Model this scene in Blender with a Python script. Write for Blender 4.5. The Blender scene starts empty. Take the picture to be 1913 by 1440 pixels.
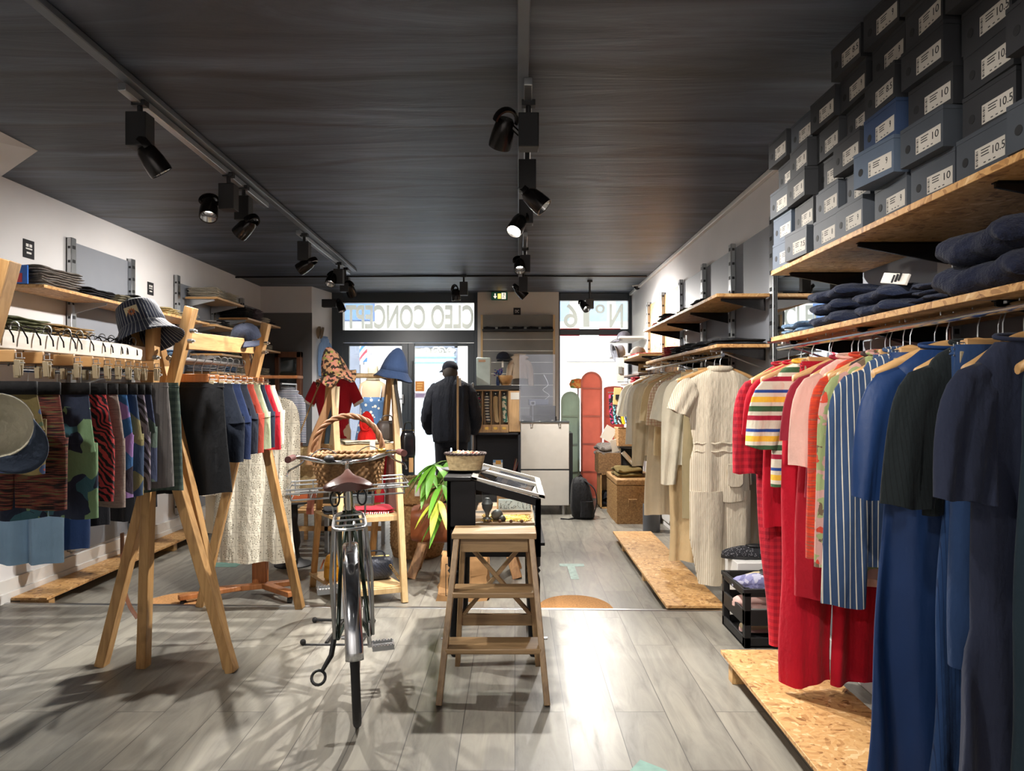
import bpy, bmesh, math, random
from mathutils import Vector, Matrix, Euler
R = math.radians
C = bpy.context.scene.collection
SC = bpy.context.scene
F = 1350.0; VX = 962.0; VY = 737.0; H = 1.3
# ---------------- camera, world, sun, exposure ----------------
cam_d = bpy.data.cameras.new('camera'); cam = bpy.data.objects.new('camera', cam_d); C.objects.link(cam)
cam.location = (0, 0, H); cam.rotation_euler = (R(90), 0, 0)
cam_d.sensor_width = 36; cam_d.lens = 36 * F / 1913.0
cam_d.shift_x = -(VX - 956.5) / 1913.0; cam_d.shift_y = (VY - 720) / 1913.0
cam_d.clip_start = 0.05; cam_d.clip_end = 200
SC.camera = cam
SC.view_settings.view_transform = 'Standard'; SC.view_settings.look = 'None'
SC.view_settings.gamma = 1; SC.view_settings.use_curve_mapping = False
SC.view_settings.exposure = EXPOSURE = 0.2
w = bpy.data.worlds.new('world'); SC.world = w; w.use_nodes = True
bg = w.node_tree.nodes['Background']; bg.inputs[0].default_value = (0.80, 0.89, 1.0, 1); bg.inputs[1].default_value = 5.0
sd = bpy.data.lights.new('sun', 'SUN'); sd.energy = 3.0; sd.angle = R(0.6); sd.color = (1, .96, .9)
sun = bpy.data.objects.new('sun', sd); C.objects.link(sun); sun.location = (0, 0, 12)
sun.rotation_euler = Vector((0.35, 1.0, -1.15)).to_track_quat('-Z', 'Y').to_euler()
SPOT_GAIN = 1.5
try:
    SC.cycles.max_bounces = 8; SC.cycles.diffuse_bounces = 4; SC.cycles.glossy_bounces = 3
    SC.cycles.transmission_bounces = 4; SC.cycles.transparent_max_bounces = 12
    SC.cycles.caustics_reflective = False; SC.cycles.caustics_refractive = False
    SC.cycles.sample_clamp_indirect = 3.0
except Exception: pass

def P(px, py, Y):
    return Vector(((px - VX) * Y / F, Y, H - (py - VY) * Y / F))
def XP(px, Y): return (px - VX) * Y / F
def ZP(py, Y): return H - (py - VY) * Y / F

# ---------------- mesh builder ----------------
class MB:
    def __init__(s): s.v = []; s.f = []; s.m = []
    def add(s, vs, fs, m=0):
        o = len(s.v); s.v += [tuple(v) for v in vs]; s.f += [tuple(i + o for i in f) for f in fs]; s.m += [m] * len(fs); return s
    def bx(s, x0, x1, y0, y1, z0, z1, m=0):
        vs = [(x, y, z) for x in (x0, x1) for y in (y0, y1) for z in (z0, z1)]
        return s.add(vs, [(0, 1, 3, 2), (4, 6, 7, 5), (0, 4, 5, 1), (2, 3, 7, 6), (0, 2, 6, 4), (1, 5, 7, 3)], m)
    def box(s, c, sz, rot=(0, 0, 0), m=0):
        M = Euler(rot).to_matrix(); c = Vector(c)
        vs = [c + M @ Vector((x * sz[0] / 2, y * sz[1] / 2, z * sz[2] / 2)) for x in (-1, 1) for y in (-1, 1) for z in (-1, 1)]
        return s.add(vs, [(0, 1, 3, 2), (4, 6, 7, 5), (0, 4, 5, 1), (2, 3, 7, 6), (0, 2, 6, 4), (1, 5, 7, 3)], m)
    def bar(s, p, q, w, h, m=0, up=(0, 0, 1)):
        p = Vector(p); q = Vector(q); d = (q - p).normalized(); up = Vector(up)
        if abs(d.dot(up)) > .98: up = Vector((0, 1, 0))
        a = d.cross(up).normalized(); b = a.cross(d).normalized()
        vs = [e + a * (i * w / 2) + b * (j * h / 2) for e in (p, q) for i in (-1, 1) for j in (-1, 1)]
        return s.add(vs, [(0, 1, 3, 2), (4, 6, 7, 5), (0, 4, 5, 1), (2, 3, 7, 6), (0, 2, 6, 4), (1, 5, 7, 3)], m)
    def loft(s, rings, m=0, caps=(1, 1), closed=True, loop=False):
        n = len(rings[0]); o = len(s.v)
        for r in rings: s.v += [tuple(p) for p in r]
        k = len(rings); e = n if closed else n - 1
        for i in range(k if loop else k - 1):
            i2 = (i + 1) % k
            for j in range(e):
                a = o + i * n + j; b = o + i * n + (j + 1) % n; c = o + i2 * n + (j + 1) % n; d = o + i2 * n + j
                s.f.append((a, b, c, d)); s.m.append(m)
        if not loop and closed:
            if caps[0]: s.f.append(tuple(o + j for j in range(n - 1, -1, -1))); s.m.append(m)
            if caps[1]: s.f.append(tuple(o + (k - 1) * n + j for j in range(n))); s.m.append(m)
        return s
    def tube(s, pts, r, n=8, m=0, caps=(1, 1), loop=False, sq=1.0):
        pts = [Vector(p) for p in pts]; k = len(pts); rings = []
        rs = r if isinstance(r, (list, tuple)) else [r] * k
        prev = None
        for i, p in enumerate(pts):
            if loop: d = pts[(i + 1) % k] - pts[i - 1]
            elif i == 0: d = pts[1] - p
            elif i == k - 1: d = p - pts[-2]
            else: d = pts[i + 1] - pts[i - 1]
            d.normalize()
            if prev is None:
                u = Vector((0, 0, 1)) if abs(d.z) < .9 else Vector((1, 0, 0))
                a = d.cross(u).normalized()
            else:
                a = (prev - d * prev.dot(d)).normalized()
            prev = a; b = d.cross(a)
            rings.append([p + (a * math.cos(2 * math.pi * j / n) + b * math.sin(2 * math.pi * j / n) * sq) * rs[i] for j in range(n)])
        return s.loft(rings, m, caps, loop=loop)
    def cyl(s, p, q, r, n=16, m=0, r2=None):
        return s.tube([p, q], [r, r if r2 is None else r2], n, m)
    def lathe(s, prof, n=32, c=(0, 0, 0), m=0, caps=(0, 0), M=None):
        c = Vector(c); rings = []
        for (r, z) in prof:
            ring = []
            for j in range(n):
                v = Vector((r * math.cos(2 * math.pi * j / n), r * math.sin(2 * math.pi * j / n), z))
                if M is not None: v = M @ v
                ring.append(c + v)
            rings.append(ring)
        return s.loft(rings, m, caps)
    def sphere(s, c, r, n=12, k=8, sc=(1, 1, 1), m=0, rot=None):
        c = Vector(c); M = Euler(rot).to_matrix() if rot else Matrix.Identity(3); rings = []
        for i in range(k + 1):
            t = -math.pi / 2 + math.pi * i / k
            rr = max(math.cos(t), 1e-3)
            rings.append([c + M @ Vector((rr * r * math.cos(2 * math.pi * j / n) * sc[0], rr * r * math.sin(2 * math.pi * j / n) * sc[1], math.sin(t) * r * sc[2])) for j in range(n)])
        return s.loft(rings, m, (0, 0))
    def xf(s, M):
        s.v = [tuple(M @ Vector(v)) for v in s.v]; return s
    def build(s, name, mats, parent=None, world=True, smooth=40, bevel=0, solid=0, subsurf=0, loc=None, rot=None, seg=2):
        me = bpy.data.meshes.new(name)
        vs = s.v
        if parent is not None and world:
            L = parent_loc(parent); vs = [(v[0] - L[0], v[1] - L[1], v[2] - L[2]) for v in vs]
        me.from_pydata(vs, [], s.f)
        if not isinstance(mats, (list, tuple)): mats = [mats]
        for mt in mats: me.materials.append(mt)
        if len(mats) > 1: me.polygons.foreach_set('material_index', s.m)
        me.validate(); me.update()
        bm = bmesh.new(); bm.from_mesh(me); bmesh.ops.recalc_face_normals(bm, faces=bm.faces); bm.to_mesh(me); bm.free()
        if smooth:
            me.shade_smooth(); me.set_sharp_from_angle(angle=R(smooth))
        o = bpy.data.objects.new(name, me); C.objects.link(o)
        if parent is not None: o.parent = parent
        if loc is not None: o.location = loc
        if rot is not None: o.rotation_euler = rot
        if solid:
            md = o.modifiers.new('solid', 'SOLIDIFY'); md.thickness = solid; md.offset = 0
        if bevel:
            md = o.modifiers.new('bevel', 'BEVEL'); md.width = bevel; md.segments = seg; md.limit_method = 'ANGLE'; md.angle_limit = R(50)
        if subsurf:
            md = o.modifiers.new('sub', 'SUBSURF'); md.levels = subsurf; md.render_levels = subsurf
        return o
def parent_loc(p):
    L = Vector(p.location)
    q = p.parent
    while q is not None: L = L + Vector(q.location); q = q.parent
    return L
def tag(o, label, cat, group=None):
    o['label'] = label; o['category'] = cat
    if group: o['group'] = group
    return o
def thing(name, label, cat, loc=(0, 0, 0), rotz=0, group=None, rot=None):
    o = bpy.data.objects.new(name, None); C.objects.link(o); o.location = loc
    o.rotation_euler = rot if rot else (0, 0, rotz); o.empty_display_size = .1
    return tag(o, label, cat, group)
def struct(o): o['kind'] = 'structure'; return o
def dup(root, loc, rot=None, label=None, group=None):
    r = root.copy(); C.objects.link(r); r.location = loc
    if rot is not None: r.rotation_euler = rot
    if label: r['label'] = label
    if group: r['group'] = group
    for ch in list(root.children):
        c = ch.copy(); C.objects.link(c); c.parent = r
        for g in ch.children:
            d = g.copy(); C.objects.link(d); d.parent = c
    return r

# ---------------- materials ----------------
class NT:
    def __init__(s, name):
        s.mat = bpy.data.materials.new(name); s.mat.use_nodes = True; s.t = s.mat.node_tree; s.b = s.t.nodes['Principled BSDF']
    def n(s, typ, **kw):
        nd = s.t.nodes.new(typ)
        for k, v in kw.items():
            if k.startswith('i_'):
                key = k[2:]; key = int(key) if key.isdigit() else key
                nd.inputs[key].default_value = v
            else: setattr(nd, k, v)
        return nd
    def l(s, a, b): s.t.links.new(a, b)
    def coord(s, scale=(1, 1, 1), rot=(0, 0, 0), loc=(0, 0, 0)):
        tc = s.n('ShaderNodeTexCoord'); mp = s.n('ShaderNodeMapping')
        mp.inputs['Scale'].default_value = scale; mp.inputs['Rotation'].default_value = rot; mp.inputs['Location'].default_value = loc
        s.l(tc.outputs['Object'], mp.inputs['Vector']); return mp.outputs[0]
    def ramp(s, fac, stops, const=False):
        r = s.n('ShaderNodeValToRGB'); cr = r.color_ramp
        if const: cr.interpolation = 'CONSTANT'
        while len(cr.elements) < len(stops): cr.elements.new(.5)
        for e, (p, c) in zip(cr.elements, stops): e.position = p; e.color = tuple(c) + (1,)
        s.l(fac, r.inputs[0]); return r.outputs[0]
    def mix(s, a, b, fac=.5, typ='MIX'):
        m = s.n('ShaderNodeMix', data_type='RGBA', blend_type=typ)
        for sock, v in ((m.inputs[0], fac), (m.inputs[6], a), (m.inputs[7], b)):
            if hasattr(v, 'links') or hasattr(v, 'is_linked'): s.l(v, sock)
            else: sock.default_value = v if not isinstance(v, tuple) or len(v) == 4 else tuple(v) + (1,)
        return m.outputs[2]
    def math(s, op, a, b=0.0):
        m = s.n('ShaderNodeMath', operation=op)
        for sock, v in ((m.inputs[0], a), (m.inputs[1], b)):
            if hasattr(v, 'is_linked'): s.l(v, sock)
            else: sock.default_value = v
        return m.outputs[0]
    def noise(s, vec, scale=5, detail=4, rough=.5, dist=0):
        nd = s.n('ShaderNodeTexNoise'); nd.inputs['Scale'].default_value = scale; nd.inputs['Detail'].default_value = detail
        nd.inputs['Roughness'].default_value = rough; nd.inputs['Distortion'].default_value = dist
        s.l(vec, nd.inputs['Vector']); return nd.outputs[0]
    def bump(s, h, strength=.3, dist=.01):
        b = s.n('ShaderNodeBump'); b.inputs['Strength'].default_value = strength; b.inputs['Distance'].default_value = dist
        s.l(h, b.inputs['Height']); s.l(b.outputs[0], s.b.inputs['Normal'])
    def base(s, c):
        if hasattr(c, 'is_linked'): s.l(c, s.b.inputs['Base Color'])
        else: s.b.inputs['Base Color'].default_value = tuple(c) + (1,)
    def sep(s, vec):
        x = s.n('ShaderNodeSeparateXYZ'); s.l(vec, x.inputs[0]); return x.outputs
def lin(c):
    return tuple(((x / 255) / 12.92 if x / 255 <= .04045 else ((x / 255 + .055) / 1.055) ** 2.4) for x in c)
_cache = {}
def plain(name, c, rough=.6, metal=0, spec=.5, srgb=True, noise=.08, nscale=12, bump=0, bscale=60, coat=0):
    key = ('p', name)
    if key in _cache: return _cache[key]
    t = NT(name); col = lin(c) if srgb else c
    t.b.inputs['Roughness'].default_value = rough; t.b.inputs['Metallic'].default_value = metal
    t.b.inputs['Specular IOR Level'].default_value = spec; t.b.inputs['Coat Weight'].default_value = coat
    if noise:
        v = t.coord(); nz = t.noise(v, nscale, 3)
        t.base(t.ramp(nz, [(.3, tuple(x * (1 - noise) for x in col)), (.7, tuple(min(1, x * (1 + noise)) for x in col))]))
    else: t.base(col)
    if bump:
        v = t.coord(); t.bump(t.noise(v, bscale, 3), bump, .004)
    _cache[key] = t.mat; return t.mat
def wood(name, c1, c2, rough=.45, axis=2, scale=1.0):
    key = ('w', name)
    if key in _cache: return _cache[key]
    t = NT(name); sc = [14 * scale] * 3; sc[axis] = 1.2 * scale
    v = t.coord(tuple(sc)); nz = t.noise(v, 2.2, 6, .6, 1.2)
    col = t.ramp(nz, [(.3, lin(c1)), (.62, lin(c2))])
    v2 = t.coord((2, 2, 2)); k = t.noise(v2, 3, 2)
    t.base(t.mix(col, lin(tuple(x * .75 for x in c1)), t.ramp(k, [(.62, (0, 0, 0)), (.75, (.6, .6, .6))])))
    t.b.inputs['Roughness'].default_value = rough; t.bump(nz, .12, .002)
    _cache[key] = t.mat; return t.mat
def emit(name, c, s):
    t = NT(name); t.b.inputs['Emission Color'].default_value = tuple(c) + (1,); t.b.inputs['Emission Strength'].default_value = s
    t.base((.02, .02, .02)); v = t.coord(); nz = t.noise(v, 8, 1); t.l(t.ramp(nz, [(0, tuple(x * .97 for x in c)), (1, c)]), t.b.inputs['Emission Color']); return t.mat
def glass(name, tint=(1, 1, 1), gl=.12, rough=.0):
    t = NT(name); nt = t.t
    tr = t.n('ShaderNodeBsdfTransparent'); g = t.n('ShaderNodeBsdfGlossy'); g.inputs['Roughness'].default_value = rough
    tr.inputs[0].default_value = tuple(tint) + (1,)
    lw = t.n('ShaderNodeLayerWeight'); lw.inputs[0].default_value = .25
    fac = t.math('ADD', t.math('MULTIPLY', lw.outputs['Fresnel'], .6), gl * .3)
    m = t.n('ShaderNodeMixShader'); t.l(fac, m.inputs[0]); t.l(tr.outputs[0], m.inputs[1]); t.l(g.outputs[0], m.inputs[2])
    out = [x for x in nt.nodes if x.type == 'OUTPUT_MATERIAL'][0]; t.l(m.outputs[0], out.inputs[0]); return t.mat
def osb(name):
    t = NT(name); v = t.coord((1, 1, 1)); nz = t.n('ShaderNodeTexNoise'); nz.inputs['Scale'].default_value = 9; t.l(v, nz.inputs['Vector'])
    vm = t.n('ShaderNodeVectorMath', operation='MULTIPLY_ADD'); t.l(nz.outputs[1], vm.inputs[0]); vm.inputs[1].default_value = (.12, .12, .12); t.l(v, vm.inputs[2])
    cols = []
    for k, (sc, rt) in enumerate((((20, 70, 70), (0, 0, .5)), ((66, 19, 66), (0, 0, .25)))):
        mp = t.n('ShaderNodeMapping'); mp.inputs['Scale'].default_value = sc; mp.inputs['Rotation'].default_value = rt; t.l(vm.outputs[0], mp.inputs[0])
        vo = t.n('ShaderNodeTexVoronoi'); vo.inputs['Scale'].default_value = 1.0; t.l(mp.outputs[0], vo.inputs['Vector']); cols.append(t.sep(vo.outputs['Color'])[0])
    f = t.math('ADD', t.math('MULTIPLY', cols[0], .55), t.math('MULTIPLY', cols[1], .45))
    col = t.ramp(f, [(.08, lin((138, 94, 50))), (.3, lin((188, 140, 86))), (.5, lin((208, 164, 108))), (.7, lin((198, 150, 92))), (.95, lin((232, 198, 148)))])
    t.base(col); t.b.inputs['Roughness'].default_value = .5; t.bump(f, .25, .003); return t.mat
def fabric(name, c, pat=None, rough=.85, sheen=.3, bump=.25, c2=None, c3=None, c4=None, scale=1.0, rot=0):
    key = ('f', name)
    if key in _cache: return _cache[key]
    t = NT(name); t.b.inputs['Roughness'].default_value = rough; t.b.inputs['Sheen Weight'].default_value = sheen * .25
    t.b.inputs['Specular IOR Level'].default_value = .25
    col = lin(c); k2 = lin(c2) if c2 else col; k3 = lin(c3) if c3 else k2; k4 = lin(c4) if c4 else k3
    v = t.coord((1, 1, 1), (0, rot, 0)); x, y, z = t.sep(v)
    def stripes(u, period, duty):
        fr = t.math('FRACT', t.math('MULTIPLY', u, 1 / period)); return t.math('LESS_THAN', fr, duty)
    if pat == 'vstripe': o = t.mix(col, k2, stripes(x, .018 * scale, .17))
    elif pat == 'hstripe': o = t.mix(col, k2, stripes(z, .022 * scale, .4))
    elif pat == 'check':
        a = stripes(x, .03 * scale, .5); b = stripes(z, .03 * scale, .5)
        o = t.mix(col, k2, t.math('MULTIPLY', t.math('ADD', a, b), .5))
    elif pat == 'grid':
        a = stripes(x, .03 * scale, .15); b = stripes(z, .03 * scale, .15); o = t.mix(col, k2, t.math('MAXIMUM', a, b))
    elif pat == 'multi':
        fr = t.math('FRACT', t.math('MULTIPLY', z, 1 / (.16 * scale)))
        o = t.ramp(fr, [(0, k2), (.12, col), (.22, k3), (.36, col), (.46, k4), (.6, col), (.7, lin((40, 70, 140))), (.78, col)], True)
    elif pat in ('blob', 'flower', 'zebra', 'mosaic', 'leopard'):
        nz = t.n('ShaderNodeTexNoise'); nz.inputs['Scale'].default_value = 9 / scale; t.l(v, nz.inputs['Vector'])
        vm = t.n('ShaderNodeVectorMath', operation='MULTIPLY_ADD'); t.l(nz.outputs[1], vm.inputs[0]); vm.inputs[1].default_value = (.08 * scale,) * 3; t.l(v, vm.inputs[2])
        if pat == 'zebra':
            wv = t.n('ShaderNodeTexWave'); wv.inputs['Scale'].default_value = 22 / scale; wv.inputs['Distortion'].default_value = 7; wv.inputs['Detail Scale'].default_value = .9
            wv.bands_direction = 'DIAGONAL'; t.l(vm.outputs[0], wv.inputs['Vector']); o = t.ramp(wv.outputs[1], [(0, col), (.5, k2)], True)
        else:
            vo = t.n('ShaderNodeTexVoronoi'); vo.inputs['Scale'].default_value = (16 if pat != 'mosaic' else 18) / scale
            if pat == 'mosaic': vo.distance = 'CHEBYCHEV'
            t.l(vm.outputs[0], vo.inputs['Vector']); s0 = t.sep(vo.outputs['Color'])[0]
            if pat == 'mosaic' or pat == 'blob': o = t.ramp(s0, [(0, col), (.38, k2), (.66, k3) if pat == 'blob' else (.80, k3), (.90, k4)], True)
            else:
                fl = t.ramp(vo.outputs['Distance'], [(0, k3), (.16, k2), (.38, col)], True); o = t.mix(fl, k4, t.math('GREATER_THAN', s0, .75))
    elif pat == 'radial': o = t.mix(col, k2, t.math('LESS_THAN', t.math('FRACT', t.math('MULTIPLY', t.math('ARCTAN2', y, x), 7.0 / scale)), .16))
    elif pat == 'dots':
        vo = t.n('ShaderNodeTexVoronoi'); vo.inputs['Scale'].default_value = 28 / scale; t.l(v, vo.inputs['Vector']); o = t.ramp(vo.outputs['Distance'], [(0, k2), (.3, col)], True)
    elif pat == 'crochet':
        # open-work squares: rings and spokes repeated every 9 cm
        u = t.math('SUBTRACT', t.math('FRACT', t.math('MULTIPLY', x, 11)), .5); q = t.math('SUBTRACT', t.math('FRACT', t.math('MULTIPLY', z, 11)), .5)
        rr = t.math('SQRT', t.math('ADD', t.math('MULTIPLY', u, u), t.math('MULTIPLY', q, q)))
        an = t.math('SINE', t.math('MULTIPLY', t.math('ARCTAN2', u, q), 8)); rg = t.math('SINE', t.math('MULTIPLY', rr, 34))
        hole = t.math('MULTIPLY', t.math('GREATER_THAN', t.math('MULTIPLY', an, rg), .25), t.math('LESS_THAN', rr, .36))
        ed = t.math('GREATER_THAN', t.math('MAXIMUM', t.math('ABSOLUTE', u), t.math('ABSOLUTE', q)), .47)
        o = t.mix(col, k2, t.math('MAXIMUM', t.math('MULTIPLY', hole, .8), t.math('MULTIPLY', ed, .3)))
    elif pat == 'streak':
        mp = t.n('ShaderNodeMapping'); mp.inputs['Scale'].default_value = (6, 6, 90); t.l(v, mp.inputs[0]); nn = t.noise(mp.outputs[0], 2, 3)
        o = t.ramp(nn, [(.4, col), (.55, k2), (.62, k3)])
    else: o = None
    nz = t.noise(v, 7, 3)
    dim = t.ramp(nz, [(.3, (.9, .9, .9)), (.7, (1.05, 1.05, 1.05))])
    t.base(t.mix(o if o is not None else col + (1,), dim, 1.0, 'MULTIPLY'))
    if bump:
        b1 = t.math('ADD', t.noise(t.coord((1, 1, .22)), 15, 3), t.math('MULTIPLY', t.noise(t.coord((1, 1, .6)), 55, 3), .35)); t.bump(b1, min(1, bump * 2.2), .02)
    _cache[key] = t.mat; return t.mat
def weave(name, c1, c2, scale=1.0):
    key = ('wv', name)
    if key in _cache: return _cache[key]
    t = NT(name); v = t.coord(); nz = t.noise(v, 60 / scale, 3); n2 = t.noise(t.coord((1, 1, 5)), 25 / scale, 2)
    t.base(t.mix(t.ramp(nz, [(.25, lin(c1)), (.75, lin(c2))]), t.ramp(n2, [(.3, (.75, .75, .75)), (.6, (1, 1, 1))]), 1.0, 'MULTIPLY'))
    t.b.inputs['Roughness'].default_value = .7; t.bump(nz, .3, .003); _cache[key] = t.mat; return t.mat

M_wood = wood('pine_wood', (148, 108, 62), (188, 148, 96))
M_woodx = wood('pine_wood_cross', (176, 130, 78), (212, 172, 116), axis=1)
M_woodl = wood('light_wood', (180, 150, 104), (208, 178, 132))
M_woodlx = wood('light_wood_cross', (196, 166, 118), (222, 196, 150), axis=0)
M_beech = wood('beech_wood', (186, 140, 88), (206, 164, 110), axis=0)
M_redwood = wood('reddish_wood', (150, 92, 50), (180, 118, 70))
M_dwood = wood('brown_wood', (92, 54, 34), (120, 74, 46))
M_stool = wood('stool_wood', (118, 92, 62), (150, 122, 86), axis=0)
M_stoolz = wood('stool_wood_leg', (118, 92, 62), (148, 120, 84), axis=2)
M_osb = osb('osb_board')
M_chrome = plain('chrome', (210, 212, 215), .14, 1, noise=.04)
M_steel = plain('brushed_steel', (176, 178, 180), .32, 1, noise=.06)
M_black = plain('black_metal', (22, 22, 24), .4, .2, noise=.05)
M_blackp = plain('black_plastic', (20, 20, 22), .5, 0, noise=.05)
M_rubber = plain('rubber', (24, 24, 25), .75, 0, bump=.3)
M_white = plain('white_paint', (226, 224, 220), .6, 0, noise=.03)
M_paper = plain('paper', (236, 232, 222), .8, 0, noise=.03)
M_brass = plain('brass', (200, 160, 80), .3, 1)
M_leather = plain('brown_leather', (150, 84, 48), .42, 0, noise=.2, bump=.15, bscale=120)
M_ink = plain('ink', (30, 30, 34), .8, 0, noise=.02)
M_clip = plain('clip_pad', (160, 146, 118), .6, 0, noise=.05)

def text_mesh(s, width, height, depth=.002, offset=0.0, bold=0):
    cu = bpy.data.curves.new('txt', 'FONT'); cu.body = s; cu.size = 1; cu.extrude = 0; cu.offset = offset; cu.align_x = 'CENTER'
    o = bpy.data.objects.new('txt', cu); C.objects.link(o)
    dg = bpy.context.evaluated_depsgraph_get(); me = bpy.data.meshes.new_from_object(o.evaluated_get(dg))
    vs = [tuple(v.co) for v in me.vertices]; fs = [tuple(p.vertices) for p in me.polygons]
    bpy.data.objects.remove(o); bpy.data.curves.remove(cu); bpy.data.meshes.remove(me)
    x0 = min(v[0] for v in vs); x1 = max(v[0] for v in vs); y0 = min(v[1] for v in vs); y1 = max(v[1] for v in vs)
    cx = (x0 + x1) / 2; cy = (y0 + y1) / 2; sx = width / (x1 - x0) if width else height / (y1 - y0); sy = height / (y1 - y0)
    if depth == 0: return [((x - cx) * sx, (y - cy) * sy, 0) for x, y, z in vs], fs
    n = len(vs); V = [((x - cx) * sx, (y - cy) * sy, 0) for x, y, z in vs] + [((x - cx) * sx, (y - cy) * sy, depth) for x, y, z in vs]
    Fc = [tuple(reversed(f)) for f in fs] + [tuple(i + n for i in f) for f in fs]
    cnt = {}
    for f in fs:
        for i in range(len(f)):
            e = (f[i], f[(i + 1) % len(f)]); cnt[e] = 1
    for (a, b) in cnt:
        if (b, a) not in cnt: Fc.append((a, b, b + n, a + n))
    return V, Fc
def put_text(mb, s, M, width, height, depth=.002, offset=0, m=0):
    V, Fc = text_mesh(s, width, height, depth, offset)
    mb.add([M @ Vector(v) for v in V], Fc, m)
# ---------------- structure ----------------
ZC = 2.66; XL = -3.2; XR = 1.56; YF = 9.7; ZL = -0.06
def floor_mat(name, off):
    t = NT(name); v = t.coord((1, 1, 1), (0, 0, R(90)), (off, 0, 0))
    br = t.n('ShaderNodeTexBrick'); br.offset = .37; br.offset_frequency = 2
    br.inputs['Scale'].default_value = 1; br.inputs['Brick Width'].default_value = 1.25; br.inputs['Row Height'].default_value = .205
    br.inputs['Mortar Size'].default_value = .0016; br.inputs['Mortar Smooth'].default_value = .1; br.inputs['Bias'].default_value = 0
    br.inputs['Color1'].default_value = (0, 0, 0, 1); br.inputs['Color2'].default_value = (1, 1, 1, 1); br.inputs['Mortar'].default_value = (.5, .5, .5, 1)
    t.l(v, br.inputs['Vector'])
    # shift the grain per plank
    vm = t.n('ShaderNodeVectorMath', operation='MULTIPLY_ADD'); t.l(br.outputs['Color'], vm.inputs[0]); vm.inputs[1].default_value = (7, 3, 5); t.l(v, vm.inputs[2])
    mp = t.n('ShaderNodeMapping'); mp.inputs['Scale'].default_value = (1.0, 6, 1); t.l(vm.outputs[0], mp.inputs[0])
    g = t.noise(mp.outputs[0], 2.2, 8, .62, .9)
    mp2 = t.n('ShaderNodeMapping'); mp2.inputs['Scale'].default_value = (.8, 2.2, 1); t.l(vm.outputs[0], mp2.inputs[0])
    g2 = t.noise(mp2.outputs[0], 1.6, 3, .5, .6)
    col = t.ramp(g, [(.28, lin((106, 103, 97))), (.45, lin((132, 129, 121))), (.6, lin((146, 143, 134))), (.8, lin((158, 154, 144)))])
    col = t.mix(col, t.ramp(g2, [(.3, (.85, .86, .88)), (.65, (1.02, 1.01, .99))]), 1.0, 'MULTIPLY')
    pk = t.ramp(br.outputs['Color'], [(0, (.88, .88, .88)), (1, (1.06, 1.05, 1.03))])
    col = t.mix(col, pk, 1.0, 'MULTIPLY')
    mp3 = t.n('ShaderNodeMapping'); mp3.inputs['Scale'].default_value = (1.5, 9, 1); t.l(vm.outputs[0], mp3.inputs[0])
    kn = t.noise(mp3.outputs[0], 1.3, 5, .7, 1.5)
    col = t.mix(col, lin((84, 80, 76)), t.ramp(kn, [(.66, (0, 0, 0)), (.74, (.75, .75, .75))]))
    col = t.mix(col, lin((70, 68, 66)), br.outputs['Fac'])
    t.base(col); t.l(t.ramp(g, [(.3, (.38,) * 3), (.7, (.29,) * 3)]), t.b.inputs['Roughness'])
    t.bump(t.math('SUBTRACT', g, t.math('MULTIPLY', br.outputs['Fac'], 2.0)), .06, .004); return t.mat
M_floor = floor_mat('grey_wood_planks', .0)
YS0, YS1 = 4.50, 4.33   # the metal strip runs from the left wall to the right wall
m = MB(); vs = [(-3.4, -3, 0), (1.7, -3, 0), (1.7, 4.32, 0), (-3.4, 4.505, 0), (-3.4, -3, -.3), (1.7, -3, -.3), (1.7, 4.32, -.3), (-3.4, 4.505, -.3)]
m.add(vs, [(0, 1, 2, 3), (7, 6, 5, 4), (0, 4, 5, 1), (1, 5, 6, 2), (2, 6, 7, 3), (3, 7, 4, 0)])
struct(m.build('floor', M_floor, smooth=0))
m = MB(); m.bx(-3.4, 1.7, 4.2, YF + .15, -.3, ZL); struct(m.build('floor', M_floor, smooth=0))
# metal nosing strip
m = MB(); m.bar((-3.2, 4.50, -.028), (1.56, 4.335, -.028), .035, .062); struct(m.build('trim_1', M_steel, bevel=.003))
# ceiling
t = NT('dark_brushed_ceiling'); v = t.coord((.35, 2.6, 1)); a = t.noise(v, 1.6, 7, .6, .8); b = t.noise(t.coord((.6, 1.0, 1)), 1.1, 3, .5)
c = t.ramp(a, [(.3, lin((34, 38, 47))), (.5, lin((60, 67, 80))), (.72, lin((98, 107, 124)))])
c = t.mix(c, t.ramp(b, [(.3, (.7, .7, .7)), (.7, (1.1, 1.1, 1.1))]), 1.0, 'MULTIPLY')
wv = t.n('ShaderNodeTexWave'); wv.bands_direction = 'Y'; wv.inputs['Scale'].default_value = .32; wv.inputs['Distortion'].default_value = 6; wv.inputs['Detail'].default_value = 3; wv.inputs['Detail Scale'].default_value = 1.5
t.l(t.coord((.5, 1.6, 1)), wv.inputs['Vector']); c = t.mix(c, lin((26, 27, 30)), t.ramp(wv.outputs[1], [(0, (.8, .8, .8)), (.035, (0, 0, 0))]))
t.base(c); t.b.inputs['Roughness'].default_value = .5; t.bump(a, .5, .02); M_ceil = t.mat
m = MB(); m.bx(-3.4, 1.75, -3, YF + .3, ZC, ZC + .12); struct(m.build('ceiling', M_ceil, smooth=0))
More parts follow.
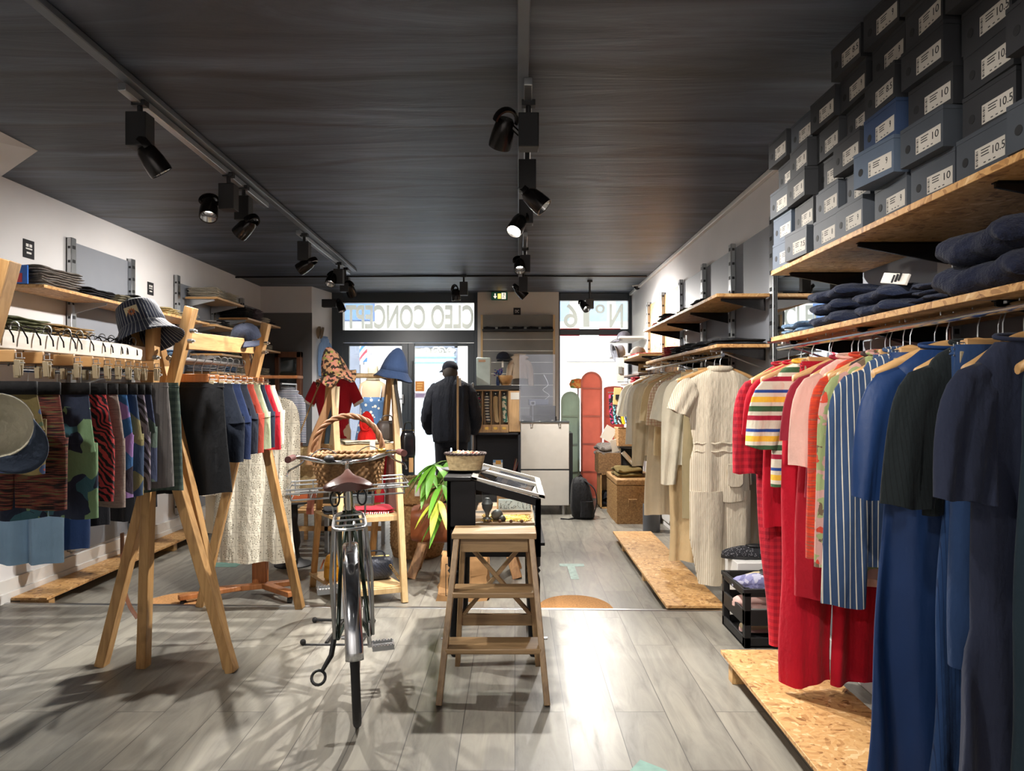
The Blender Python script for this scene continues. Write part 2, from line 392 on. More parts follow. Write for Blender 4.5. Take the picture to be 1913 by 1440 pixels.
# walls
M_wallw = plain('white_wall', (226, 224, 224), .85, 0, noise=.05, nscale=2, bump=.05, bscale=30)
M_wallg = plain('grey_wall', (96, 96, 98), .8, 0, noise=.06, nscale=2)
M_pangrey = plain('grey_panel', (136, 140, 148), .55, 0, noise=.05, nscale=3)
M_dark = plain('anthracite_frame', (46, 54, 61), .4, 0, noise=.05, nscale=4)
m = MB(); m.bx(XL - .12, XL, -3, 9.2, -.1, ZC); struct(m.build('wall_left', M_wallw, smooth=0))
m = MB(); m.bx(XR, XR + .12, -3, YF + .1, -.1, ZC); struct(m.build('wall_right', M_wallw, smooth=0))
m = MB(); m.bx(-3.3, 1.7, -3.1, -3, -.1, ZC); struct(m.build('wall_back', M_wallw, smooth=0))
m = MB(); m.bx(XL, -2.555, 9.1, 9.22, ZL, 2.33, 1); m.bx(XL, -2.555, 9.09, 9.22, 2.33, ZC, 0); struct(m.build('wall_front', [M_wallw, M_wallg], smooth=0))
m = MB()
vs = [(-2.555, 9.1), (-2.44, YF - .02), (-2.56, YF + .1), (-2.7, 9.22)]
for z0, z1, mi in ((ZL, 2.2, 0), (2.2, ZC, 0)):
    V = [(x, y, z) for z in (z0, z1) for x, y in vs]; m.add(V, [(0, 1, 5, 4), (1, 2, 6, 5), (2, 3, 7, 6), (3, 0, 4, 7), (0, 3, 2, 1), (4, 5, 6, 7)], mi)
struct(m.build('wall_front_corner', M_wallw, smooth=0))
# sloping white soffit at the upper left
m = MB(); A = (-2.66, 4.03, ZC - .001); B = (XL + .001, 4.5, ZC - .001); Cc = (-2.66, .6, ZC - .001); E = (XL + .001, 4.40, 2.58); Ff = (XL + .001, .6, 2.1); G = (XL + .001, .6, ZC - .001)
m.add([A, B, Cc, E, Ff, G], [(0, 3, 1), (0, 2, 4, 3), (0, 1, 5, 2), (1, 3, 4, 5), (2, 5, 4)]); struct(m.build('trim_2', M_wallw, smooth=0))
# baseboards
m = MB(); m.bx(XR - .015, XR, -1, 9.6, 0, .1); struct(m.build('baseboard_right', M_white, bevel=.003))
m = MB(); m.bx(XL, XL + .018, 1, 9.1, ZL, .14); m.bx(XL + .018, XL + .03, 1, 9.1, ZL, .06); struct(m.build('baseboard_left', M_white, bevel=.003))
# centre pier (cream above, slat wall is a thing in front)
XA, XB = XP(893, YF), XP(1043, YF)
M_cream = plain('cream_wall', (206, 200, 190), .8, 0, noise=.04, nscale=2)
m = MB(); m.bx(XA, XB, YF - .12, YF + .12, ZL, ZC); struct(m.build('wall_pier', M_cream, smooth=0))
# cross beam over the shop front
m = MB(); m.bx(-2.56, XR, YF - .06, YF + .14, ZP(548, YF), ZC); struct(m.build('trim_3', M_dark, smooth=0))
# ---- window_1 : transom over the doors; door_1, door_2 ----
def ZF(y): return ZP(y, YF)
def XF(x): return XP(x, YF)
m = MB()
x0, x1 = -2.5, XA
m.bx(x0, x1, YF - .04, YF + .06, ZF(566), ZF(546)); m.bx(x0, x1, YF - .04, YF + .06, ZF(640), ZF(617))
m.bx(x0, XF(642), YF - .05, YF + .07, ZL, ZF(546)); m.bx(XF(886), x1, YF - .05, YF + .07, ZL, ZF(546))
struct(m.build('trim_4', M_dark, bevel=.004))
M_glass = glass('window_glass'); t = NT('window_letters'); tl = t.n('ShaderNodeBsdfTranslucent'); tl.inputs[0].default_value = (.8, .82, .76, 1); mx = t.n('ShaderNodeMixShader'); mx.inputs[0].default_value = .5
t.base(lin((214, 216, 206))); t.l(t.b.outputs[0], mx.inputs[1]); t.l(tl.outputs[0], mx.inputs[2]); t.l(mx.outputs[0], [x for x in t.t.nodes if x.type == 'OUTPUT_MATERIAL'][0].inputs[0]); M_letters = t.mat
m = MB(); m.bx(XF(642), XF(886), YF - .004, YF + .004, ZF(617), ZF(566)); w1 = struct(m.build('window_1', M_glass, smooth=0))
Mt = Matrix.Translation((XF(765.5), YF - .012, ZF(592))) @ Euler((R(90), 0, R(180))).to_matrix().to_4x4()
m = MB(); put_text(m, 'CLEO CONCEPT', Mt, XF(885) - XF(646), ZF(570) - ZF(615), 0, .03); o = m.build('window_lettering', M_letters, w1, world=False); 
def door(name, xa, xb, open_=False):
    m = MB(); t_ = .075 * 1.15
    m.bx(XF(xa), XF(xa) + t_, YF - .03, YF + .03, ZL + .02, ZF(641)); m.bx(XF(xb) - t_, XF(xb), YF - .03, YF + .03, ZL + .02, ZF(641))
    m.bx(XF(xa) + t_, XF(xb) - t_, YF - .03, YF + .03, ZF(642) - .0, ZF(641)); m.bx(XF(xa) + t_, XF(xb) - t_, YF - .03, YF + .03, ZF(652) + .04, ZF(641))
    m.bx(XF(xa) + t_, XF(xb) - t_, YF - .03, YF + .03, ZL + .02, ZF(895)); d = struct(m.build(name, M_dark, bevel=.004))
    g = MB(); g.bx(XF(xa) + t_, XF(xb) - t_, YF - .004, YF + .004, ZF(895), ZF(652) + .04); g.build('glass_pane', M_glass, d, world=False, smooth=0)
    return d
d1 = door('door_1', 641, 763); d2 = door('door_2', 763, 886)
m = MB(); m.box((XF(754), YF - .06, ZF(745)), (.025, .05, .12)); m.cyl((XF(754), YF - .09, ZF(745)), (XF(740), YF - .09, ZF(745)), .01); m.build('door_handle', M_steel, d1, world=False, bevel=.003)
m = MB(); m.box((XF(771), YF - .045, ZF(765)), (.02, .03, 1.3)); m.build('pull_bar', M_black, d2, world=False, bevel=.003)
# ---- window_2 : right shop window ----
xr = XR
m = MB()
m.bx(XB, XF(1046), YF - .04, YF + .06, ZL, ZF(548)); m.bx(XF(1173), xr, YF - .04, YF + .06, ZL, ZF(548))
m.bx(XF(1046), XF(1173), YF - .04, YF + .06, ZF(562), ZF(548)); m.bx(XF(1046), XF(1173), YF - .05, YF + .05, ZF(626), ZF(615)); m.bx(XF(1046), XF(1173), YF - .04, YF + .06, ZL, ZF(890))
m.bx(XF(1046), XF(1173), YF - .04, YF + .04, ZF(892), ZF(880))
struct(m.build('trim_5', M_dark, bevel=.004))
m = MB(); m.bx(XF(1046), XF(1173), YF - .004, YF + .004, ZF(885), ZF(562)); w2 = struct(m.build('window_2', M_glass, smooth=0))
m = MB()
for s_, cx, wd, hh, cy in (('N', 1151, 26, 45, 590), ('o', 1121, 18, 17, 577), ('1', 1095, 12, 42, 590), ('6', 1066, 26, 45, 590)):
    Mt = Matrix.Translation((XF(cx), YF - .012, ZF(cy))) @ Euler((R(90), 0, R(180))).to_matrix().to_4x4()
    put_text(m, s_, Mt, wd * YF / F, hh * YF / F, 0, .010 if s_ == '6' else .022)
m.build('window_lettering', M_letters, w2, world=False)
# red edging strip on the window crossbar
M_redstrip = plain('red_strip', (190, 40, 60), .6)
m = MB(); 
for (a, b) in ((1046, 1082), (1118, 1158)): m.bx(XF(a), XF(b), YF - .06, YF - .05, ZF(616), ZF(614)); m.bx(XF(a), XF(b), YF - .06, YF - .05, ZF(628), ZF(626))
struct(m.build('trim_6', M_redstrip))
# ceiling conduit lines and moulding on the right
m = MB(); m.tube([(-3.19, 8.25, 2.64), (-1.0, 8.22, 2.648), (1.5, 8.22, 2.645)], .012, 6); struct(m.build('trim_7', M_black))
m = MB(); m.bx(XR - .035, XR, -1, YF, ZC - .035, ZC); struct(m.build('trim_8', M_white, bevel=.006))
# grey wall panels on both sides between the slotted uprights
UPL = [5.17, 5.98, 6.79, 7.6, 8.4]; UPR = [4.28, 5.1, 5.87, 6.68, 7.5, 8.3]; UPRN = [2.55, 3.3, 1.8, 1.05]
def wpanel(x, y0, y1, z0, z1, mat):
    m = MB(); s_ = 1 if x < 0 else -1
    m.bx(min(x, x + s_ * .012), max(x, x + s_ * .012), y0, y1, z0, z1); o = m.build('wall_panel', mat, smooth=0); struct(o)
for a, b in ((5.2, 5.96), (6.82, 7.58), (7.62, 8.38), (8.42, 9.05)): wpanel(XL, a, b, .16, 2.40 if a < 6 else 2.36, M_pangrey)
M_osbz = M_osb
for a, b, mt in ((3.34, 4.26, M_pangrey), (4.3, 5.08, M_pangrey), (5.12, 5.85, M_pangrey), (5.89, 6.66, M_pangrey), (6.7, 7.48, M_osbz), (7.52, 8.28, M_osbz), (8.32, 9.5, M_white), (2.57, 3.28, M_pangrey), (1.82, 2.53, M_pangrey), (0.6, 1.78, M_pangrey)):
    wpanel(XR, a, b, .12, 2.33, mt)
# ---- the street outside ----
M_fac = plain('facade_plaster', (232, 222, 204), .9, noise=.06, nscale=.6); M_street = plain('street_paving', (170, 172, 178), .85, noise=.12, nscale=3)
m = MB(); m.bx(-14, 14, YF + .15, 15, -.5, -.22); tag(m.build('street_paving', M_street, smooth=0), 'pale grey street outside the shop front', 'street'); bpy.data.objects['street_paving']['kind'] = 'structure'
m = MB(); m.bx(-2.6, 1.7, YF + .06, YF + .5, -.3, -.1); tag(m.build('door_step', plain('stone_step', (176, 180, 190), .8), bevel=.01), 'grey stone step just outside the glass doors', 'step')
bd = thing('building', 'pale plastered building across the street with white double door', 'building', (-1, 14, -.22))
m = MB(); m.bx(-9, XP(650, 14), 14, 15, -.22, 7); m.bx(XP(650, 14), 9, 14, 15, -.22, 7); m.build('wall', M_fac, bd, smooth=0)
YB = 14.0
M_dgrey = plain('shop_grey', (112, 116, 124), .7, noise=.15, nscale=1.5)
m = MB(); m.bx(-4.2, XP(673, YB), YB - .06, YB, ZP(880, YB), ZP(640, YB)); m.build('shop_window', M_dgrey, bd)
m = MB(); m.bx(-4.3, XP(700, YB), YB - .25, YB, ZP(600, YB), ZP(545, YB)); m.build('blue_blind', plain('blue_blind', (84, 108, 148), .7), bd)
m = MB(); m.bx(XP(682, YB), XP(697, YB), YB - .12, YB, -.22, ZP(640, YB)); m.build('stone_pilaster', plain('pilaster', (190, 186, 196), .8), bd)
dr = MB(); xa, xb = XP(775, YB), XP(850, YB)
dr.bx(xa, xb, YB - .08, YB, ZP(848, YB), ZP(660, YB)); M_dw = plain('pale_blue_door', (222, 236, 240), .6, noise=.02)
for (a, b) in ((777, 804), (815, 845)):
    for (c_, d_) in ((686, 735), (760, 795), (800, 840)):
        dr.bx(XP(a, YB), XP(b, YB), YB - .1, YB - .08, ZP(d_, YB), ZP(c_, YB))
for yy in (666, 676): dr.bx(xa - .03, xb + .03, YB - .14, YB - .06, ZP(yy + 3, YB), ZP(yy, YB), 1)
do = dr.build('double_door', [M_dw, plain('blue_door_trim', (120, 170, 190), .6)], bd, bevel=.005)
m = MB(); 
for cx, r_ in ((789, .055), (796, .07), (814, .09), (824, .09), (840, .07), (846, .05)):
    c_ = P(cx, 656, YB - .12); m.tube([c_ + Vector((r_ * (1 - k / 26) * math.cos(k * .45), 0, r_ * (1 - k / 26) * math.sin(k * .45))) for k in range(22)], .012, 6)
m.build('scrollwork', M_white, bd)
m = MB(); m.bx(XP(850, YB), XP(855, YB), YB - .1, YB, ZP(848, YB), ZP(640, YB)); m.bx(XP(772, YB), XP(855, YB), YB - .1, YB, ZP(650, YB), ZP(640, YB)); m.build('door_surround', M_dgrey, bd)
m = MB(); m.bx(XP(720, YB), XP(860, YB), YB - .5, YB, -.22, ZP(862, YB)); m.bx(XP(740, YB), XP(860, YB), YB - .28, YB, ZP(862, YB), ZP(848, YB)); m.build('stone_steps', plain('stone_steps', (186, 186, 190), .8), bd)
m = MB(); m.bx(XP(1058, YB), XP(1160, YB), YB - .2, YB, ZP(676, YB), ZP(662, YB)); m.build('ledge', plain('ledge', (150, 146, 142), .8), bd)
for a in (1030, 1100, 1150):
    m = MB(); m.bx(XP(a, YB), XP(a + 34, YB), YB - .03, YB, ZP(600, YB), ZP(548, YB)); m.build('window', plain('facade_window', (120, 136, 160), .4), bd)
bp = thing('barber_pole', 'blue, white and red barber pole seen through the left glass door', 'barber pole', tuple(P(679, 676, 13.2)))
t = NT('barber_stripes'); x_, y_, z_ = t.sep(t.coord()); fr = t.math('FRACT', t.math('ADD', t.math('MULTIPLY', z_, 3.2), t.math('MULTIPLY', x_, -4)))
t.base(t.ramp(fr, [(0, lin((235, 235, 240))), (.28, lin((200, 50, 60))), (.5, lin((235, 235, 240))), (.75, lin((40, 100, 180)))], True)); M_barb = t.mat
m = MB(); p0 = P(679, 676, 13.2); m.cyl(p0, p0 + Vector((0, 0, .42)), .068, 20); m.build('striped_tube', M_barb, bp)
m = MB(); m.cyl(p0 - Vector((0, 0, .05)), p0, .075, 16); m.cyl(p0 + Vector((0, 0, .42)), p0 + Vector((0, 0, .48)), .075, 16); m.box(p0 + Vector((0, .4, .2)), (.03, .8, .03)); m.build('bracket', M_steel, bp)
for (nm, lb, a, b, c_, d_, cc, ins) in (('notice', 'small orange poster on the glass of the right door', 776, 793, 712, 731, (222, 140, 60), (250, 200, 120)), ('notice', 'small white card with purple writing on the right door glass', 774, 797, 733, 744, (226, 218, 236), (120, 90, 150))):
    m = MB(); m.bx(XF(a), XF(b), YF - .012, YF - .008, ZF(d_), ZF(c_), 0)
    for q in range(3): m.bx(XF(a + 3), XF(b - 3 - q), YF - .014, YF - .012, ZF(c_ + 3 + (q + .5) * (d_ - c_ - 5) / 3), ZF(c_ + 3 + q * (d_ - c_ - 5) / 3), 1)
    tag(m.build(nm, [plain('n' + str(a), cc, .7), plain('ni' + str(a), ins, .7)]), lb, 'poster')
# door mats set against the strip
M_coir = plain('coir', (176, 128, 78), .95, noise=.25, nscale=80, bump=.8, bscale=200)
for (pa, pb, ytop, lb) in ((238, 388, 1113, 'half-round brown coir doormat at the left behind the metal strip'), (1004, 1152, 1122, 'half-round brown coir doormat behind the stool, against the metal strip')):
    yb = 4.50 - (XP((pa + pb) / 2, 4.4) + 3.2) * .0347 + .03
    xa, xb = XP(pa, yb), XP(pb, yb); cx = (xa + xb) / 2; rx = (xb - xa) / 2; m = MB(); n = 28
    top = [(cx + rx * math.cos(math.pi * k / n), yb + .42 * math.sin(math.pi * k / n) ** .7, ZL + .022) for k in range(n + 1)]
    bot = [(x, y, ZL) for x, y, z in top]; m.loft([bot, top]); tag(m.build('doormat', M_coir, smooth=0), lb, 'doormat', 'coir doormats')
# green floor tape
M_tape = plain('green_tape', (112, 150, 138), .6, noise=.15, nscale=20)
m = MB(); Z = .001; m.add([P(1196, 1420, 1755 / 683.), (XP(1246, 2.5), 1755 / 703., 0), (XP(1243, 2.3), 2.3, 0), (XP(1158, 2.4), 2.42, 0)], [(0, 1, 2, 3)])
m.v = [(x, y, .002) for x, y, z in m.v]; tag(m.build('floor_sticker', M_tape, smooth=0, solid=.001), 'green arrow tip sticker on the floor at the bottom edge', 'floor sticker')
m = MB(); y0, y1 = 1836 / (1082 - 737.), 1836 / (1058 - 737.); m.bx(XP(1067, y0), XP(1082, y0), y0, y1, ZL, ZL + .0015); m.bx(XP(1046, y1), XP(1092, y1), y1, y1 + .09, ZL, ZL + .0015)
tag(m.build('floor_sticker', plain('worn_tape', (138, 158, 150), .6, noise=.25, nscale=30), smooth=0), 'worn green T-shaped tape on the floor right of the stool', 'floor sticker')
m = MB(); m.bx(-2.5, -2.2, 5.7, 5.95, ZL, ZL + .0015); tag(m.build('floor_sticker', M_tape, smooth=0), 'green tape patch on the floor behind the crochet dress', 'floor sticker')
# ---------------- lighting tracks and spotlights ----------------
def track(name, pts, label, grp='ceiling lighting tracks'):
    m = MB()
    for a, b in zip(pts[:-1], pts[1:]): m.bar(a, b, .036, .034)
    o = m.build(name, M_black if 'black' in label else M_steel, bevel=.003); tag(o, label, 'track', grp)
track('lighting_track', [(-1.66, 3.05, 2.60), (-1.71, 4.97, 2.60)], 'grey ceiling track on the left carrying the three nearest spotlights')
track('lighting_track', [(-1.735, 5.78, 2.60), (-1.775, 7.72, 2.60)], 'short grey ceiling track on the left near the shop front')
track('lighting_track', [(.055, 3.02, 2.61), (.068, 4.0, 2.61)], 'grey ceiling track over the middle carrying the two nearest spotlights')
track('lighting_track', [(.062, 4.3, 2.61), (.075, 4.9, 2.61)], 'short grey ceiling track over the middle carrying the glaring spotlight')
track('lighting_track', [(.085, 5.9, 2.61), (.095, 7.6, 2.61)], 'grey ceiling track over the middle furthest from the camera')
M_cond = plain('conduit', (92, 98, 106), .4, .2)
for a, b, lb in (((-1.59, .3, 2.64), (-1.73, 7.8, 2.64), 'grey cable duct along the left ceiling track'), ((.02, .3, 2.64), (.06, 8.2, 2.64), 'grey cable duct along the middle ceiling track')):
    m = MB(); m.bar(a, b, .045, .03); tag(m.build('cable_duct', M_cond, bevel=.004), lb, 'cable duct')
M_head = plain('spot_head', (34, 31, 30), .22, .6, noise=.03)
M_refl = plain('spot_reflector', (225, 225, 225), .12, 1, noise=.02)
M_led_on = emit('lamp_glow', (1, .96, .88), 40); M_led_hot = emit('lamp_glow_bright', (1, .95, .82), 30)
M_led_off = plain('lamp_dark', (190, 180, 160), .4)
def spot(label, x, y, ztop, hd, aim, power=0, side=(0, 0, 0), on=1, horiz=False, size=.15, cone=62, col=(1, .95, .89), blend=.6, stem=True, zc=2.6):
    """driver box under the track, bracket ring and lamp head"""
    s = thing('spotlight', label, 'spotlight', (x, y, ztop), group='black track spotlights')
    m = MB()
    if stem: m.cyl((0, 0, 0), (0, 0, zc - ztop), .012, 10); m.bx(-.03, .03, -.02, .02, zc - .025 - ztop, zc - ztop)
    else: m.bx(-.03, .03, -.03, .03, -.02, .02)
    m.build('adapter', M_blackp, s, world=False)
    m = MB()
    if horiz: m.bx(-.09, .09, -.045, .045, -.05, .05)
    else: m.bx(-.045, .045, -.042, .042, -size, 0)
    m.build('driver_box', M_blackp, s, world=False, bevel=.004)
    hd = Vector(hd); aim = Vector(aim).normalized(); q = aim.to_track_quat('Z', 'Y').to_matrix()
    m = MB(); j = Vector((0, 0, -size * .8)) if not horiz else Vector((.09, 0, 0))
    pts = [j.lerp(hd - aim * .06, k / 5) for k in range(6)]
    m.tube(pts, .012, 8)
    ring = [hd - aim * .055 + q @ Vector((.05 * math.cos(a), 0, 0)) - aim * (.055 * math.sin(a)) for a in [math.pi * k / 12 for k in range(13)]]
    m.tube(ring, .009, 6, sq=2.2); m.build('bracket', M_head, s, world=False)
    m = MB(); m.lathe([(.001, -.07), (.03, -.07), (.043, -.05), (.05, 0), (.052, .045), (.05, .06), (.046, .06), (.044, .05), (.03, .01), (.02, -.01)], 24, hd, 0, M=q)
    h = m.build('head', M_head, s, world=False)
    m = MB(); m.lathe([(.0455, .057), (.032, .015), (.021, -.005)], 24, hd, 0, M=q); m.build('reflector', M_refl, h, world=False)
    m = MB(); m.lathe([(.001, .0), (.021, .0)] if on < 2 else [(.001, .036), (.036, .036)], 20, hd, 0, M=q); m.build('lamp_disc', (M_led_hot if on == 2 else M_led_on) if on else M_led_off, h, world=False, smooth=0)
    if power:
        L = bpy.data.lights.new('spot_beam', 'SPOT'); L.energy = power * SPOT_GAIN; L.spot_size = R(cone); L.spot_blend = blend; L.shadow_soft_size = .022; L.color = col
        o = bpy.data.objects.new('spot_beam', L); C.objects.link(o); o.parent = s; o.location = hd + aim * .066; o.rotation_euler = aim.to_track_quat('-Z', 'Y').to_euler()
    return s
W = 90
spot('large black spotlight nearest on the left track, head tilted right', -1.66, 3.2, 2.54, (.05, .02, -.20), (.45, .35, -.8), W * 1.2)
spot('black spotlight on the left track with its lit face towards the camera', -1.68, 4.24, 2.53, (-.09, -.06, -.16), (.15, -.5, -.85), W * 1.6, cone=85)
spot('black spotlight on the left track hanging just behind the lit one', -1.69, 4.5, 2.53, (.0, .02, -.19), (-.75, .25, -.62), W * .65, cone=120, blend=1)
spot('single black spotlight midway along the left track', -1.70, 5.83, 2.53, (0, .02, -.19), (-.85, .1, -.5), W * .75, cone=120, blend=1)
spot('lit black spotlight near the far end of the left track', -1.73, 7.1, 2.53, (-.06, -.05, -.11), (-.1, -.6, -.8), W)
spot('black spotlight at the very end of the left track behind the lit one', -1.74, 7.4, 2.50, (.05, .03, -.13), (.15, .6, -.7), W * 1.3, cone=110, blend=.9)
spot('small black spotlight fixed sideways beside the glass door frame', -2.36, 9.2, 2.46, (.15, -.03, -.05), (.35, -.1, -.9), 0, horiz=True, stem=False)
spot('black spotlight hanging in front of the transom lettering', -.58, 8.2, 2.575, (-.09, -.02, -.15), (.1, .1, -1), W * .6, zc=2.655)
spot('big black spotlight nearest on the middle track, head turned left', .06, 3.2, 2.535, (-.115, .02, -.075), (-.25, .6, -.75), W * 1.2, cone=80)
spot('black spotlight on the middle track with its reflector facing right', .063, 3.72, 2.50, (.045, .0, -.20), (.66, -.12, -.62), W * 1.5, cone=115, blend=1)
spot('glaring lit spotlight on the middle track aimed at the camera', .07, 4.59, 2.53, (-.055, -.06, -.17), (-.34, -.5, -.72), W * 2.6, on=2, cone=104, blend=.4)
spot('lit black spotlight on the middle track in front of the exit sign', .09, 6.4, 2.53, (-.05, -.06, -.10), (.05, -.6, -.75), W * 1.2, cone=75)
spot('black spotlight at the far end of the middle track turned away', .085, 7.4, 2.50, (-.02, .04, -.15), (.62, .1, -.6), W * 2.4, cone=130, blend=1)
spot('small black spotlight hanging before the house number lettering', .89, 8.6, 2.44, (-.06, 0, -.09), (.35, -.6, -.6), W * 1.6, cone=120, blend=1, size=.12, zc=2.66)
# unseen spotlights behind and beside the camera; the back-wall pair is added fill
for (x, y, aim, lb, k, cn) in ((-1.62, 1.9, (-.3, .35, -.8), 'black spotlight on the left track above the near trestle rack', .35, 90), (.04, 1.3, (.8, .45, -.75), 'black spotlight on the middle track lighting the near clothes rail', .24, 80),
                     (.04, .5, (.22, .92, -.36), 'black spotlight on the middle track above the camera', .95, 58), (-1.6, .4, (.8, .65, -.75), 'black spotlight on the left track behind the camera', .6, 70),
                     (-1.6, -1.2, (-.1, -.8, -.35), 'unseen spotlight added at the left for fill light off the back wall', 1.7, 120), (.04, -1.2, (.1, -.8, -.35), 'unseen spotlight added in the middle for fill light off the back wall', 1.7, 120)):
    spot(lb, x, y, 2.53, (-.05, .03, -.18), aim, W * k, cone=cn)
# dome camera and exit sign, placards
dc = thing('security_camera', 'white dome security camera at the top of the right wall', 'camera', tuple(P(1190, 534, 9.0)))
m = MB(); c0 = P(1190, 530, 9.0); m.lathe([(.02, .03), (.062, .03), (.068, 0), (.06, -.03), (.05, -.035)], 24, c0, caps=(1, 1)); m.bx(c0.x, XR, c0.y - .03, c0.y + .03, c0.z + .0, c0.z + .03); m.build('housing', M_white, dc)
m = MB(); m.sphere(c0 + Vector((0, 0, -.035)), .042, 16, 10); m.build('dome_lens', plain('smoked_dome', (30, 30, 34), .1), dc)
ex = thing('exit_sign', 'lit green exit sign with arrow and running figure on the pier', 'exit sign', tuple(P(932, 553, YF - .16)))
M_green = plain('sign_green', (20, 120, 90), .5); M_exl = emit('exit_glow', (1, .62, .12), 1.6); M_exw = emit('exit_white', (1, .86, .7), 1.0)
Ye = YF - .17; m = MB(); m.bx(XP(918, Ye), XP(948, Ye), Ye - .03, YF - .121, ZP(560, Ye), ZP(546, Ye)); m.build('sign_box', M_green, ex)
m = MB(); m.bx(XP(930, Ye), XP(936, Ye), Ye - .032, Ye - .03, ZP(558.5, Ye), ZP(549, Ye)); m.build('lit_panel', M_exl, ex)
m = MB(); p = P(925, 553, Ye - .034)
m.add([p + Vector(q) for q in ((-.008, 0, .035), (.008, 0, .035), (.008, 0, 0), (.026, 0, 0), (0, 0, -.034), (-.026, 0, 0), (-.008, 0, 0))], [(0, 1, 2, 6), (5, 4, 3)])
m.build('arrow', M_exw, ex); m = MB(); m.bx(XP(937, Ye), XP(945, Ye), Ye - .033, Ye - .03, ZP(559, Ye), ZP(547.5, Ye)); m.build('figure_panel', M_exw, ex)
m = MB(); p = P(941, 553, Ye - .037); m.sphere(p + Vector((.004, 0, .028)), .008, 8, 6); m.bar(p + Vector((0, 0, .02)), p + Vector((-.006, 0, -.008)), .012, .004); m.bar(p + Vector((-.006, 0, -.008)), p + Vector((.014, 0, -.03)), .006, .004); m.bar(p + Vector((-.006, 0, -.008)), p + Vector((-.02, 0, -.024)), .006, .004); m.bar(p + Vector((0, 0, .016)), p + Vector((.018, 0, .004)), .005, .004)
m.build('running_figure', M_green, ex)
def placard(x, y, z, face, w_, h_, label, lines):
    m = MB(); s_ = face
    if s_ == 'y': m.bx(x - w_ / 2, x + w_ / 2, y - .006, y, z - h_ / 2, z + h_ / 2, 0)
    else: m.bx(XL, XL + .006, y - w_ / 2, y + w_ / 2, z - h_ / 2, z + h_ / 2, 0)
    if lines == 'DC':
        Mt = Matrix.Translation((x, y - .0065, z)) @ Euler((R(90), 0, 0)).to_matrix().to_4x4(); put_text(m, 'DC', Mt, w_ * .55, h_ * .4, .001, .02, 1)
    else:
        for (a, b, c_, d_) in ((-.28, -.04, .12, .28), (.04, .28, .12, .28), (-.3, .3, -.02, .05), (-.22, .22, -.26, -.16)): m.bx(XL + .006, XL + .007, y + a * w_, y + b * w_, z + c_ * h_, z + d_ * h_, 1)
    tag(m.build('wall_placard', [M_ink, M_white]), label, 'sign')
placard(XP(966, YF - .13), YF - .125, ZP(581.5, YF - .13), 'y', .095, .095, 'small black square sign with white letters DC above the slat wall', 'DC')
placard(0, 3.2 * F / (962 - 52.5), ZP(465.5, 4.75), 'x', .105, .12, 'small black square placard high on the left wall, nearest the camera', '')
placard(0, 3.2 * F / (962 - 280.5), ZP(539, 6.33), 'x', .1, .11, 'small black square placard between the two left shelf units', '')

# ---------------- slotted uprights, shelves, rails ----------------
M_slot = plain('slot_dark', (25, 26, 28), .7)
def upright(y, side, z0, z1, label, w_=.06):
    s_ = 1 if side == 'L' else -1; x = XL if side == 'L' else XR
    u = thing('slotted_upright', label, 'shelf upright', (x, y, z0), group='slotted steel uprights on the ' + ('left' if side == 'L' else 'right') + ' wall')
    m = MB(); xa, xb = x + s_ * .012, x + s_ * .045
    m.bx(min(xa, xb), max(xa, xb), y - w_ / 2, y + w_ / 2, z0, z1); m.build('channel', M_steel, u, bevel=.004)
    m = MB(); z = z0 + .06
    while z < z1 - .04:
        for dy in (0,):
            xa2, xb2 = x + s_ * .0455, x + s_ * .046; m.bx(min(xa2, xb2), max(xa2, xb2), y - .018 + dy, y + .018 + dy, z, z + .024)
            m.bx(min(xa, xb) + .008, max(xa, xb) - .008, y - w_ / 2 - .001, y - w_ / 2, z, z + .018)
        z += .1
    m.build('slots', M_slot, u, smooth=0)
for i, y in enumerate(UPL): upright(y, 'L', .18, 2.42, ['first', 'second', 'third', 'fourth', 'fifth'][i] + ' slotted upright on the left wall counting from the camera')
for i, y in enumerate(UPR): upright(y, 'R', .15, 2.36, ['slotted upright where the two right shelf units meet', 'second slotted upright of the far right unit', 'third slotted upright of the far right unit', 'fourth slotted upright of the far right unit', 'fifth slotted upright of the far right unit', 'slotted upright beside the white slat panels on the right'][i], .065)
for i, y in enumerate((3.3, 2.55, 1.8)): upright(y, 'R', .15, 2.36, ['slotted upright at the near unit beside the mirror', 'slotted upright behind the navy clothes on the near rail', 'slotted upright at the right edge of the picture'][i], .09)
def shelf(side, x_edge, y0, y1, z, label, mat=None, th=.02, brk=(), seam=None):
    x = XL + .05 if side == 'L' else XR - .05; s_ = -1 if side == 'L' else 1
    s = thing('wall_shelf', label, 'shelf', ((x + x_edge) / 2, (y0 + y1) / 2, z), group='wall shelves on the ' + ('left' if side == 'L' else 'right'))
    segs = [(y0, y1)] if not seam else [(y0, seam), (seam + .003, y1)]
    for a, b in segs:
        m = MB(); m.bx(min(x, x_edge), max(x, x_edge), a, b, z - th, z); m.build('board', mat or M_osb, s, bevel=.002)
    for y in brk:
        m = MB(); d = (x - x_edge) * .85; xe = x - d
        V = [(x, y - .004, z - th), (x, y - .004, z - th - .075), (xe, y - .004, z - th - .015), (xe, y - .004, z - th)]
        V += [(a, b + .008, c) for a, b, c in V]; m.add(V, [(0, 1, 2, 3), (7, 6, 5, 4), (0, 4, 5, 1), (1, 5, 6, 2), (2, 6, 7, 3), (3, 7, 4, 0)])
        m.bx(min(x, xe), max(x, xe), y - .014, y + .014, z - th - .003, z - th); m.build('bracket', M_steel if side == 'L' else M_head, s, smooth=0)
    return s
M_osbl = M_osb
shelf('R', 1.14, .9, 3.22, 1.85, 'long chipboard shelf on the right holding the shoe boxes', brk=(3.14, 2.52, 1.8), seam=2.9)
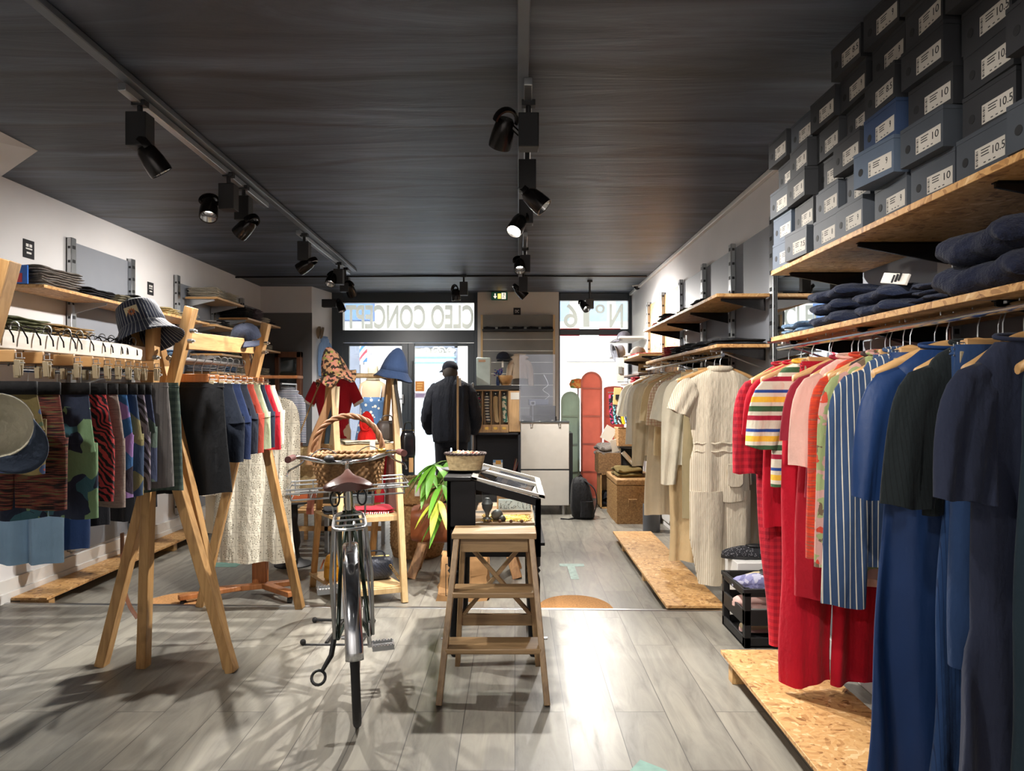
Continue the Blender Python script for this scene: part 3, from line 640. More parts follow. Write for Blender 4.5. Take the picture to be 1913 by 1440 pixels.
shelf('R', 1.14, .9, 3.22, 1.555, 'chipboard shelf under the shoe boxes holding folded jeans', brk=(3.14, 2.52, 1.8), seam=2.52)
shelf('R', 1.195, 4.28, 6.72, 1.90, 'upper chipboard shelf of the far right unit', brk=(4.36, 5.12, 5.9, 6.62))
shelf('R', 1.195, 4.28, 6.6, 1.60, 'lower chipboard shelf of the far right unit above the beige clothes', brk=(4.36, 5.12, 5.9), seam=5.4)
shelf('R', 1.2, 7.0, 8.6, 1.70, 'light shelf with caps at the far end of the right wall', mat=M_woodl, brk=(7.1, 8.3))
shelf('R', 1.25, 7.3, 8.8, 1.52, 'dark shelf under the caps at the far end of the right wall', mat=plain('dark_shelf', (86, 74, 66), .6), brk=(7.4,))
shelf('R', 1.2, 6.95, 8.2, 1.42, 'grey shelf behind the sock rack on the right wall', mat=plain('grey_shelf', (120, 110, 104), .6))
shelf('R', 1.22, 8.4, 9.3, 1.98, 'upper white glossy shelf in the far right corner', mat=M_white)
shelf('R', 1.22, 8.4, 9.3, 1.78, 'lower white glossy shelf in the far right corner', mat=M_white)
shelf('L', -2.88, 4.42, 6.82, 1.975, 'chipboard shelf on the left wall with folded grey and navy trousers', brk=(5.17, 5.98, 6.75), seam=5.57)
shelf('L', -2.80, 4.0, 6.82, 1.60, 'chipboard shelf on the left wall with folded green and sand trousers', brk=(5.17, 5.98))
shelf('L', -2.84, 6.9, 7.58, 2.235, 'small wooden shelf high on the left wall with cream folded clothes', mat=M_beech, brk=(6.94, 7.5))
shelf('L', -2.84, 6.86, 7.58, 1.97, 'wooden shelf on the left wall below the cream folded clothes', mat=M_beech, brk=(6.94, 7.5))
shelf('L', -2.84, 7.68, 8.76, 2.12, 'wooden shelf on the left wall with dark folded trousers', mat=M_beech, brk=(7.75, 8.4))
shelf('L', -2.84, 7.0, 7.58, 1.70, 'wooden shelf on the left wall holding folded blue jeans', mat=M_beech, brk=(7.05,))
shelf('L', -2.84, 7.68, 8.76, 1.82, 'wooden shelf on the left wall with printed folded shirts', mat=M_beech, brk=(7.75, 8.4))
shelf('L', -2.84, 6.9, 8.7, 1.52, 'lowest wooden shelf on the left wall with striped folded shirts', mat=M_beech, brk=(7.05, 8.4))
def rail(x, y0, y1, z, label, side, brk):
    xw = XR - .05 if side == 'R' else XL + .05
    s = thing('clothes_rail', label, 'clothes rail', (x, (y0 + y1) / 2, z))
    m = MB(); m.tube([(x, y0, z), (x, y1, z)], .0125, 16); m.build('tube', M_chrome, s)
    for y in brk:
        m = MB(); m.tube([(xw, y, z + .02), (x - (.07 if side == 'R' else -.07), y, z + .025)], .006, 8); m.tube([(x, y, z + .025), (x, y, z - .0)], .008, 8); m.tube([(xw, y, z - .08), (x, y, z + .018)], .005, 6)
        m.build('bracket', M_steel, s)
    return s
ZR = 1.515
rail(1.22, 1.0, 3.34, ZR, 'shiny chrome clothes rail nearest on the right', 'R', (3.3, 2.55, 1.8))
rail(1.26, 4.38, 6.9, 1.54, 'chrome clothes rail of the beige clothes', 'R', (4.4, 5.1, 5.87, 6.68))
rail(-2.80, 4.1, 6.8, 1.44, 'chrome clothes rail along the left wall', 'L', (5.17, 5.98, 6.7))
# mirror on the right wall between the two units
mr = thing('wall_mirror', 'tall mirror on the right wall between the two shelf units', 'mirror', (XR, 3.8, 1.0))
m = MB(); m.bx(XR - .032, XR - .026, 3.40, 4.22, .35, 2.02); m.build('mirror_glass', plain('mirror_surface', (235, 240, 242), .01, 1, noise=0), mr, smooth=0)
m = MB(); m.bx(XR - .025, XR - .012, 3.38, 4.24, .33, 2.04); m.bx(XR - .036, XR - .012, 4.215, 4.24, .33, 2.04); m.bx(XR - .036, XR - .012, 3.38, 3.40, .33, 2.04); m.build('frame', M_black, mr)
# low chipboard platforms
def platform(x0, x1, y0, y1, zt, zf, label, legs, inset=.02, seam=None):
    s = thing('display_platform', label, 'platform', ((x0 + x1) / 2, (y0 + y1) / 2, zf), group='low chipboard platforms')
    for a, b in ([(y0, y1)] if not seam else [(y0, seam), (seam + .004, y1)]):
        m = MB(); m.bx(x0, x1, a, b, zt - .018, zt); m.build('board', M_osb, s, bevel=.002)
    for y in legs:
        m = MB(); m.bx(x0 + inset, x1 - inset, y - .03, y + .03, zf, zt - .018); m.build('support', M_woodx, s, bevel=.002)
platform(.955, 1.34, .9, 3.36, .115, 0, 'long chipboard platform under the red and blue clothes', (3.27, 2.3, 1.3))
platform(.915, 1.27, 4.37, 6.75, .025, ZL, 'chipboard platform under the beige clothes', (4.43, 5.3, 6.3), seam=5.6)
platform(-3.165, -2.94, 4.54, 8.2, .025, ZL, 'chipboard platform along the left wall', (4.62, 6.3, 7.9))
# ---------------- trestle clothes racks ----------------
def leg_bar(m, p, q, w_=.045, h_=.06): m.bar(p, q, w_, h_, up=(0, 1, 0))
def trestle(label, frames, beam, beam_mat, bolts):
    s = thing('trestle_rack', label, 'clothes rack', (frames[0][0][0].x, frames[0][0][0].y, 0), group='sawhorse clothes racks')
    for fr in frames:
        for (foot, top) in fr:
            m = MB(); leg_bar(m, foot, top); m.build('leg', M_wood, s, bevel=.003)
    m = MB(); m.bar(*beam); m.build('beam', beam_mat, s, bevel=.003)
    m = MB()
    for b in bolts: m.cyl(b, Vector(b) + Vector((.022, -.004, 0)), .011, 8); m.cyl(b, Vector(b) + Vector((.034, -.006, 0)), .005, 8)
    m.build('bolts', M_steel, s); return s
def G(px, py): Y = H * F / (py - VY); return Vector((XP(px, Y), Y, 0))
fA = [(G(262, 1250) + Vector((0, .03, 0)), P(287, 590, 3.38)), (G(431, 1257) + Vector((0, .02, 0)), P(240, 585, 3.42))]
fB = [(G(190, 1243), P(358, 574, 3.50)), (G(418, 1257) - Vector((0, -.07, 0)), P(288, 612, 3.56))]
fN = [(Vector((-2.12, 2.36, 0)), P(18, 487, 2.42)), (Vector((-1.80, 2.30, 0)), Vector((-1.98, 2.35, 1.70)))]
fC = [(G(375, 1132), P(498, 604, 4.40)), (G(561, 1136), P(452, 618, 4.42))]
M_beamw = wood('pale_beam', (226, 216, 200), (242, 234, 222), axis=1)
trestle('near wooden sawhorse rack hung with boxer shorts', [fN, fA], (Vector((-1.765, 2.2, 1.49)), Vector((-1.735, 3.42, 1.49)), .04, .065), M_beamw, [P(287, 668, 3.36), P(290, 700, 3.36)])
trestle('far wooden sawhorse rack hung with dark skirts and shorts', [fB, fC], (Vector((-1.60, 3.50, 1.562)), Vector((-1.60, 4.42, 1.592)), .04, .085), M_woodx, [P(356, 618, 3.46), P(352, 637, 3.46), P(494, 641, 4.38), P(491, 658, 4.38)])
m = MB(); m.tube([(-1.66, 3.46, 1.475), (-1.66, 4.46, 1.475)], .012, 10); tag(m.build('rack_tube', M_steel), 'steel hanging tube across the far sawhorse rack', 'clothes rail')
# ---------------- folding step stool ----------------
st = thing('step_stool', 'folding wooden step stool with X-shaped back, in front of the glass case', 'step stool', (-.09, 3.25, 0))
m = MB(); m.bx(-.287, .098, 3.27, 3.47, .645, .672); m.build('top_board', M_stool, st, bevel=.004)
for s_, tx, fx in ((-1, -.265, -.318), (1, .075, .135)):
    m = MB(); m.bar((fx, 3.02, 0), (tx, 3.30, .648), .026, .05, up=(0, 1, 0)); m.build('leg', M_stoolz, st, bevel=.003)
for tx, fx in ((-.245, -.275), (.055, .11)):
    m = MB(); m.bar((fx, 3.475, 0), (tx, 3.45, .648), .024, .045, up=(0, 1, 0)); m.build('leg', M_stoolz, st, bevel=.003)
m = MB(); m.bx(-.255, .065, 3.43, 3.45, .56, .645); m.bx(-.25, .06, 3.30, 3.32, .58, .645); m.build('apron', M_stool, st, bevel=.003)
for z, x0, x1, yc in ((.43, -.275, .085, 3.2), (.215, -.298, .112, 3.11)):
    m = MB(); m.bx(x0, x1, yc - .03, yc + .13, z - .024, z); m.build('step', M_stool, st, bevel=.005)
m = MB(); m.bx(-.262, .092, 3.455, 3.475, .195, .25); m.build('cross_rail', M_stool, st, bevel=.003)
m = MB(); m.bar((-.235, 3.447, .60), (.075, 3.455, .25), .018, .032, up=(0, 1, 0)); m.build('cross_brace', M_stool, st, bevel=.002)
m = MB(); m.bar((.05, 3.462, .60), (-.245, 3.468, .25), .018, .032, up=(0, 1, 0)); m.build('cross_brace', M_stool, st, bevel=.002)
m = MB(); m.cyl((-.32, 3.13, .245), (-.29, 3.13, .245), .006, 8); m.cyl((.105, 3.13, .245), (.14, 3.13, .245), .006, 8); m.build('hinge_pins', M_steel, st)
# ---------------- black glass display case ----------------
M_casek = plain('black_lacquer', (13, 12, 14), .45, 0, spec=.2, noise=.04)
gc = thing('display_case', 'black wooden jewellery case with sloping glass lid and turned legs', 'display case', (-.1, 4.0, 0))
X0, X1, Y0, Y1 = -.335, .128, 3.56, 4.30; ZB, ZT, ZS = .652, .875, .785; xs = -.215
m = MB()
def case_side(y, t_):
    # left solid part, rails round the opening
    m.bx(X0, xs + .02, y, y + t_, .50, ZT); m.bx(xs + .02, X1, y, y + t_, .50, ZB)
    m.bx(X1 - .028, X1, y, y + t_, ZB, ZS)
    V = [(xs + .02, ZT), (xs + .02, ZT - .045), (X1, ZS - .04), (X1, ZS)]
    V = [(a, y, b) for a, b in V] + [(a, y + t_, b) for a, b in V]; m.add(V, [(0, 1, 2, 3), (7, 6, 5, 4), (0, 4, 5, 1), (1, 5, 6, 2), (2, 6, 7, 3), (3, 7, 4, 0)])
case_side(Y0, .022); case_side(Y1 - .022, .022)
m.bx(X0, X0 + .02, Y0, Y1, .5, ZT); m.bx(X1 - .02, X1, Y0, Y1, .5, ZB + .02); m.bx(X0, X1, Y0, Y1, ZB - .02, ZB); m.bx(X1 - .028, X1, Y0, Y0 + .03, .5, ZS); m.bx(X1 - .028, X1, Y1 - .03, Y1, .5, ZS)
m.bx(X1 - .005, X1 + .02, Y0, Y1, .555, .57); m.build('body', M_casek, gc, bevel=.002)
m = MB(); m.bx(X0 - .015, xs, Y0 - .015, Y1 + .015, ZT, ZT + .02); m.build('top_board', M_casek, gc, bevel=.004)
def slope(x): return ZT + .008 + (x - xs) / (X1 - xs) * (ZS - ZT)
ym = (Y0 + Y1) / 2 + .06
for ya, yb in ((Y0 - .01, ym), (ym + .004, Y1 + .01)):
    m = MB()
    for (a, b, c_, d_) in ((xs, X1 + .02, ya, ya + .028), (xs, X1 + .02, yb - .028, yb), (xs, xs + .03, ya, yb), (X1 - .012, X1 + .02, ya, yb)):
        V = [(x, y, slope(x) + dz) for dz in (0, .016) for (x, y) in ((a, c_), (b, c_), (b, d_), (a, d_))]; m.add(V, [(3, 2, 1, 0), (4, 5, 6, 7), (0, 1, 5, 4), (1, 2, 6, 5), (2, 3, 7, 6), (3, 0, 4, 7)])
    ld = m.build('glass_lid', plain('lid_frame', (150, 146, 138), .3, .3), gc, bevel=.002)
    g = MB(); V = [(x, y, slope(x) + .008) for (x, y) in ((xs + .03, ya + .028), (X1 - .012, ya + .028), (X1 - .012, yb - .028), (xs + .03, yb - .028))]; g.add(V, [(0, 1, 2, 3)])
    V0 = parent_loc(ld); g.build('lid_pane', glass('lid_glass', (.92, .97, .95), .3), ld, smooth=0)
m = MB(); m.bx(xs + .02, X1 - .028, Y0 + .008, Y0 + .011, ZB, ZS + .02); m.build('side_pane', glass('case_glass', (.97, .99, .98), .12), gc, smooth=0)
m = MB(); m.bx(X1 - .012, X1 - .009, Y0 + .03, Y1 - .03, ZB + .02, ZS); m.build('front_pane', bpy.data.materials['case_glass'], gc, smooth=0)
m = MB(); m.bx(X0 + .022, X1 - .03, Y0 + .025, Y1 - .025, ZB, ZB + .012); m.build('tray_board', wood('tray_wood', (128, 96, 70), (160, 124, 92), axis=0), gc)
prof = [(.035, 0), (.035, -.05), (.026, -.06), (.036, -.075), (.026, -.09), (.034, -.12), (.031, -.3), (.021, -.46), (.026, -.48), (.016, -.5)]
for x, y in ((X0 + .036, Y0 + .036), (X1 - .036, Y0 + .036), (X0 + .036, Y1 - .036), (X1 - .036, Y1 - .036)):
    m = MB(); m.lathe([(r_, .5 + z_) for r_, z_ in prof], 16, (x, y, 0), caps=(1, 1)); m.build('leg', M_casek, gc)
# contents of the case
jb = thing('jewellery_bust', 'small black jewellery hand and bust stand inside the glass case', 'jewellery stand', (-.14, 3.66, ZB + .012))
m = MB(); m.lathe([(.03, 0), (.028, .005), (.01, .02), (.012, .04), (.025, .06), (.03, .085), (.018, .1), (.012, .112), (.001, .114)], 14, (0, 0, 0)); m.build('bust', M_blackp, jb, world=False)
m = MB(); m.sphere((.05, -.02, .03), .028, 12, 8, (1.1, .8, 1)); m.sphere((.075, -.03, .012), .02, 10, 6); m.build('bracelet_roll', M_blackp, jb, world=False)
m = MB(); m.bx(-.09, .085, 3.93, 3.97, ZB + .02, ZB + .075); jt = m.build('earring_card', plain('pale_velvet', (200, 208, 206), .9), None); tag(jt, 'pale card strip of earrings standing at the back of the glass case', 'earring card')
random.seed(4); m = MB()
for k in range(60): m.sphere((random.uniform(-.085, .08), 3.928, ZB + random.uniform(.028, .068)), .002, 5, 4)
m.build('earrings', plain('dark_beads', (70, 60, 50), .3, .6), jt, world=False)
m = MB()
for k in range(230): m.sphere((random.uniform(-.17, .085), random.uniform(3.60, 3.80), ZB + .017), random.uniform(.002, .004), 5, 4)
for k in range(26): m.tube([Vector((random.uniform(-.17, .08), random.uniform(3.60, 3.8), ZB + .018)) + Vector((.012 * math.cos(a), .012 * math.sin(a), 0)) for a in [j * .628 for j in range(10)]], .0012, 4, loop=True)
g_ = m.build('gold_jewellery', M_brass); tag(g_, 'scatter of fine gold rings and chains on the case floor', 'jewellery'); g_['kind'] = 'stuff'
m = MB()
for k in range(4): x = -.13 + k * .055; m.sphere((x, 3.60, ZB + .018), .009, 8, 6)
tag(m.build('pendant_row', M_dwood), 'row of dark round pendants along the front of the glass case', 'jewellery')
m = MB(); m.bx(-.10, .09, 4.02, 4.03, ZB + .012, ZB + .13); tag(m.build('wooden_tray', M_beech), 'thin wooden tray edge standing inside the glass case', 'tray')
# ---------------- weaving helper ----------------
def woven(m, prof, n=96, rows=None, amp=.004, stakes=24, c=(0, 0, 0), sx=1, sy=1, rowh=.012, sq=0, mi=0):
    """lathe wall with over-and-under relief; sq>0 squares the plan"""
    c = Vector(c); z0, z1 = prof[0][1], prof[-1][1]; rows = rows or max(6, int((z1 - z0) / rowh) * 2); rings = []
    for i in range(rows + 1):
        z = z0 + (z1 - z0) * i / rows
        for (ra, za), (rb, zb) in zip(prof[:-1], prof[1:]):
            if za <= z <= zb + 1e-9: r_ = ra + (rb - ra) * (z - za) / max(zb - za, 1e-9); break
        row = (i // 2); ring = []
        for j in range(n):
            th = 2 * math.pi * j / n; d = amp * math.sin(stakes * th / 1 + math.pi * row) * (1 if i % 2 else .0)
            cx, cy = math.cos(th), math.sin(th)
            if sq: e = 2 / sq; k_ = (abs(cx) ** sq + abs(cy) ** sq) ** (-1 / sq); cx, cy = cx * k_, cy * k_
            ring.append(c + Vector(((r_ + d) * cx * sx, (r_ + d) * cy * sy, z)))
        rings.append(ring)
    return m.loft(rings, mi, (1, 0))
def rim(m, r_, z, c=(0, 0, 0), sx=1, sy=1, t=.008, n=64, sq=0, tw=14, mi=0):
    c = Vector(c)
    for ph in (0, math.pi):
        pts = []
        for j in range(n):
            th = 2 * math.pi * j / n; cx, cy = math.cos(th), math.sin(th)
            if sq: k_ = (abs(cx) ** sq + abs(cy) ** sq) ** (-1 / sq); cx, cy = cx * k_, cy * k_
            a = tw * th + ph; pts.append(c + Vector(((r_ + t * .5 * math.cos(a)) * cx * sx, (r_ + t * .5 * math.cos(a)) * cy * sy, z + t * .5 * math.sin(a))))
        m.tube(pts, t * .75, 6, mi, loop=True)
M_wick = weave('wicker', (150, 108, 66), (206, 164, 112)); M_wickd = weave('wicker_dark', (104, 74, 44), (160, 122, 80)); M_rattan = weave('rattan', (160, 118, 72), (200, 158, 104)); M_rush = weave('water_hyacinth', (128, 92, 56), (186, 148, 98))
M_straw = weave('straw', (170, 146, 104), (208, 186, 142))
# small basket on the display case
tr = MB(); tr.lathe([(.001, 0), (.09, 0), (.125, .012), (.128, .012), (.1, -.003), (.001, -.003)], 32, (-.262, 3.82, ZT + .024)); tag(tr.build('tray', M_blackp), 'thin black oval tray under the small basket on the glass case', 'tray')
bk = thing('small_basket', 'oval straw basket with dark rim on top of the glass case', 'basket', (-.262, 3.82, ZT + .026))
m = MB(); woven(m, [(.085, 0), (.1, .06), (.105, .085)], 90, None, .0025, 45, (0, 0, 0), 1.0, .75, .006); m.build('woven_wall', M_straw, bk, world=False, smooth=80)
m = MB(); rim(m, .106, .088, sx=1, sy=.75, t=.007); m.build('rim', plain('dark_rim', (52, 38, 34), .8), bk, world=False, smooth=80)
random.seed(8)
m = MB()
for k in range(40): a = random.random() * 6.28; r_ = random.random() * .08; m.box((r_ * math.cos(a), r_ * math.sin(a) * .75, .082 + random.random() * .012), (.018, .02, .008), (random.random() * 2, random.random() * 2, random.random() * 3), random.randrange(3))
q_ = m.build('scrunchies', [plain('s1', (190, 120, 104), .8), plain('s2', (166, 150, 110), .8), plain('s3', (230, 224, 214), .8)]); q_.location = (-.262, 3.82, ZT + .026); tag(q_, 'pile of small pink and cream trinkets in the basket on the case', 'trinkets'); q_['kind'] = 'stuff'
# ---------------- ladder display stand ----------------
FL, FR, RL, RR = Vector((-1.085, 4.55, 0)), Vector((-.722, 4.73, ZL)), Vector((-1.436, 5.13, ZL)), Vector((-1.07, 5.31, ZL)); FL = Vector((-1.075, 4.60, ZL))
TL, TR = Vector((-1.24, 4.88, 1.43)), Vector((-.862, 5.06, 1.43))
ls = thing('ladder_shelf', 'light wooden A-frame ladder shelf behind the bicycle', 'ladder shelf', tuple((FL + RR) / 2))
for f, tt, mt in ((FL, TL + Vector((.02, -.04, 0)), M_woodl), (FR, TR + Vector((.02, -.04, 0)), M_woodl), (RL, TL + Vector((-.02, .04, 0)), M_wood), (RR, TR + Vector((-.02, .04, 0)), M_wood)):
    m = MB(); m.bar(f, tt, .055, .04, up=(FL - FR).normalized()); m.build('leg', mt, ls, bevel=.003)
m = MB(); m.cyl(TL, TR + (TR - TL) * .05, .017, 12); m.build('top_dowel', M_woodl, ls)
u1 = (FR - FL).normalized(); u2 = (RL - FL).normalized()
def ladder_shelf_board(z, nm='shelf_board', over=.03):
    k = (z - ZL) / (1.43 - ZL); c4 = [FL.lerp(TL, k), FR.lerp(TR, k), RR.lerp(TR, k), RL.lerp(TL, k)]
    c4 = [c4[0] - u1 * over, c4[1] + u1 * over * .3, c4[2] + u1 * over * .3, c4[3] - u1 * over]
    m = MB(); V = [Vector((p.x, p.y, z - .022)) for p in c4] + [Vector((p.x, p.y, z)) for p in c4]; m.add(V, [(3, 2, 1, 0), (4, 5, 6, 7), (0, 1, 5, 4), (1, 2, 6, 5), (2, 3, 7, 6), (3, 0, 4, 7)])
    m.bar(c4[0] + Vector((0, 0, -.025)) * 1 + Vector((0, 0, z - c4[0].z)), c4[1] + Vector((0, 0, z - c4[1].z - .025)), .02, .035)
    m.build(nm, M_woodl, ls, bevel=.002)
for z in (.045, .50, .965): ladder_shelf_board(z)
def ladder_pt(z, a, b):
    k = (z - ZL) / (1.43 - ZL); f = FL.lerp(TL, k).lerp(FR.lerp(TR, k), a); r_ = RL.lerp(TL, k).lerp(RR.lerp(TR, k), a); p = f.lerp(r_, b); return Vector((p.x, p.y, z))
# ---------------- pommel bench, big baskets, bag, table ----------------
pb = thing('pommel_bench', 'brown leather pommel bench on splayed wooden legs behind the glass case', 'bench', (-.4, 5.5, ZL))
m = MB(); rings = []
for i in range(25):
    x = -.775 + .8 * i / 24; e = 1 - .10 * (abs(i - 12) / 12) ** 6 - (.02 if i % 4 == 0 else 0); ring = []
    for j in range(28):
        a = 2 * math.pi * j / 28; cx, cz = math.cos(a), math.sin(a); k_ = (abs(cx) ** 3.5 + abs(cz) ** 3.5) ** (-1 / 3.5); ring.append((x, 5.5 + cx * k_ * .16 * e, .325 + cz * k_ * .14 * e))
    rings.append(ring)
m.loft(rings); m.build('leather_body', M_leather, pb, smooth=60)
for px, s_, sy in ((-.70, -1, -1), (-.70, -1, 1), (-.05, 1, -1), (-.05, 1, 1)):
    m = MB(); m.bar((px + .07 * s_ + .0, 5.5 + sy * .16, ZL), (px - .02 * s_, 5.5 + sy * .06, .22), .07, .045, up=(0, 1, 0)); m.build('leg', wood('bench_leg', (140, 96, 56), (186, 140, 90)), pb, bevel=.004)
hb = thing('laundry_basket', 'tall round woven basket with bulging lid beside the leather bench', 'basket', (-.83, 6.15, ZL))
m = MB(); woven(m, [(.20, 0), (.225, .1), (.225, .42), (.21, .46)], 140, None, .009, 32, (0, 0, 0), 1, 1, .024); m.build('woven_wall', M_wick, hb, world=False, smooth=80)
m = MB(); woven(m, [(.24, .46), (.24, .52), (.235, .56)], 140, None, .009, 32, (0, 0, 0), 1, 1, .024); m.lathe([(.235, .56), (.2, .60), (.12, .62), (.001, .625)], 48)
m.build('lid', M_rattan, hb, world=False, smooth=80)
m = MB(); woven(m, [(.21, .585), (.215, .63)], 90, None, .005, 24, (.02, 0, 0), 1, 1, .016); rim(m, .212, .64, (.02, 0, 0), t=.014)
q_ = m.build('basket_tray', M_straw, None); q_.location = (-.83, 6.15, ZL); tag(q_, 'shallow straw tray resting on the tall round basket', 'tray')
m = MB(); m.bx(-.02, .02, -.003, .003, -.09, 0); q_ = m.build('price_tag', M_paper, None, bevel=.002); q_.location = (-.80, 5.905, .56); tag(q_, 'white paper price tag hanging on the tall round basket', 'price tag')
# paper bag
pg = thing('paper_bag', 'crumpled brown paper shopping bag under the glass case', 'paper bag', (-.345, 4.85, ZL))
random.seed(3); m = MB(); rings = []
for i in range(9):
    z = i / 8 * .30; sc = 1.0 - .12 * i / 8; ring = []
    for (x, y) in [(-.17, -.09), (-.06, -.1), (.06, -.1), (.17, -.09), (.175, 0), (.17, .09), (.06, .1), (-.06, .1), (-.17, .09), (-.175, 0)]:
        ring.append((x * sc + random.uniform(-1, 1) * .012 + .01 * i / 8, y * sc * (1 - .4 * i / 8) + random.uniform(-1, 1) * .012, z + (random.uniform(-.02, .02) if i else 0)))
    rings.append(ring)
m.loft(rings, 0, (1, 0)); M_kraft = plain('kraft_paper', (176, 134, 88), .8, noise=.08, nscale=20, bump=.3, bscale=25)
m.build('bag_body', M_kraft, pg, world=False, smooth=20, solid=.002)
m = MB(); 
for (a, b, c_, d_) in ((-.11, -.106, .04, .25), (.02, .024, .04, .25), (-.11, .024, .246, .25), (-.11, .024, .04, .044)): m.bx(a, b, -.116, -.114, c_, d_)
put_text(m, 'CEPT', Matrix.Translation((-.035, -.114, .14)) @ Euler((R(90), 0, 0)).to_matrix().to_4x4(), .08, .025, .002, 0)
m.build('printed_frame', M_ink, pg, world=False, smooth=0)
# round pedestal table with shoes
tb = thing('pedestal_table', 'small round black pedestal table behind the crochet dress', 'table', (-1.77, 5.78, ZL))
m = MB(); m.lathe([(.001, .50), (.155, .50), (.16, .508), (.155, .515), (.001, .515)], 40); m.build('table_top', plain('table_grey', (58, 60, 64), .35), tb, world=False)
m = MB(); m.lathe([(.05, .5), (.045, .49), (.03, .47), (.034, .4), (.03, .33), (.05, .24), (.055, .18), (.04, .12), (.05, .06), (.08, .035), (.13, .02), (.15, .008), (.15, 0)], 32, caps=(1, 1)); m.build('pedestal', M_blackp, tb, world=False)
def shoe(name, label, loc, rot, mat_u, mat_s, grp=None, L=.26):
    s = thing(name, label, 'shoe', loc, rot, grp)
    def ring(y, w_, h_, z0=.018, open_=0):
        return [(w_ * math.cos(a), y, z0 + max(0, math.sin(a)) * h_ if math.sin(a) > 0 else z0 + math.sin(a) * .006) for a in [2 * math.pi * j / 20 for j in range(20)]]
    m = MB(); m.loft([ring(-.13, .012, .03), ring(-.12, .028, .055), ring(-.08, .036, .062), ring(-.03, .038, .06), ring(.02, .043, .058), ring(.07, .046, .045), ring(.11, .036, .032), ring(.13, .012, .02)]); m.build('upper', mat_u, s, world=False, smooth=80)
    m = MB(); pts = [(.045 * math.cos(a) * (1.05 if math.sin(a) > 0 else .85), .135 * math.sin(a)) for a in [2 * math.pi * j / 28 for j in range(28)]]; m.loft([[(x, y, 0) for x, y in pts], [(x, y, .02) for x, y in pts]]); m.build('sole', mat_s, s, world=False)
    m = MB(); m.sphere((0, -.06, .078), .03, 14, 8, (1, 1.9, .35)); m.build('opening', M_blackp, s, world=False)
    return s
M_or = fabric('espadrille_orange', (214, 116, 76)); M_jute = weave('jute', (170, 130, 84), (210, 172, 120)); M_cr = fabric('espadrille_cream', (226, 206, 168))
shoe('espadrille', 'orange canvas espadrille at the front of the round black table', (-1.72, 5.70, ZL + .515), R(100), M_or, M_jute, 'espadrilles on the round table')
shoe('espadrille', 'second orange espadrille just behind the first', (-1.73, 5.80, ZL + .515), R(96), M_or, M_jute, 'espadrilles on the round table')
shoe('espadrille', 'cream espadrille behind the two orange ones', (-1.76, 5.88, ZL + .515), R(105), M_cr, M_jute, 'espadrilles on the round table')
# grey-legged stand of wood bars seen behind the ladder shelf
bn = thing('bench', 'low wooden slatted bench with grey legs behind the ladder shelf', 'bench', (-1.5, 6.4, ZL))
for yy in (6.25, 6.4, 6.55):
    m = MB(); m.bx(-1.9, -1.15, yy - .05, yy + .05, .28, .305); m.build('slat', M_beech, bn, bevel=.003)
for xx in (-1.62, -1.2):
    m = MB(); m.bx(xx - .015, xx + .015, 6.2, 6.24, ZL, .28); m.bx(xx - .015, xx + .015, 6.56, 6.6, ZL, .28); m.bx(xx - .015, xx + .015, 6.2, 6.6, .26, .28); m.build('leg_frame', M_steel, bn)
m = MB(); m.bx(-1.9, -1.15, 6.2, 6.22, .13, .17); m.build('stretcher', M_beech, bn)
# rolling garment stand with crochet dress
gs = thing('garment_stand', 'reddish wooden rolling garment stand under the crochet dress', 'garment stand', (-1.76, 4.95, ZL))
m = MB(); m.bx(-1.795, -1.70, 4.93, 4.99, ZL + .06, 1.40); m.build('post', M_redwood, gs, bevel=.004)
m = MB(); m.bar((-2.05, 4.78, ZL + .06), (-1.50, 5.02, ZL + .06), .06, .035); m.bar((-1.72, 4.94, ZL + .06), (-1.45, 4.70, ZL + .062), .06, .035); m.bar((-1.76, 4.93, ZL + .062), (-2.15, 4.62, ZL + .06), .05, .03); m.build('base', M_redwood, gs, bevel=.004)
m = MB(); m.bx(-2.12, -1.47, 4.88, 5.02, 1.41, 1.43); m.build('top_bar', M_redwood, gs, bevel=.003)
for (x, y) in ((-1.47, 4.72), (-2.04, 4.78), (-2.13, 4.64), (-1.52, 5.01)):
    m = MB(); m.cyl((x - .012, y, ZL + .022), (x + .012, y, ZL + .022), .022, 16); m.box((x, y, ZL + .04), (.03, .02, .02)); m.build('caster', M_blackp, gs)
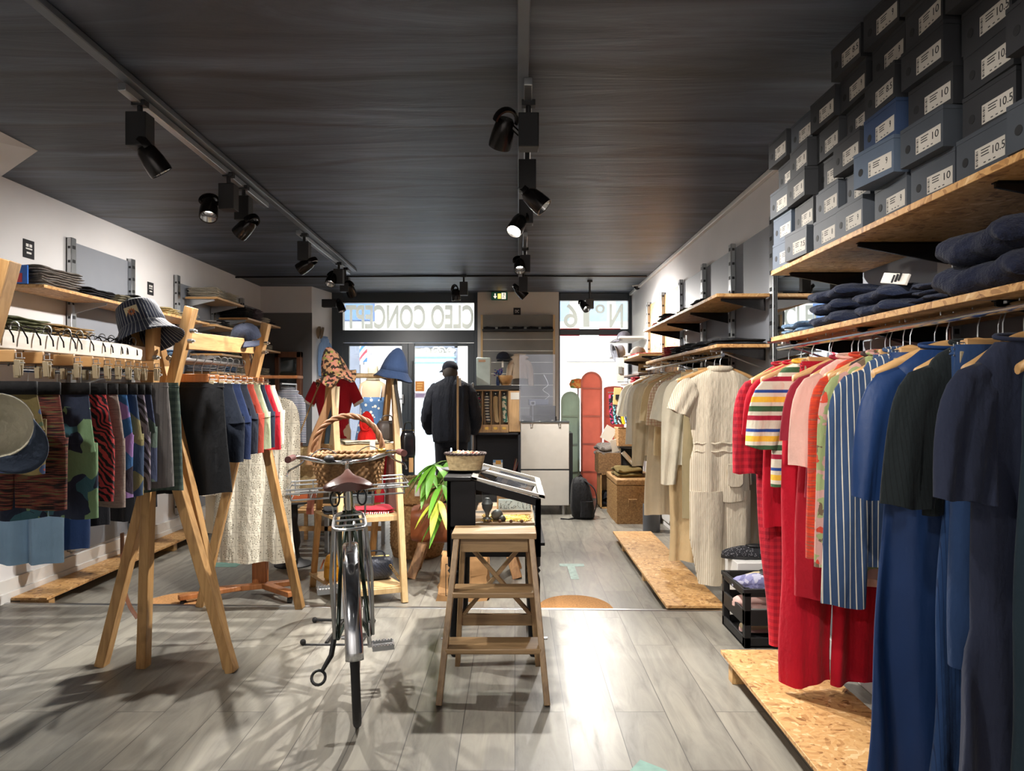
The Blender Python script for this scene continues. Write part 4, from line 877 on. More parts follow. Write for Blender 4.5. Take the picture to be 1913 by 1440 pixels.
# ---------------- bicycle ----------------
YAW = math.atan2(3.91 - 2.886, -.87 + .63)  # heading of the x axis
bike = thing('bicycle', 'vintage dark green city bicycle with chrome mudguards seen from behind', 'bicycle', (-.63, 2.886, .001), rot=(R(-2.2), 0, YAW))
RW = .335; WB = 1.05
M_frame = plain('frame_green', (26, 40, 30), .25, .3, noise=.05)
def wheel(x, nm):
    m = MB(); m.tube([(x + (RW - .016) * math.cos(a), 0, RW + (RW - .016) * math.sin(a)) for a in [2 * math.pi * k / 64 for k in range(64)]], .0165, 10, 0, loop=True); wh = m.build('tyre' if 1 else nm, M_rubber, bike, world=False)
    m = MB(); m.tube([(x + (RW - .036) * math.cos(a), 0, RW + (RW - .036) * math.sin(a)) for a in [2 * math.pi * k / 64 for k in range(64)]], .010, 8, 0, loop=True); m.build('rim', M_chrome, wh, world=False)
    m = MB()
    for k in range(32):
        a = 2 * math.pi * k / 32; s_ = 1 if k % 2 else -1; b = a + (.35 if (k // 2) % 2 else -.35)
        m.tube([(x + .02 * math.cos(b), s_ * .028, RW + .02 * math.sin(b)), (x + (RW - .04) * math.cos(a), 0, RW + (RW - .04) * math.sin(a))], .0012, 4)
    m.build('spokes', M_steel, wh, world=False)
    m = MB(); m.tube([(x, -.05, RW), (x, -.03, RW), (x, -.028, RW), (x, .028, RW), (x, .03, RW), (x, .05, RW)], [.006, .012, .024, .024, .012, .006], 14); m.build('hub', M_steel, wh, world=False)
wheel(0, 'rear'); wheel(WB, 'front')
def fender(x, a0, a1, nm):
    m = MB(); rings = []
    for k in range(33):
        a = R(a0 + (a1 - a0) * k / 32); rr = RW + .022
        ring = []
        for j in range(13):
            b = math.pi * j / 12; ring.append((x + (rr + .016 * math.sin(b)) * math.cos(a), .031 * math.cos(b), RW + (rr + .016 * math.sin(b)) * math.sin(a)))
        rings.append(ring)
    m.loft(rings, closed=False); m.build('mudguard', M_chrome, bike, world=False, smooth=60, solid=.0015)
fender(0, 175, 40, 'rear'); fender(WB, 150, 10, 'front')
# frame tubes
BB = Vector((.44, 0, .28)); ST = Vector((.27, 0, .80)); HT = Vector((.82, 0, .86)); HB = Vector((.87, 0, .70))
m = MB(); m.tube([BB, ST], .0145, 14); m.tube([HT, HB], .018, 14); m.tube([HB + Vector((-.01, 0, .02)), BB], .0155, 14); m.tube([HT + Vector((.01, 0, -.04)), ST + (BB - ST) * .25], .0145, 14)
m.cyl(BB - Vector((0, .036, 0)), BB + Vector((0, .036, 0)), .021, 16)
for s_ in (-1, 1):
    m.tube([BB + Vector((-.02, s_ * .02, 0)), (.25, s_ * .045, .30), (0, s_ * .062, RW)], .0095, 10)
    m.tube([ST + (BB - ST) * .15 + Vector((0, s_ * .016, 0)), (.1, s_ * .045, .56), (0, s_ * .062, RW)], .0085, 10)
m.build('frame', M_frame, bike, world=False)
m = MB()
for s_ in (-1, 1): m.tube([HB + Vector((.0, s_ * .03, -.01)), (.92, s_ * .05, .6), (.99, s_ * .055, .43), (WB, s_ * .055, RW)], [.013, .012, .009, .007], 10)
m.tube([HB + Vector((0, -.035, -.01)), HB + Vector((0, .035, -.01))], .014, 10); m.build('fork', M_frame, bike, world=False)
# saddle and post
m = MB(); m.tube([ST, ST + Vector((-.03, 0, .1))], .0125, 12); m.build('seat_post', M_chrome, bike, world=False)
sx, sz = .235, .925; m = MB(); rings = []
for (dx, w_, h_, dz) in ((-.105, .06, .02, -.01), (-.09, .098, .018, -.012), (-.05, .104, .024, -.004), (-.01, .085, .026, .002), (.04, .05, .028, .006), (.09, .028, .028, .012), (.14, .022, .026, .016), (.155, .010, .02, .012)):
    ring = []
    for j in range(24):
        a = 2 * math.pi * j / 24; s_ = math.sin(a); ring.append((sx + dx, w_ * math.cos(a), sz + dz + (h_ * s_ if s_ > 0 else h_ * .9 * s_) - .35 * h_ * abs(math.cos(a)) ** 2))
    rings.append(ring)
m.loft(rings); M_sad = plain('saddle_leather', (78, 44, 36), .3, noise=.1); sad = m.build('saddle', M_sad, bike, world=False, smooth=70)
m = MB()
for s_ in (-1, 1):
    m.tube([(sx + .12, s_ * .012, sz - .03), (sx + .02, s_ * .03, sz - .05), (sx - .06, s_ * .035, sz - .045), (sx - .1, s_ * .06, sz - .02)], .004, 6)
    m.tube([(sx - .1 + .02 * math.sin(a), s_ * .055 + .018 * math.cos(a), sz - .055 + .03 * math.sin(a)) for a in [2 * math.pi * k / 14 for k in range(14)]], .004, 6, loop=True)
m.build('saddle_springs', M_blackp, sad, world=False)
# stem and handlebar
m = MB(); m.tube([HT, HT + Vector((-.02, 0, .09))], .0125, 12); m.tube([HT + Vector((-.02, 0, .075)), HT + Vector((.035, 0, .095))], .012, 12); m.tube([HT + Vector((.035, -.025, .095)), HT + Vector((.035, .025, .095))], .0165, 14); m.build('stem', M_chrome, bike, world=False)
hc = HT + Vector((.035, 0, .095)); m = MB()
pts = [hc + Vector(q) for q in ((-.19, .27, .045), (-.08, .255, .045), (.0, .20, .03), (.04, .12, .005), (.01, .05, 0), (0, 0, 0), (.01, -.05, 0), (.04, -.12, .005), (0, -.20, .03), (-.08, -.255, .045), (-.19, -.27, .045))]
def smooth_path(pts, n=4):
    out = []
    for i in range(len(pts) - 1):
        p0 = pts[max(i - 1, 0)]; p1 = pts[i]; p2 = pts[i + 1]; p3 = pts[min(i + 2, len(pts) - 1)]
        for k in range(n):
            t = k / n; out.append(.5 * ((2 * p1) + (-p0 + p2) * t + (2 * p0 - 5 * p1 + 4 * p2 - p3) * t * t + (-p0 + 3 * p1 - 3 * p2 + p3) * t ** 3))
    return out + [pts[-1]]
m.tube(smooth_path(pts), .0112, 12); hbar = m.build('handlebar', M_chrome, bike, world=False)
for s_ in (1, -1):
    m = MB(); m.tube([hc + Vector((-.215, s_ * .274, .045)), hc + Vector((-.10, s_ * .258, .045))], [.0165, .0155], 14); m.build('grip', plain('grip_brown', (84, 44, 40), .5, bump=.4, bscale=200), bike, world=False)
    m = MB(); m.tube(smooth_path([hc + Vector((.0, s_ * .21, .02)), hc + Vector((-.03, s_ * .235, -.0)), hc + Vector((-.09, s_ * .28, -.02)), hc + Vector((-.18, s_ * .285, -.035))]), .005, 8); m.build('brake_lever', M_chrome, bike, world=False)
m = MB(); m.sphere(hc + Vector((-.0, .09, .02)), .026, 16, 10, (1, 1, .8)); m.build('horn_knob', M_blackp, bike, world=False)
m = MB(); m.sphere(hc + Vector((-.02, -.175, .05)), .024, 16, 8, (1, 1, .6)); m.build('bell', M_brass, bike, world=False)
m = MB()
for s_ in (1, -1): m.tube(smooth_path([hc + Vector((-.0, s_ * .2, .025)), hc + Vector((.06, s_ * .12, .07)), hc + Vector((.05, s_ * .04, .02)), hc + Vector((.03, s_ * .02, -.12)), HB + Vector((.02, s_ * .02, 0))]), .0028, 6)
m.build('brake_cables', M_blackp, bike, world=False)
# rear rack
m = MB()
z_ = .80
m.tube(smooth_path([Vector((.2, .03, z_)), Vector((.12, .055, z_)), Vector((-.15, .06, z_)), Vector((-.2, .03, z_)), Vector((-.2, -.03, z_)), Vector((-.15, -.06, z_)), Vector((.12, -.055, z_)), Vector((.2, -.03, z_))]), .006, 8)
for x in (-.12, .0, .12): m.tube([(x, .057, z_), (x, -.057, z_)], .004, 8)
for s_ in (1, -1): m.tube([(-.13, s_ * .06, z_), (-.08, s_ * .078, .6), (0, s_ * .075, RW)], .0065, 8); m.tube([(.1, s_ * .055, z_), (0, s_ * .075, RW)], .0055, 8)
m.tube([(-.2, 0, z_), (-.2, 0, z_ - .08)], .005, 8)
m.build('luggage_rack', M_steel, bike, world=False)
# front porter rack with wire sides
m = MB(); ax, bx_, wy, z0, z1 = .86, 1.20, .285, .775, .83
def loop4(z, e=0): return [Vector((ax - e, -wy - e, z)), Vector((bx_ + e, -wy - e, z)), Vector((bx_ + e, wy + e, z)), Vector((ax - e, wy + e, z))]
for z in (z0, z1 - .02, z1): m.tube(loop4(z, .02 * (z > z0)), .005, 6, loop=True)
for k in range(7): y = -wy + 2 * wy * k / 6; m.tube([(ax - .02, y, z1), (ax, y, z0), (bx_, y, z0), (bx_ + .02, y, z1)], .003, 6)
for s_ in (1, -1): m.tube([(ax + .15, s_ * .09, z0), (WB, s_ * .06, RW)], .005, 6)
m.build('front_rack', M_steel, bike, world=False)
# cranks, chain guard, pedals
m = MB(); m.cyl(BB + Vector((0, -.045, 0)), BB + Vector((0, -.052, 0)), .075, 32); m.tube([BB + Vector((0, .05, 0)), BB + Vector((.10, .055, .11))], .010, 8); m.tube([BB + Vector((0, -.06, 0)), BB + Vector((-.10, -.068, -.11))], .010, 8); m.build('crank', M_steel, bike, world=False)
m = MB(); m.bar((BB.x + .08, -.056, BB.z + .03), (-.02, -.062, RW + .01), .008, .09); m.build('chain_guard', M_chrome, bike, world=False, bevel=.003)
for c_, s_ in ((BB + Vector((.10, .11, .11)), 1), (BB + Vector((-.10, -.125, -.11)), -1)):
    m = MB(); m.box(c_ + Vector((.035, 0, 0)), (.012, .095, .022)); m.box(c_ - Vector((.035, 0, 0)), (.012, .095, .022)); m.cyl(c_ - Vector((0, .05, 0)), c_ + Vector((0, .05, 0)), .009, 10); m.box(c_ + Vector((0, .045, 0)), (.07, .006, .018)); m.box(c_ - Vector((0, .045, 0)), (.07, .006, .018))
    for k in range(7): m.box(c_ + Vector((.035, -.04 + k * .0135, .013)), (.012, .005, .006)); m.box(c_ + Vector((-.035, -.04 + k * .0135, .013)), (.012, .005, .006))
    m.build('pedal', M_steel, bike, world=False)
m = MB(); m.tube([(.06, .075, .33), (.0, .09, .27), (-.03, .125, .225)], [.012, .011, .008], 10)
m.tube([(-.045 + .022 * math.cos(a), .14 + .026 * math.sin(a), .205 + .02 * math.cos(a)) for a in [2 * math.pi * k / 16 for k in range(16)]], .006, 8, loop=True); m.build('kickstand', M_blackp, bike, world=False)
bs = thing('bicycle_stand', 'low black metal floor stand holding the bicycle upright', 'bicycle stand', (-.9, 3.85, 0))
m = MB(); m.tube([P(566, 1205, 3.75), P(716, 1205, 3.75)], .009, 8); m.build('rear_crossbar', M_blackp, bs); m = MB(); m.tube([P(588, 1158, 4.12), P(700, 1158, 4.12)], .009, 8)
m.build('front_crossbar', M_blackp, bs)
m = MB(); m.tube([(-.98, 3.75, .012), (-.98, 4.12, .012)], .008, 8); m.tube([(-.80, 3.75, .012), (-.80, 4.12, .012)], .008, 8); m.build('side_rails', M_blackp, bs)
m = MB()
for p in (P(566, 1205, 3.75), P(716, 1205, 3.75), P(588, 1158, 4.12)): m.sphere((p.x, p.y, .016), .016, 10, 6)
m.build('rubber_feet', M_rubber, bs)
# wicker basket on the front rack: world position of the rack
Mb = Matrix.Translation(bike.location) @ Euler((R(-2.2), 0, YAW)).to_matrix().to_4x4()
cb = Mb @ Vector((1.02, 0.0, .785)); 
wb = thing('wicker_basket', 'brown wicker shopping basket with a tall arched handle on the bicycle front rack', 'basket', tuple(cb), YAW - R(90))
m = MB(); woven(m, [(.13, 0), (.16, .12), (.168, .19)], 180, None, .009, 26, (0, 0, 0), 1.12, .85, .02); m.build('woven_body', M_wickd, wb, world=False, smooth=80)
m = MB(); rim(m, .172, .195, sx=1.12, sy=.85, t=.013, tw=18); m.build('rim', M_wickd, wb, world=False, smooth=80)
m = MB()
for ph in (0, 2.1, 4.2):
    pts = []
    for k in range(49):
        a = math.pi * k / 48; p = Vector((.18 * math.cos(a), 0, .18 + .22 * math.sin(a) ** .8)); b = k * .55 + ph; n_ = Vector((math.cos(a), 0, math.sin(a))); pts.append(p + n_ * .009 * math.cos(b) + Vector((0, .009 * math.sin(b), 0)))
    m.tube(pts, .0085, 8)
m.build('handle', plain('willow_handle', (120, 82, 52), .55, noise=.15, nscale=40), wb, world=False, smooth=80)
# ---------------- hangers and garments ----------------
def hook_pts(r_=.02, drop=.085):
    """hook curling over a rail whose axis is at z=0, stem going down to -drop"""
    pts = [Vector((.0 - .0 + r_ * math.cos(a), 0, r_ * .2 + r_ * math.sin(a))) for a in [R(200 - 20 * k) for k in range(12)]]
    return pts + [Vector((.006, 0, -.03)), Vector((0, 0, -.045)), Vector((0, 0, -drop))]
_hp = {}
def hanger(kind, label, loc, rz, group, mat=None):
    key = (kind, mat)
    if key in _hp: return dup(_hp[key], loc, (0, 0, rz), label, group)
    h = thing('clothes_hanger', label, 'hanger', loc, rz, group)
    m = MB(); m.tube(hook_pts(), .0022, 6); m.build('hook', M_steel, h, world=False)
    wd = mat or M_beech
    if kind == 'top':
        m = MB(); rings = []
        for k in range(25):
            u = -1 + 2 * k / 24; x = u * .215; z = -.094 - .068 * abs(u) ** 1.4 + .006 * math.cos(u * 3.14); t_ = .016 * (1 - .2 * abs(u)); d_ = .006 + .006 * abs(u) ** 2; y = .02 * u * u
            rings.append([(x, y + d_ * math.cos(a), z + t_ * math.sin(a)) for a in [2 * math.pi * j / 10 for j in range(10)]])
        m.loft(rings); m.build('wooden_bar', wd, h, world=False, smooth=70)
    else:
        m = MB(); m.box((0, 0, -.105), (.26, .014, .042)); m.build('wooden_bar', wd, h, world=False, bevel=.003)
        m = MB(); m.tube([(-.17, 0, -.112), (.17, 0, -.112)], .002, 6); m.tube([(-.17, 0, -.128), (.17, 0, -.128)], .002, 6); m.build('clip_rod', M_steel, h, world=False)
        for s_ in (-1, 1):
            m = MB(); m.box((s_ * .145, -.008, -.145), (.024, .006, .055), (.12, 0, 0)); m.box((s_ * .145, .008, -.145), (.024, .006, .055), (-.12, 0, 0)); cl = m.build('clip', M_clip, h, world=False, bevel=.002)
            m = MB(); m.tube([(s_ * .145 - .012, 0, -.115), (s_ * .145 - .012, 0, -.095), (s_ * .145 + .012, 0, -.095), (s_ * .145 + .012, 0, -.115)], .002, 6); m.build('clip_spring', M_steel, cl, world=False)
    _hp[key] = h; return h
def folded_ring(z, cx, rx, ry, seed, t, fold, n=56, cy=0, k0=34):
    """flattened closed ring whose two faces ripple together; t = 0 top .. 1 bottom"""
    rnd = random.Random(seed); ph = rnd.random() * 6; ph2 = rnd.random() * 6; ph3 = rnd.random() * 6; A = fold * 1.25 * (t ** .55)
    ring = []
    for j in range(n):
        a = 2 * math.pi * j / n; c_, s_ = math.cos(a), math.sin(a)
        ux = math.copysign(abs(c_) ** .75, c_); x = cx + rx * ux; y = cy + ry * s_
        u = x * k0
        y += A * (math.sin(u + ph + t * 1.2) * .6 + .4 * math.sin(u * 1.9 + ph2 - t) + .25 * math.sin(u * .45 + ph3))
        x += A * .25 * math.sin(z * 9 + ph2)
        ring.append((x, y, z + .006 * math.sin(u * .7 + ph3) * t))
    return ring
def interp(prof, t):
    for (a, *va), (b, *vb) in zip(prof[:-1], prof[1:]):
        if a <= t <= b: k = (t - a) / max(b - a, 1e-9); k = k * k * (3 - 2 * k) if False else k; return [x + (y - x) * k for x, y in zip(va, vb)]
    return list(prof[-1][1:])
def body_loft(m, prof, z0, z1, seed, fold, n=56, rows=26, cx=0, thick=.03, cy=0, mi=0):
    rings = []
    for i in range(rows + 1):
        t = i / rows; w_, d_, ox = interp(prof, t); z = z0 + (z1 - z0) * t
        rings.append(folded_ring(z, cx + ox, w_, d_ * thick, seed, t, fold, n, cy))
    return m.loft(rings, mi, (1, 0))
def sleeve(m, s_, sh, length, w0, w1, out, seed, th=.022, mi=0, fwd=0):
    """tube of cloth leaving the shoulder sideways and turning down; out = how far it drifts outwards"""
    rnd = random.Random(seed + s_); ph = rnd.random() * 6; n = 28; rows = max(9, int(length / .03)); rings = []
    fin = math.atan2(out * .7, length); p = Vector((sh[0] - s_ * w0 * .55, 0, sh[1] - w0 * .35)); step = (length + w0 * .2) / rows; cur = p.copy()
    for i in range(rows + 1):
        t = i / rows; phi = fin + (R(50) - fin) * math.exp(-t * length / .055)
        d = Vector((s_ * math.sin(phi), 0, -math.cos(phi))); nrm = Vector((math.cos(phi), 0, s_ * math.sin(phi)))
        w_ = (w0 + (w1 - w0) * t) * (1 - .45 * math.exp(-t * length / .03)); ring = []
        for j in range(n):
            a = 2 * math.pi * j / n; c_ = math.copysign(abs(math.cos(a)) ** .8, math.cos(a)); lx = w_ * c_
            ly = th * (.75 + .5 * t) * math.sin(a) + (.009 * t + .002) * math.sin(lx * 85 + ph + t * 3) + .006 * t * math.sin(lx * 40 + ph)
            ring.append(cur + nrm * lx + Vector((0, -.006 + fwd * t + ly, .004 * math.sin(lx * 60 + ph) * t)))
        rings.append(ring); cur = cur + d * step
    return m.loft(rings, mi, (1, 0))
SHP = [(0, .075, .6, 0), (.02, .12, .9, 0), (.05, .185, 1.0, 0), (.09, .21, 1.1, 0)]
def garment(kind, name, label, cat, loc, rz, mat, seed=1, length=.7, half=.20, hem=None, sl=0, slo=.07, slw=(.085, .07), fold=.018, group=None, top=-.088, mats2=None, extras=None, thick=.03, waist=None):
    m = MB(); hem = hem or half
    if kind == 'top' or kind == 'dress' or kind == 'jumpsuit':
        L = length if kind != 'jumpsuit' else .80
        prof = [(0, .078, .7, 0), (.022 / L, .125, .95, 0), (.05 / L, half * .88, 1, 0), (.08 / L, half * .97, 1.1, 0), (.16 / L, half * .99, 1.15, 0), (.24 / L, half * .97, 1.15, 0)]
        if waist: prof += [(min(waist[0] / L, .9), waist[1], 1.1, 0), (min(waist[0] / L + .03, .93), waist[1], 1.1, 0), (min(waist[0] / L + .12, .96), waist[2], 1.2, 0)]
        prof += [(1.0, hem, 1.4, 0)]
        if kind == 'jumpsuit':
            cr = .80; body_loft(m, [p for p in prof if p[0] < .95] + [(1, waist[2] * 1.04, 1.25, 0)], top, top - cr, seed, fold * .9, thick=thick)
            for s_ in (-1, 1): body_loft(m, [(0, waist[2] * .6, 1.25, s_ * waist[2] * .46), (.5, .105, 1.3, s_ * .092), (1, .068, 1.0, s_ * .066)], top - cr + .06, top - length, seed + s_, fold * .6, n=36, thick=thick, cy=s_ * .008)
        else: body_loft(m, prof, top, top - L, seed, fold, thick=thick)
        if sl:
            for s_ in (-1, 1): sleeve(m, s_, (s_ * half, top - .055), sl, slw[0], slw[1], slo, seed, fwd=-.02)
        # neck band
        m.tube([(.078 * math.cos(a), .022 * math.sin(a), top + .012 + .008 * math.sin(a)) for a in [2 * math.pi * k / 24 for k in range(24)]], .006, 6, loop=True)
    elif kind == 'skirt':
        body_loft(m, [(0, half, .8, 0), (.08, half, .9, 0), (1, hem, 1.5, 0)], top, top - length, seed, fold, thick=thick)
        m.tube([(half * 1.01 * math.cos(a), thick * .82 * math.sin(a), top - .02) for a in [2 * math.pi * k / 40 for k in range(40)]], .004, 5, loop=True)
    elif kind == 'shorts' or kind == 'trousers':
        cr = min(.28, length * .5)
        body_loft(m, [(0, half, .8, 0), (.1, half, .9, 0), (1, hem * 1.04, 1.3, 0)], top, top - cr, seed, fold * .6, thick=thick)
        lw = hem * .54
        for s_ in (-1, 1): body_loft(m, [(0, lw, 1.3, s_ * hem * .49), (1, lw * (.95 if kind == 'shorts' else 1.0), 1.3, s_ * hem * .52)], top - cr + .03, top - length, seed + s_, fold, n=40, thick=thick, cy=s_ * .006)
    o = m.build(name, mats2 or mat, None, smooth=75, loc=loc, rot=(0, 0, rz)); tag(o, label, cat, group)
    return o
def hung(kind, name, lab, cat, x, y, z, mat, hk='top', rz=0, hmat=None, hgroup='wooden hangers', **kw):
    o = garment(kind, name, lab, cat, (x, y, z), rz, mat, **kw)
    hg = hanger(hk, 'wooden ' + ('clip ' if hk == 'clip' else '') + 'hanger holding the ' + lab.split(' hanging')[0].split(' with')[0].split(' on the')[0].split(' between')[0].split(' behind')[0].split(' hung')[0], (x, y, z + .0125), rz, hgroup, hmat)
    if hk == 'top': hg.scale = ((kw.get('half', .2) / .215) * (1.0 if kw.get('seed', 1) % 3 else 1.22),) + (1, 1)
    else: hg.scale = (kw.get('half', .13) / .165, 1, 1)
    return o
Q = lambda px, x=1.22: x * F / (px - VX)
# ---- near right rail, far to near ----
F_ging = fabric('red_gingham', (196, 40, 56), 'check', c2=(150, 26, 44)); F_red = fabric('red_cloth', (182, 16, 40)); F_redd = fabric('deep_red_cloth', (160, 18, 36)); F_burg = fabric('burgundy', (140, 34, 50))
F_multi = fabric('multi_stripes', (214, 204, 184), 'multi', c2=(160, 30, 56), c3=(60, 92, 60), c4=(232, 182, 60)); F_pink = fabric('pale_pink', (220, 176, 162)); F_orange = fabric('orange_print', (206, 70, 36), 'streak', c2=(180, 52, 40), c3=(150, 84, 66))
F_dbrown = fabric('dark_brown', (62, 48, 46)); F_chk = fabric('patchwork_check', (150, 160, 110), 'mosaic', c2=(196, 150, 140), c3=(110, 90, 70), c4=(196, 70, 50), scale=.55); F_nstr = fabric('navy_stripe', (52, 72, 104), 'vstripe', c2=(206, 200, 184), scale=1.0)
F_blue = fabric('satin_blue', (28, 54, 98), rough=.5, sheen=.1, bump=.1); F_ribk = fabric('black_green_rib', (26, 33, 35), 'vstripe', c2=(18, 23, 25), scale=.5); F_blue2 = fabric('mid_blue', (38, 62, 100)); F_blue3 = fabric('textured_blue', (38, 66, 108), 'vstripe', c2=(28, 48, 84), scale=.5); F_navy = fabric('slate_navy', (42, 48, 68)); F_teal = fabric('dark_teal', (32, 48, 58))
RG = 'wooden hangers on the near right rail'
def near(*a, **k): k.setdefault('hgroup', RG); k.setdefault('rz', R((k['seed'] * 37 % 11 - 4) * 1.3)); return hung(*a, **k)
near('dress', 'shirt_dress', 'red gingham shirt dress hanging at the far end of the near rail', 'dress', 1.235, 3.26, ZR, F_ging, seed=2, length=1.24, half=.17, hem=.10, sl=.40, slo=.03, slw=(.075, .07))
near('top', 'shirt', 'plain red short-sleeved shirt between the gingham dress and the striped t-shirt', 'shirt', 1.24, 3.13, ZR, F_red, seed=12, length=.7, half=.17, sl=.22, slo=.03)
near('top', 'striped_t_shirt', 'cream t-shirt with red, green and yellow stripes', 't-shirt', 1.225, 2.98, ZR, F_multi, seed=3, length=.5, half=.165, sl=.27, slo=.05, slw=(.085, .07))
near('trousers', 'wide_trousers', 'long wide-legged red trousers reaching down to the platform', 'trousers', 1.26, 2.88, ZR, F_red, 'clip', seed=4, length=1.27, half=.125, hem=.19, fold=.022, thick=.028)
near('skirt', 'skirt', 'knee-length red skirt in front of the wide red trousers', 'skirt', 1.20, 2.76, ZR, F_redd, 'clip', seed=5, length=.90, half=.11, hem=.135, fold=.016)
near('top', 't_shirt', 'burgundy t-shirt with short sleeves on the near rail', 't-shirt', 1.24, 2.66, ZR, F_burg, seed=6, length=.5, half=.17, sl=.22, slo=.03)
near('top', 'tunic', 'pale pink long tunic behind the orange printed blouse', 'top', 1.235, 2.60, ZR, F_pink, seed=7, length=.80, half=.165, hem=.13, sl=.30, slo=.02)
near('top', 'long_sleeved_blouse', 'orange and red printed blouse with long sleeves', 'blouse', 1.245, 2.53, ZR, F_orange, seed=8, length=.55, half=.16, sl=.62, slo=.035, slw=(.06, .038))
near('top', 'vest', 'dark brown top peeking out beside the patchwork shirt', 'top', 1.26, 2.46, ZR, F_dbrown, seed=9, length=.45, half=.15)
near('top', 'patchwork_shirt', 'pink, green and red patchwork shirt with a notched wooden hanger', 'shirt', 1.245, 2.40, ZR, F_chk, seed=10, length=.74, half=.17, sl=.62, slo=.03, slw=(.065, .05))
near('top', 'striped_shirt', 'navy and cream vertically striped shirt', 'shirt', 1.225, 2.24, ZR, F_nstr, seed=11, length=.66, half=.165, sl=.70, slo=.04, slw=(.075, .062))
near('trousers', 'striped_trousers', 'navy and cream striped trousers clipped beside the striped shirt', 'trousers', 1.235, 2.30, ZR, F_nstr, 'clip', seed=13, length=.5, half=.10, hem=.12)
near('trousers', 'trousers', 'navy trousers clipped behind the long blue satin dress', 'trousers', 1.26, 2.17, ZR, F_blue, 'clip', seed=14, length=.95, half=.13, hem=.13)
near('dress', 'long_dress', 'long royal blue satin dress with short sleeves', 'dress', 1.225, 2.05, ZR, F_blue, seed=15, length=1.42, half=.165, hem=.26, sl=.34, slo=.05, slw=(.085, .08), fold=.03)
near('top', 'ribbed_shirt', 'black green ribbed shirt with short sleeves next to the blue dress', 'shirt', 1.245, 1.945, ZR, F_ribk, seed=16, length=.44, half=.165, sl=.34, slo=.045, slw=(.09, .085))
near('skirt', 'long_skirt', 'long textured blue skirt between the satin dress and the slate dress', 'skirt', 1.27, 1.90, ZR, F_blue3, 'clip', seed=17, length=1.12, half=.12, hem=.19, fold=.024)
near('trousers', 'trousers', 'mid blue cropped trousers in front of the ribbed shirt', 'trousers', 1.245, 1.845, ZR, F_blue2, 'clip', seed=18, length=.82, half=.125, hem=.135)
near('dress', 'tiered_dress', 'slate navy tiered dress with wide short sleeves', 'dress', 1.24, 1.76, ZR, F_navy, seed=19, length=1.30, half=.145, hem=.22, sl=.30, slo=.05, slw=(.08, .08), fold=.024, waist=(.66, .125, .17), hmat=M_beech)
near('dress', 'sleeveless_dress', 'dark teal dress cut off by the right edge of the picture', 'dress', 1.30, 1.66, ZR, F_teal, seed=20, length=1.2, half=.13, hem=.15, fold=.02)
# ---- beige rail ----
F_jump = fabric('cream_pinstripe', (214, 204, 184), 'vstripe', c2=(166, 146, 112), scale=.6); F_khaki = fabric('khaki', (150, 136, 104)); F_cream = fabric('cream_cloth', (226, 218, 196)); F_tan = fabric('tan_cloth', (206, 180, 138)); F_ivory = fabric('ivory', (222, 216, 200)); F_pchk = fabric('pink_grid', (206, 186, 160), 'grid', c2=(170, 120, 100), scale=.7)
F_sand = fabric('sand_cloth', (204, 182, 140)); F_white = fabric('white_cloth', (222, 218, 208)); F_sheer = fabric('sheer_cream', (222, 208, 180))
BG = 'wooden hangers on the beige rail'; zb = 1.54; xb = 1.27
def far(*a, **k): k.setdefault('hgroup', BG); k.setdefault('rz', R((k['seed'] * 29 % 9 - 3) * 1.5)); return hung(*a, **k)
js = far('jumpsuit', 'jumpsuit', 'cream pinstriped jumpsuit hanging at the near end of the beige rail', 'jumpsuit', 1.255, 4.42, zb + .0, F_jump, rz=R(6), seed=21, length=1.31, half=.215, hem=.2, sl=.19, slo=.10, slw=(.09, .075), waist=(.45, .165, .185), fold=.014)
m = MB(); 
for i in range(9): pass
V = []
for (x, z) in ((.02, -.66), (.125, -.66), (.122, -.78), (.10, -.80), (.045, -.80), (.024, -.78)): V.append((x, -.060, z))
V += [(x, -.052, z) for x, _, z in V]; n = 6; m.add(V, [tuple(range(5, -1, -1)), tuple(range(6, 12))] + [(i, (i + 1) % 6, 6 + (i + 1) % 6, 6 + i) for i in range(6)]); m.build('back_pocket', F_jump, js, world=False, bevel=.003)
m = MB(); 
for k in range(2): m.tube([(.166 * math.cos(a), .038 * math.sin(a), -.535 - .05 * k + .004 * math.sin(a * 11)) for a in [2 * math.pi * q / 60 for q in range(60)]], .0055, 6, loop=True)
m.build('gathered_waistband', F_jump, js, world=False)
m = MB(); m.loft([[(.085 * math.cos(a), .026 * math.sin(a), -.10) for a in [2 * math.pi * q / 30 for q in range(30)]], [(.07 * math.cos(a), .026 * math.sin(a), -.065) for a in [2 * math.pi * q / 30 for q in range(30)]]], caps=(0, 0)); m.build('shirt_collar', F_jump, js, world=False, solid=.004)
far('trousers', 'trousers', 'khaki grey trousers clipped directly behind the jumpsuit', 'trousers', xb, 4.60, zb, F_khaki, 'clip', seed=22, length=.93, half=.14, hem=.2)
far('top', 'blouse', 'sheer cream long-sleeved blouse behind the khaki trousers', 'blouse', xb - .02, 4.75, zb, F_cream, seed=23, length=.62, half=.19, sl=.66, slo=.06, slw=(.08, .05))
far('trousers', 'trousers', 'tan wide-legged trousers reaching nearly down to the platform', 'trousers', xb, 4.92, zb, F_tan, 'clip', seed=24, length=1.28, half=.14, hem=.21)
far('top', 'blouse', 'ivory puff-sleeved blouse on the beige rail', 'blouse', xb - .02, 5.08, zb, F_ivory, seed=25, length=.58, half=.18, sl=.26, slo=.08, slw=(.09, .08))
far('top', 'checked_shirt', 'cream shirt with fine pink grid checks on the beige rail', 'shirt', xb - .02, 5.28, zb, F_pchk, seed=26, length=.56, half=.19, sl=.30, slo=.07)
far('top', 'shirt', 'sand-coloured short-sleeved shirt beyond the checked shirt', 'shirt', xb - .02, 5.5, zb, F_sand, seed=27, length=.62, half=.19, sl=.28, slo=.05)
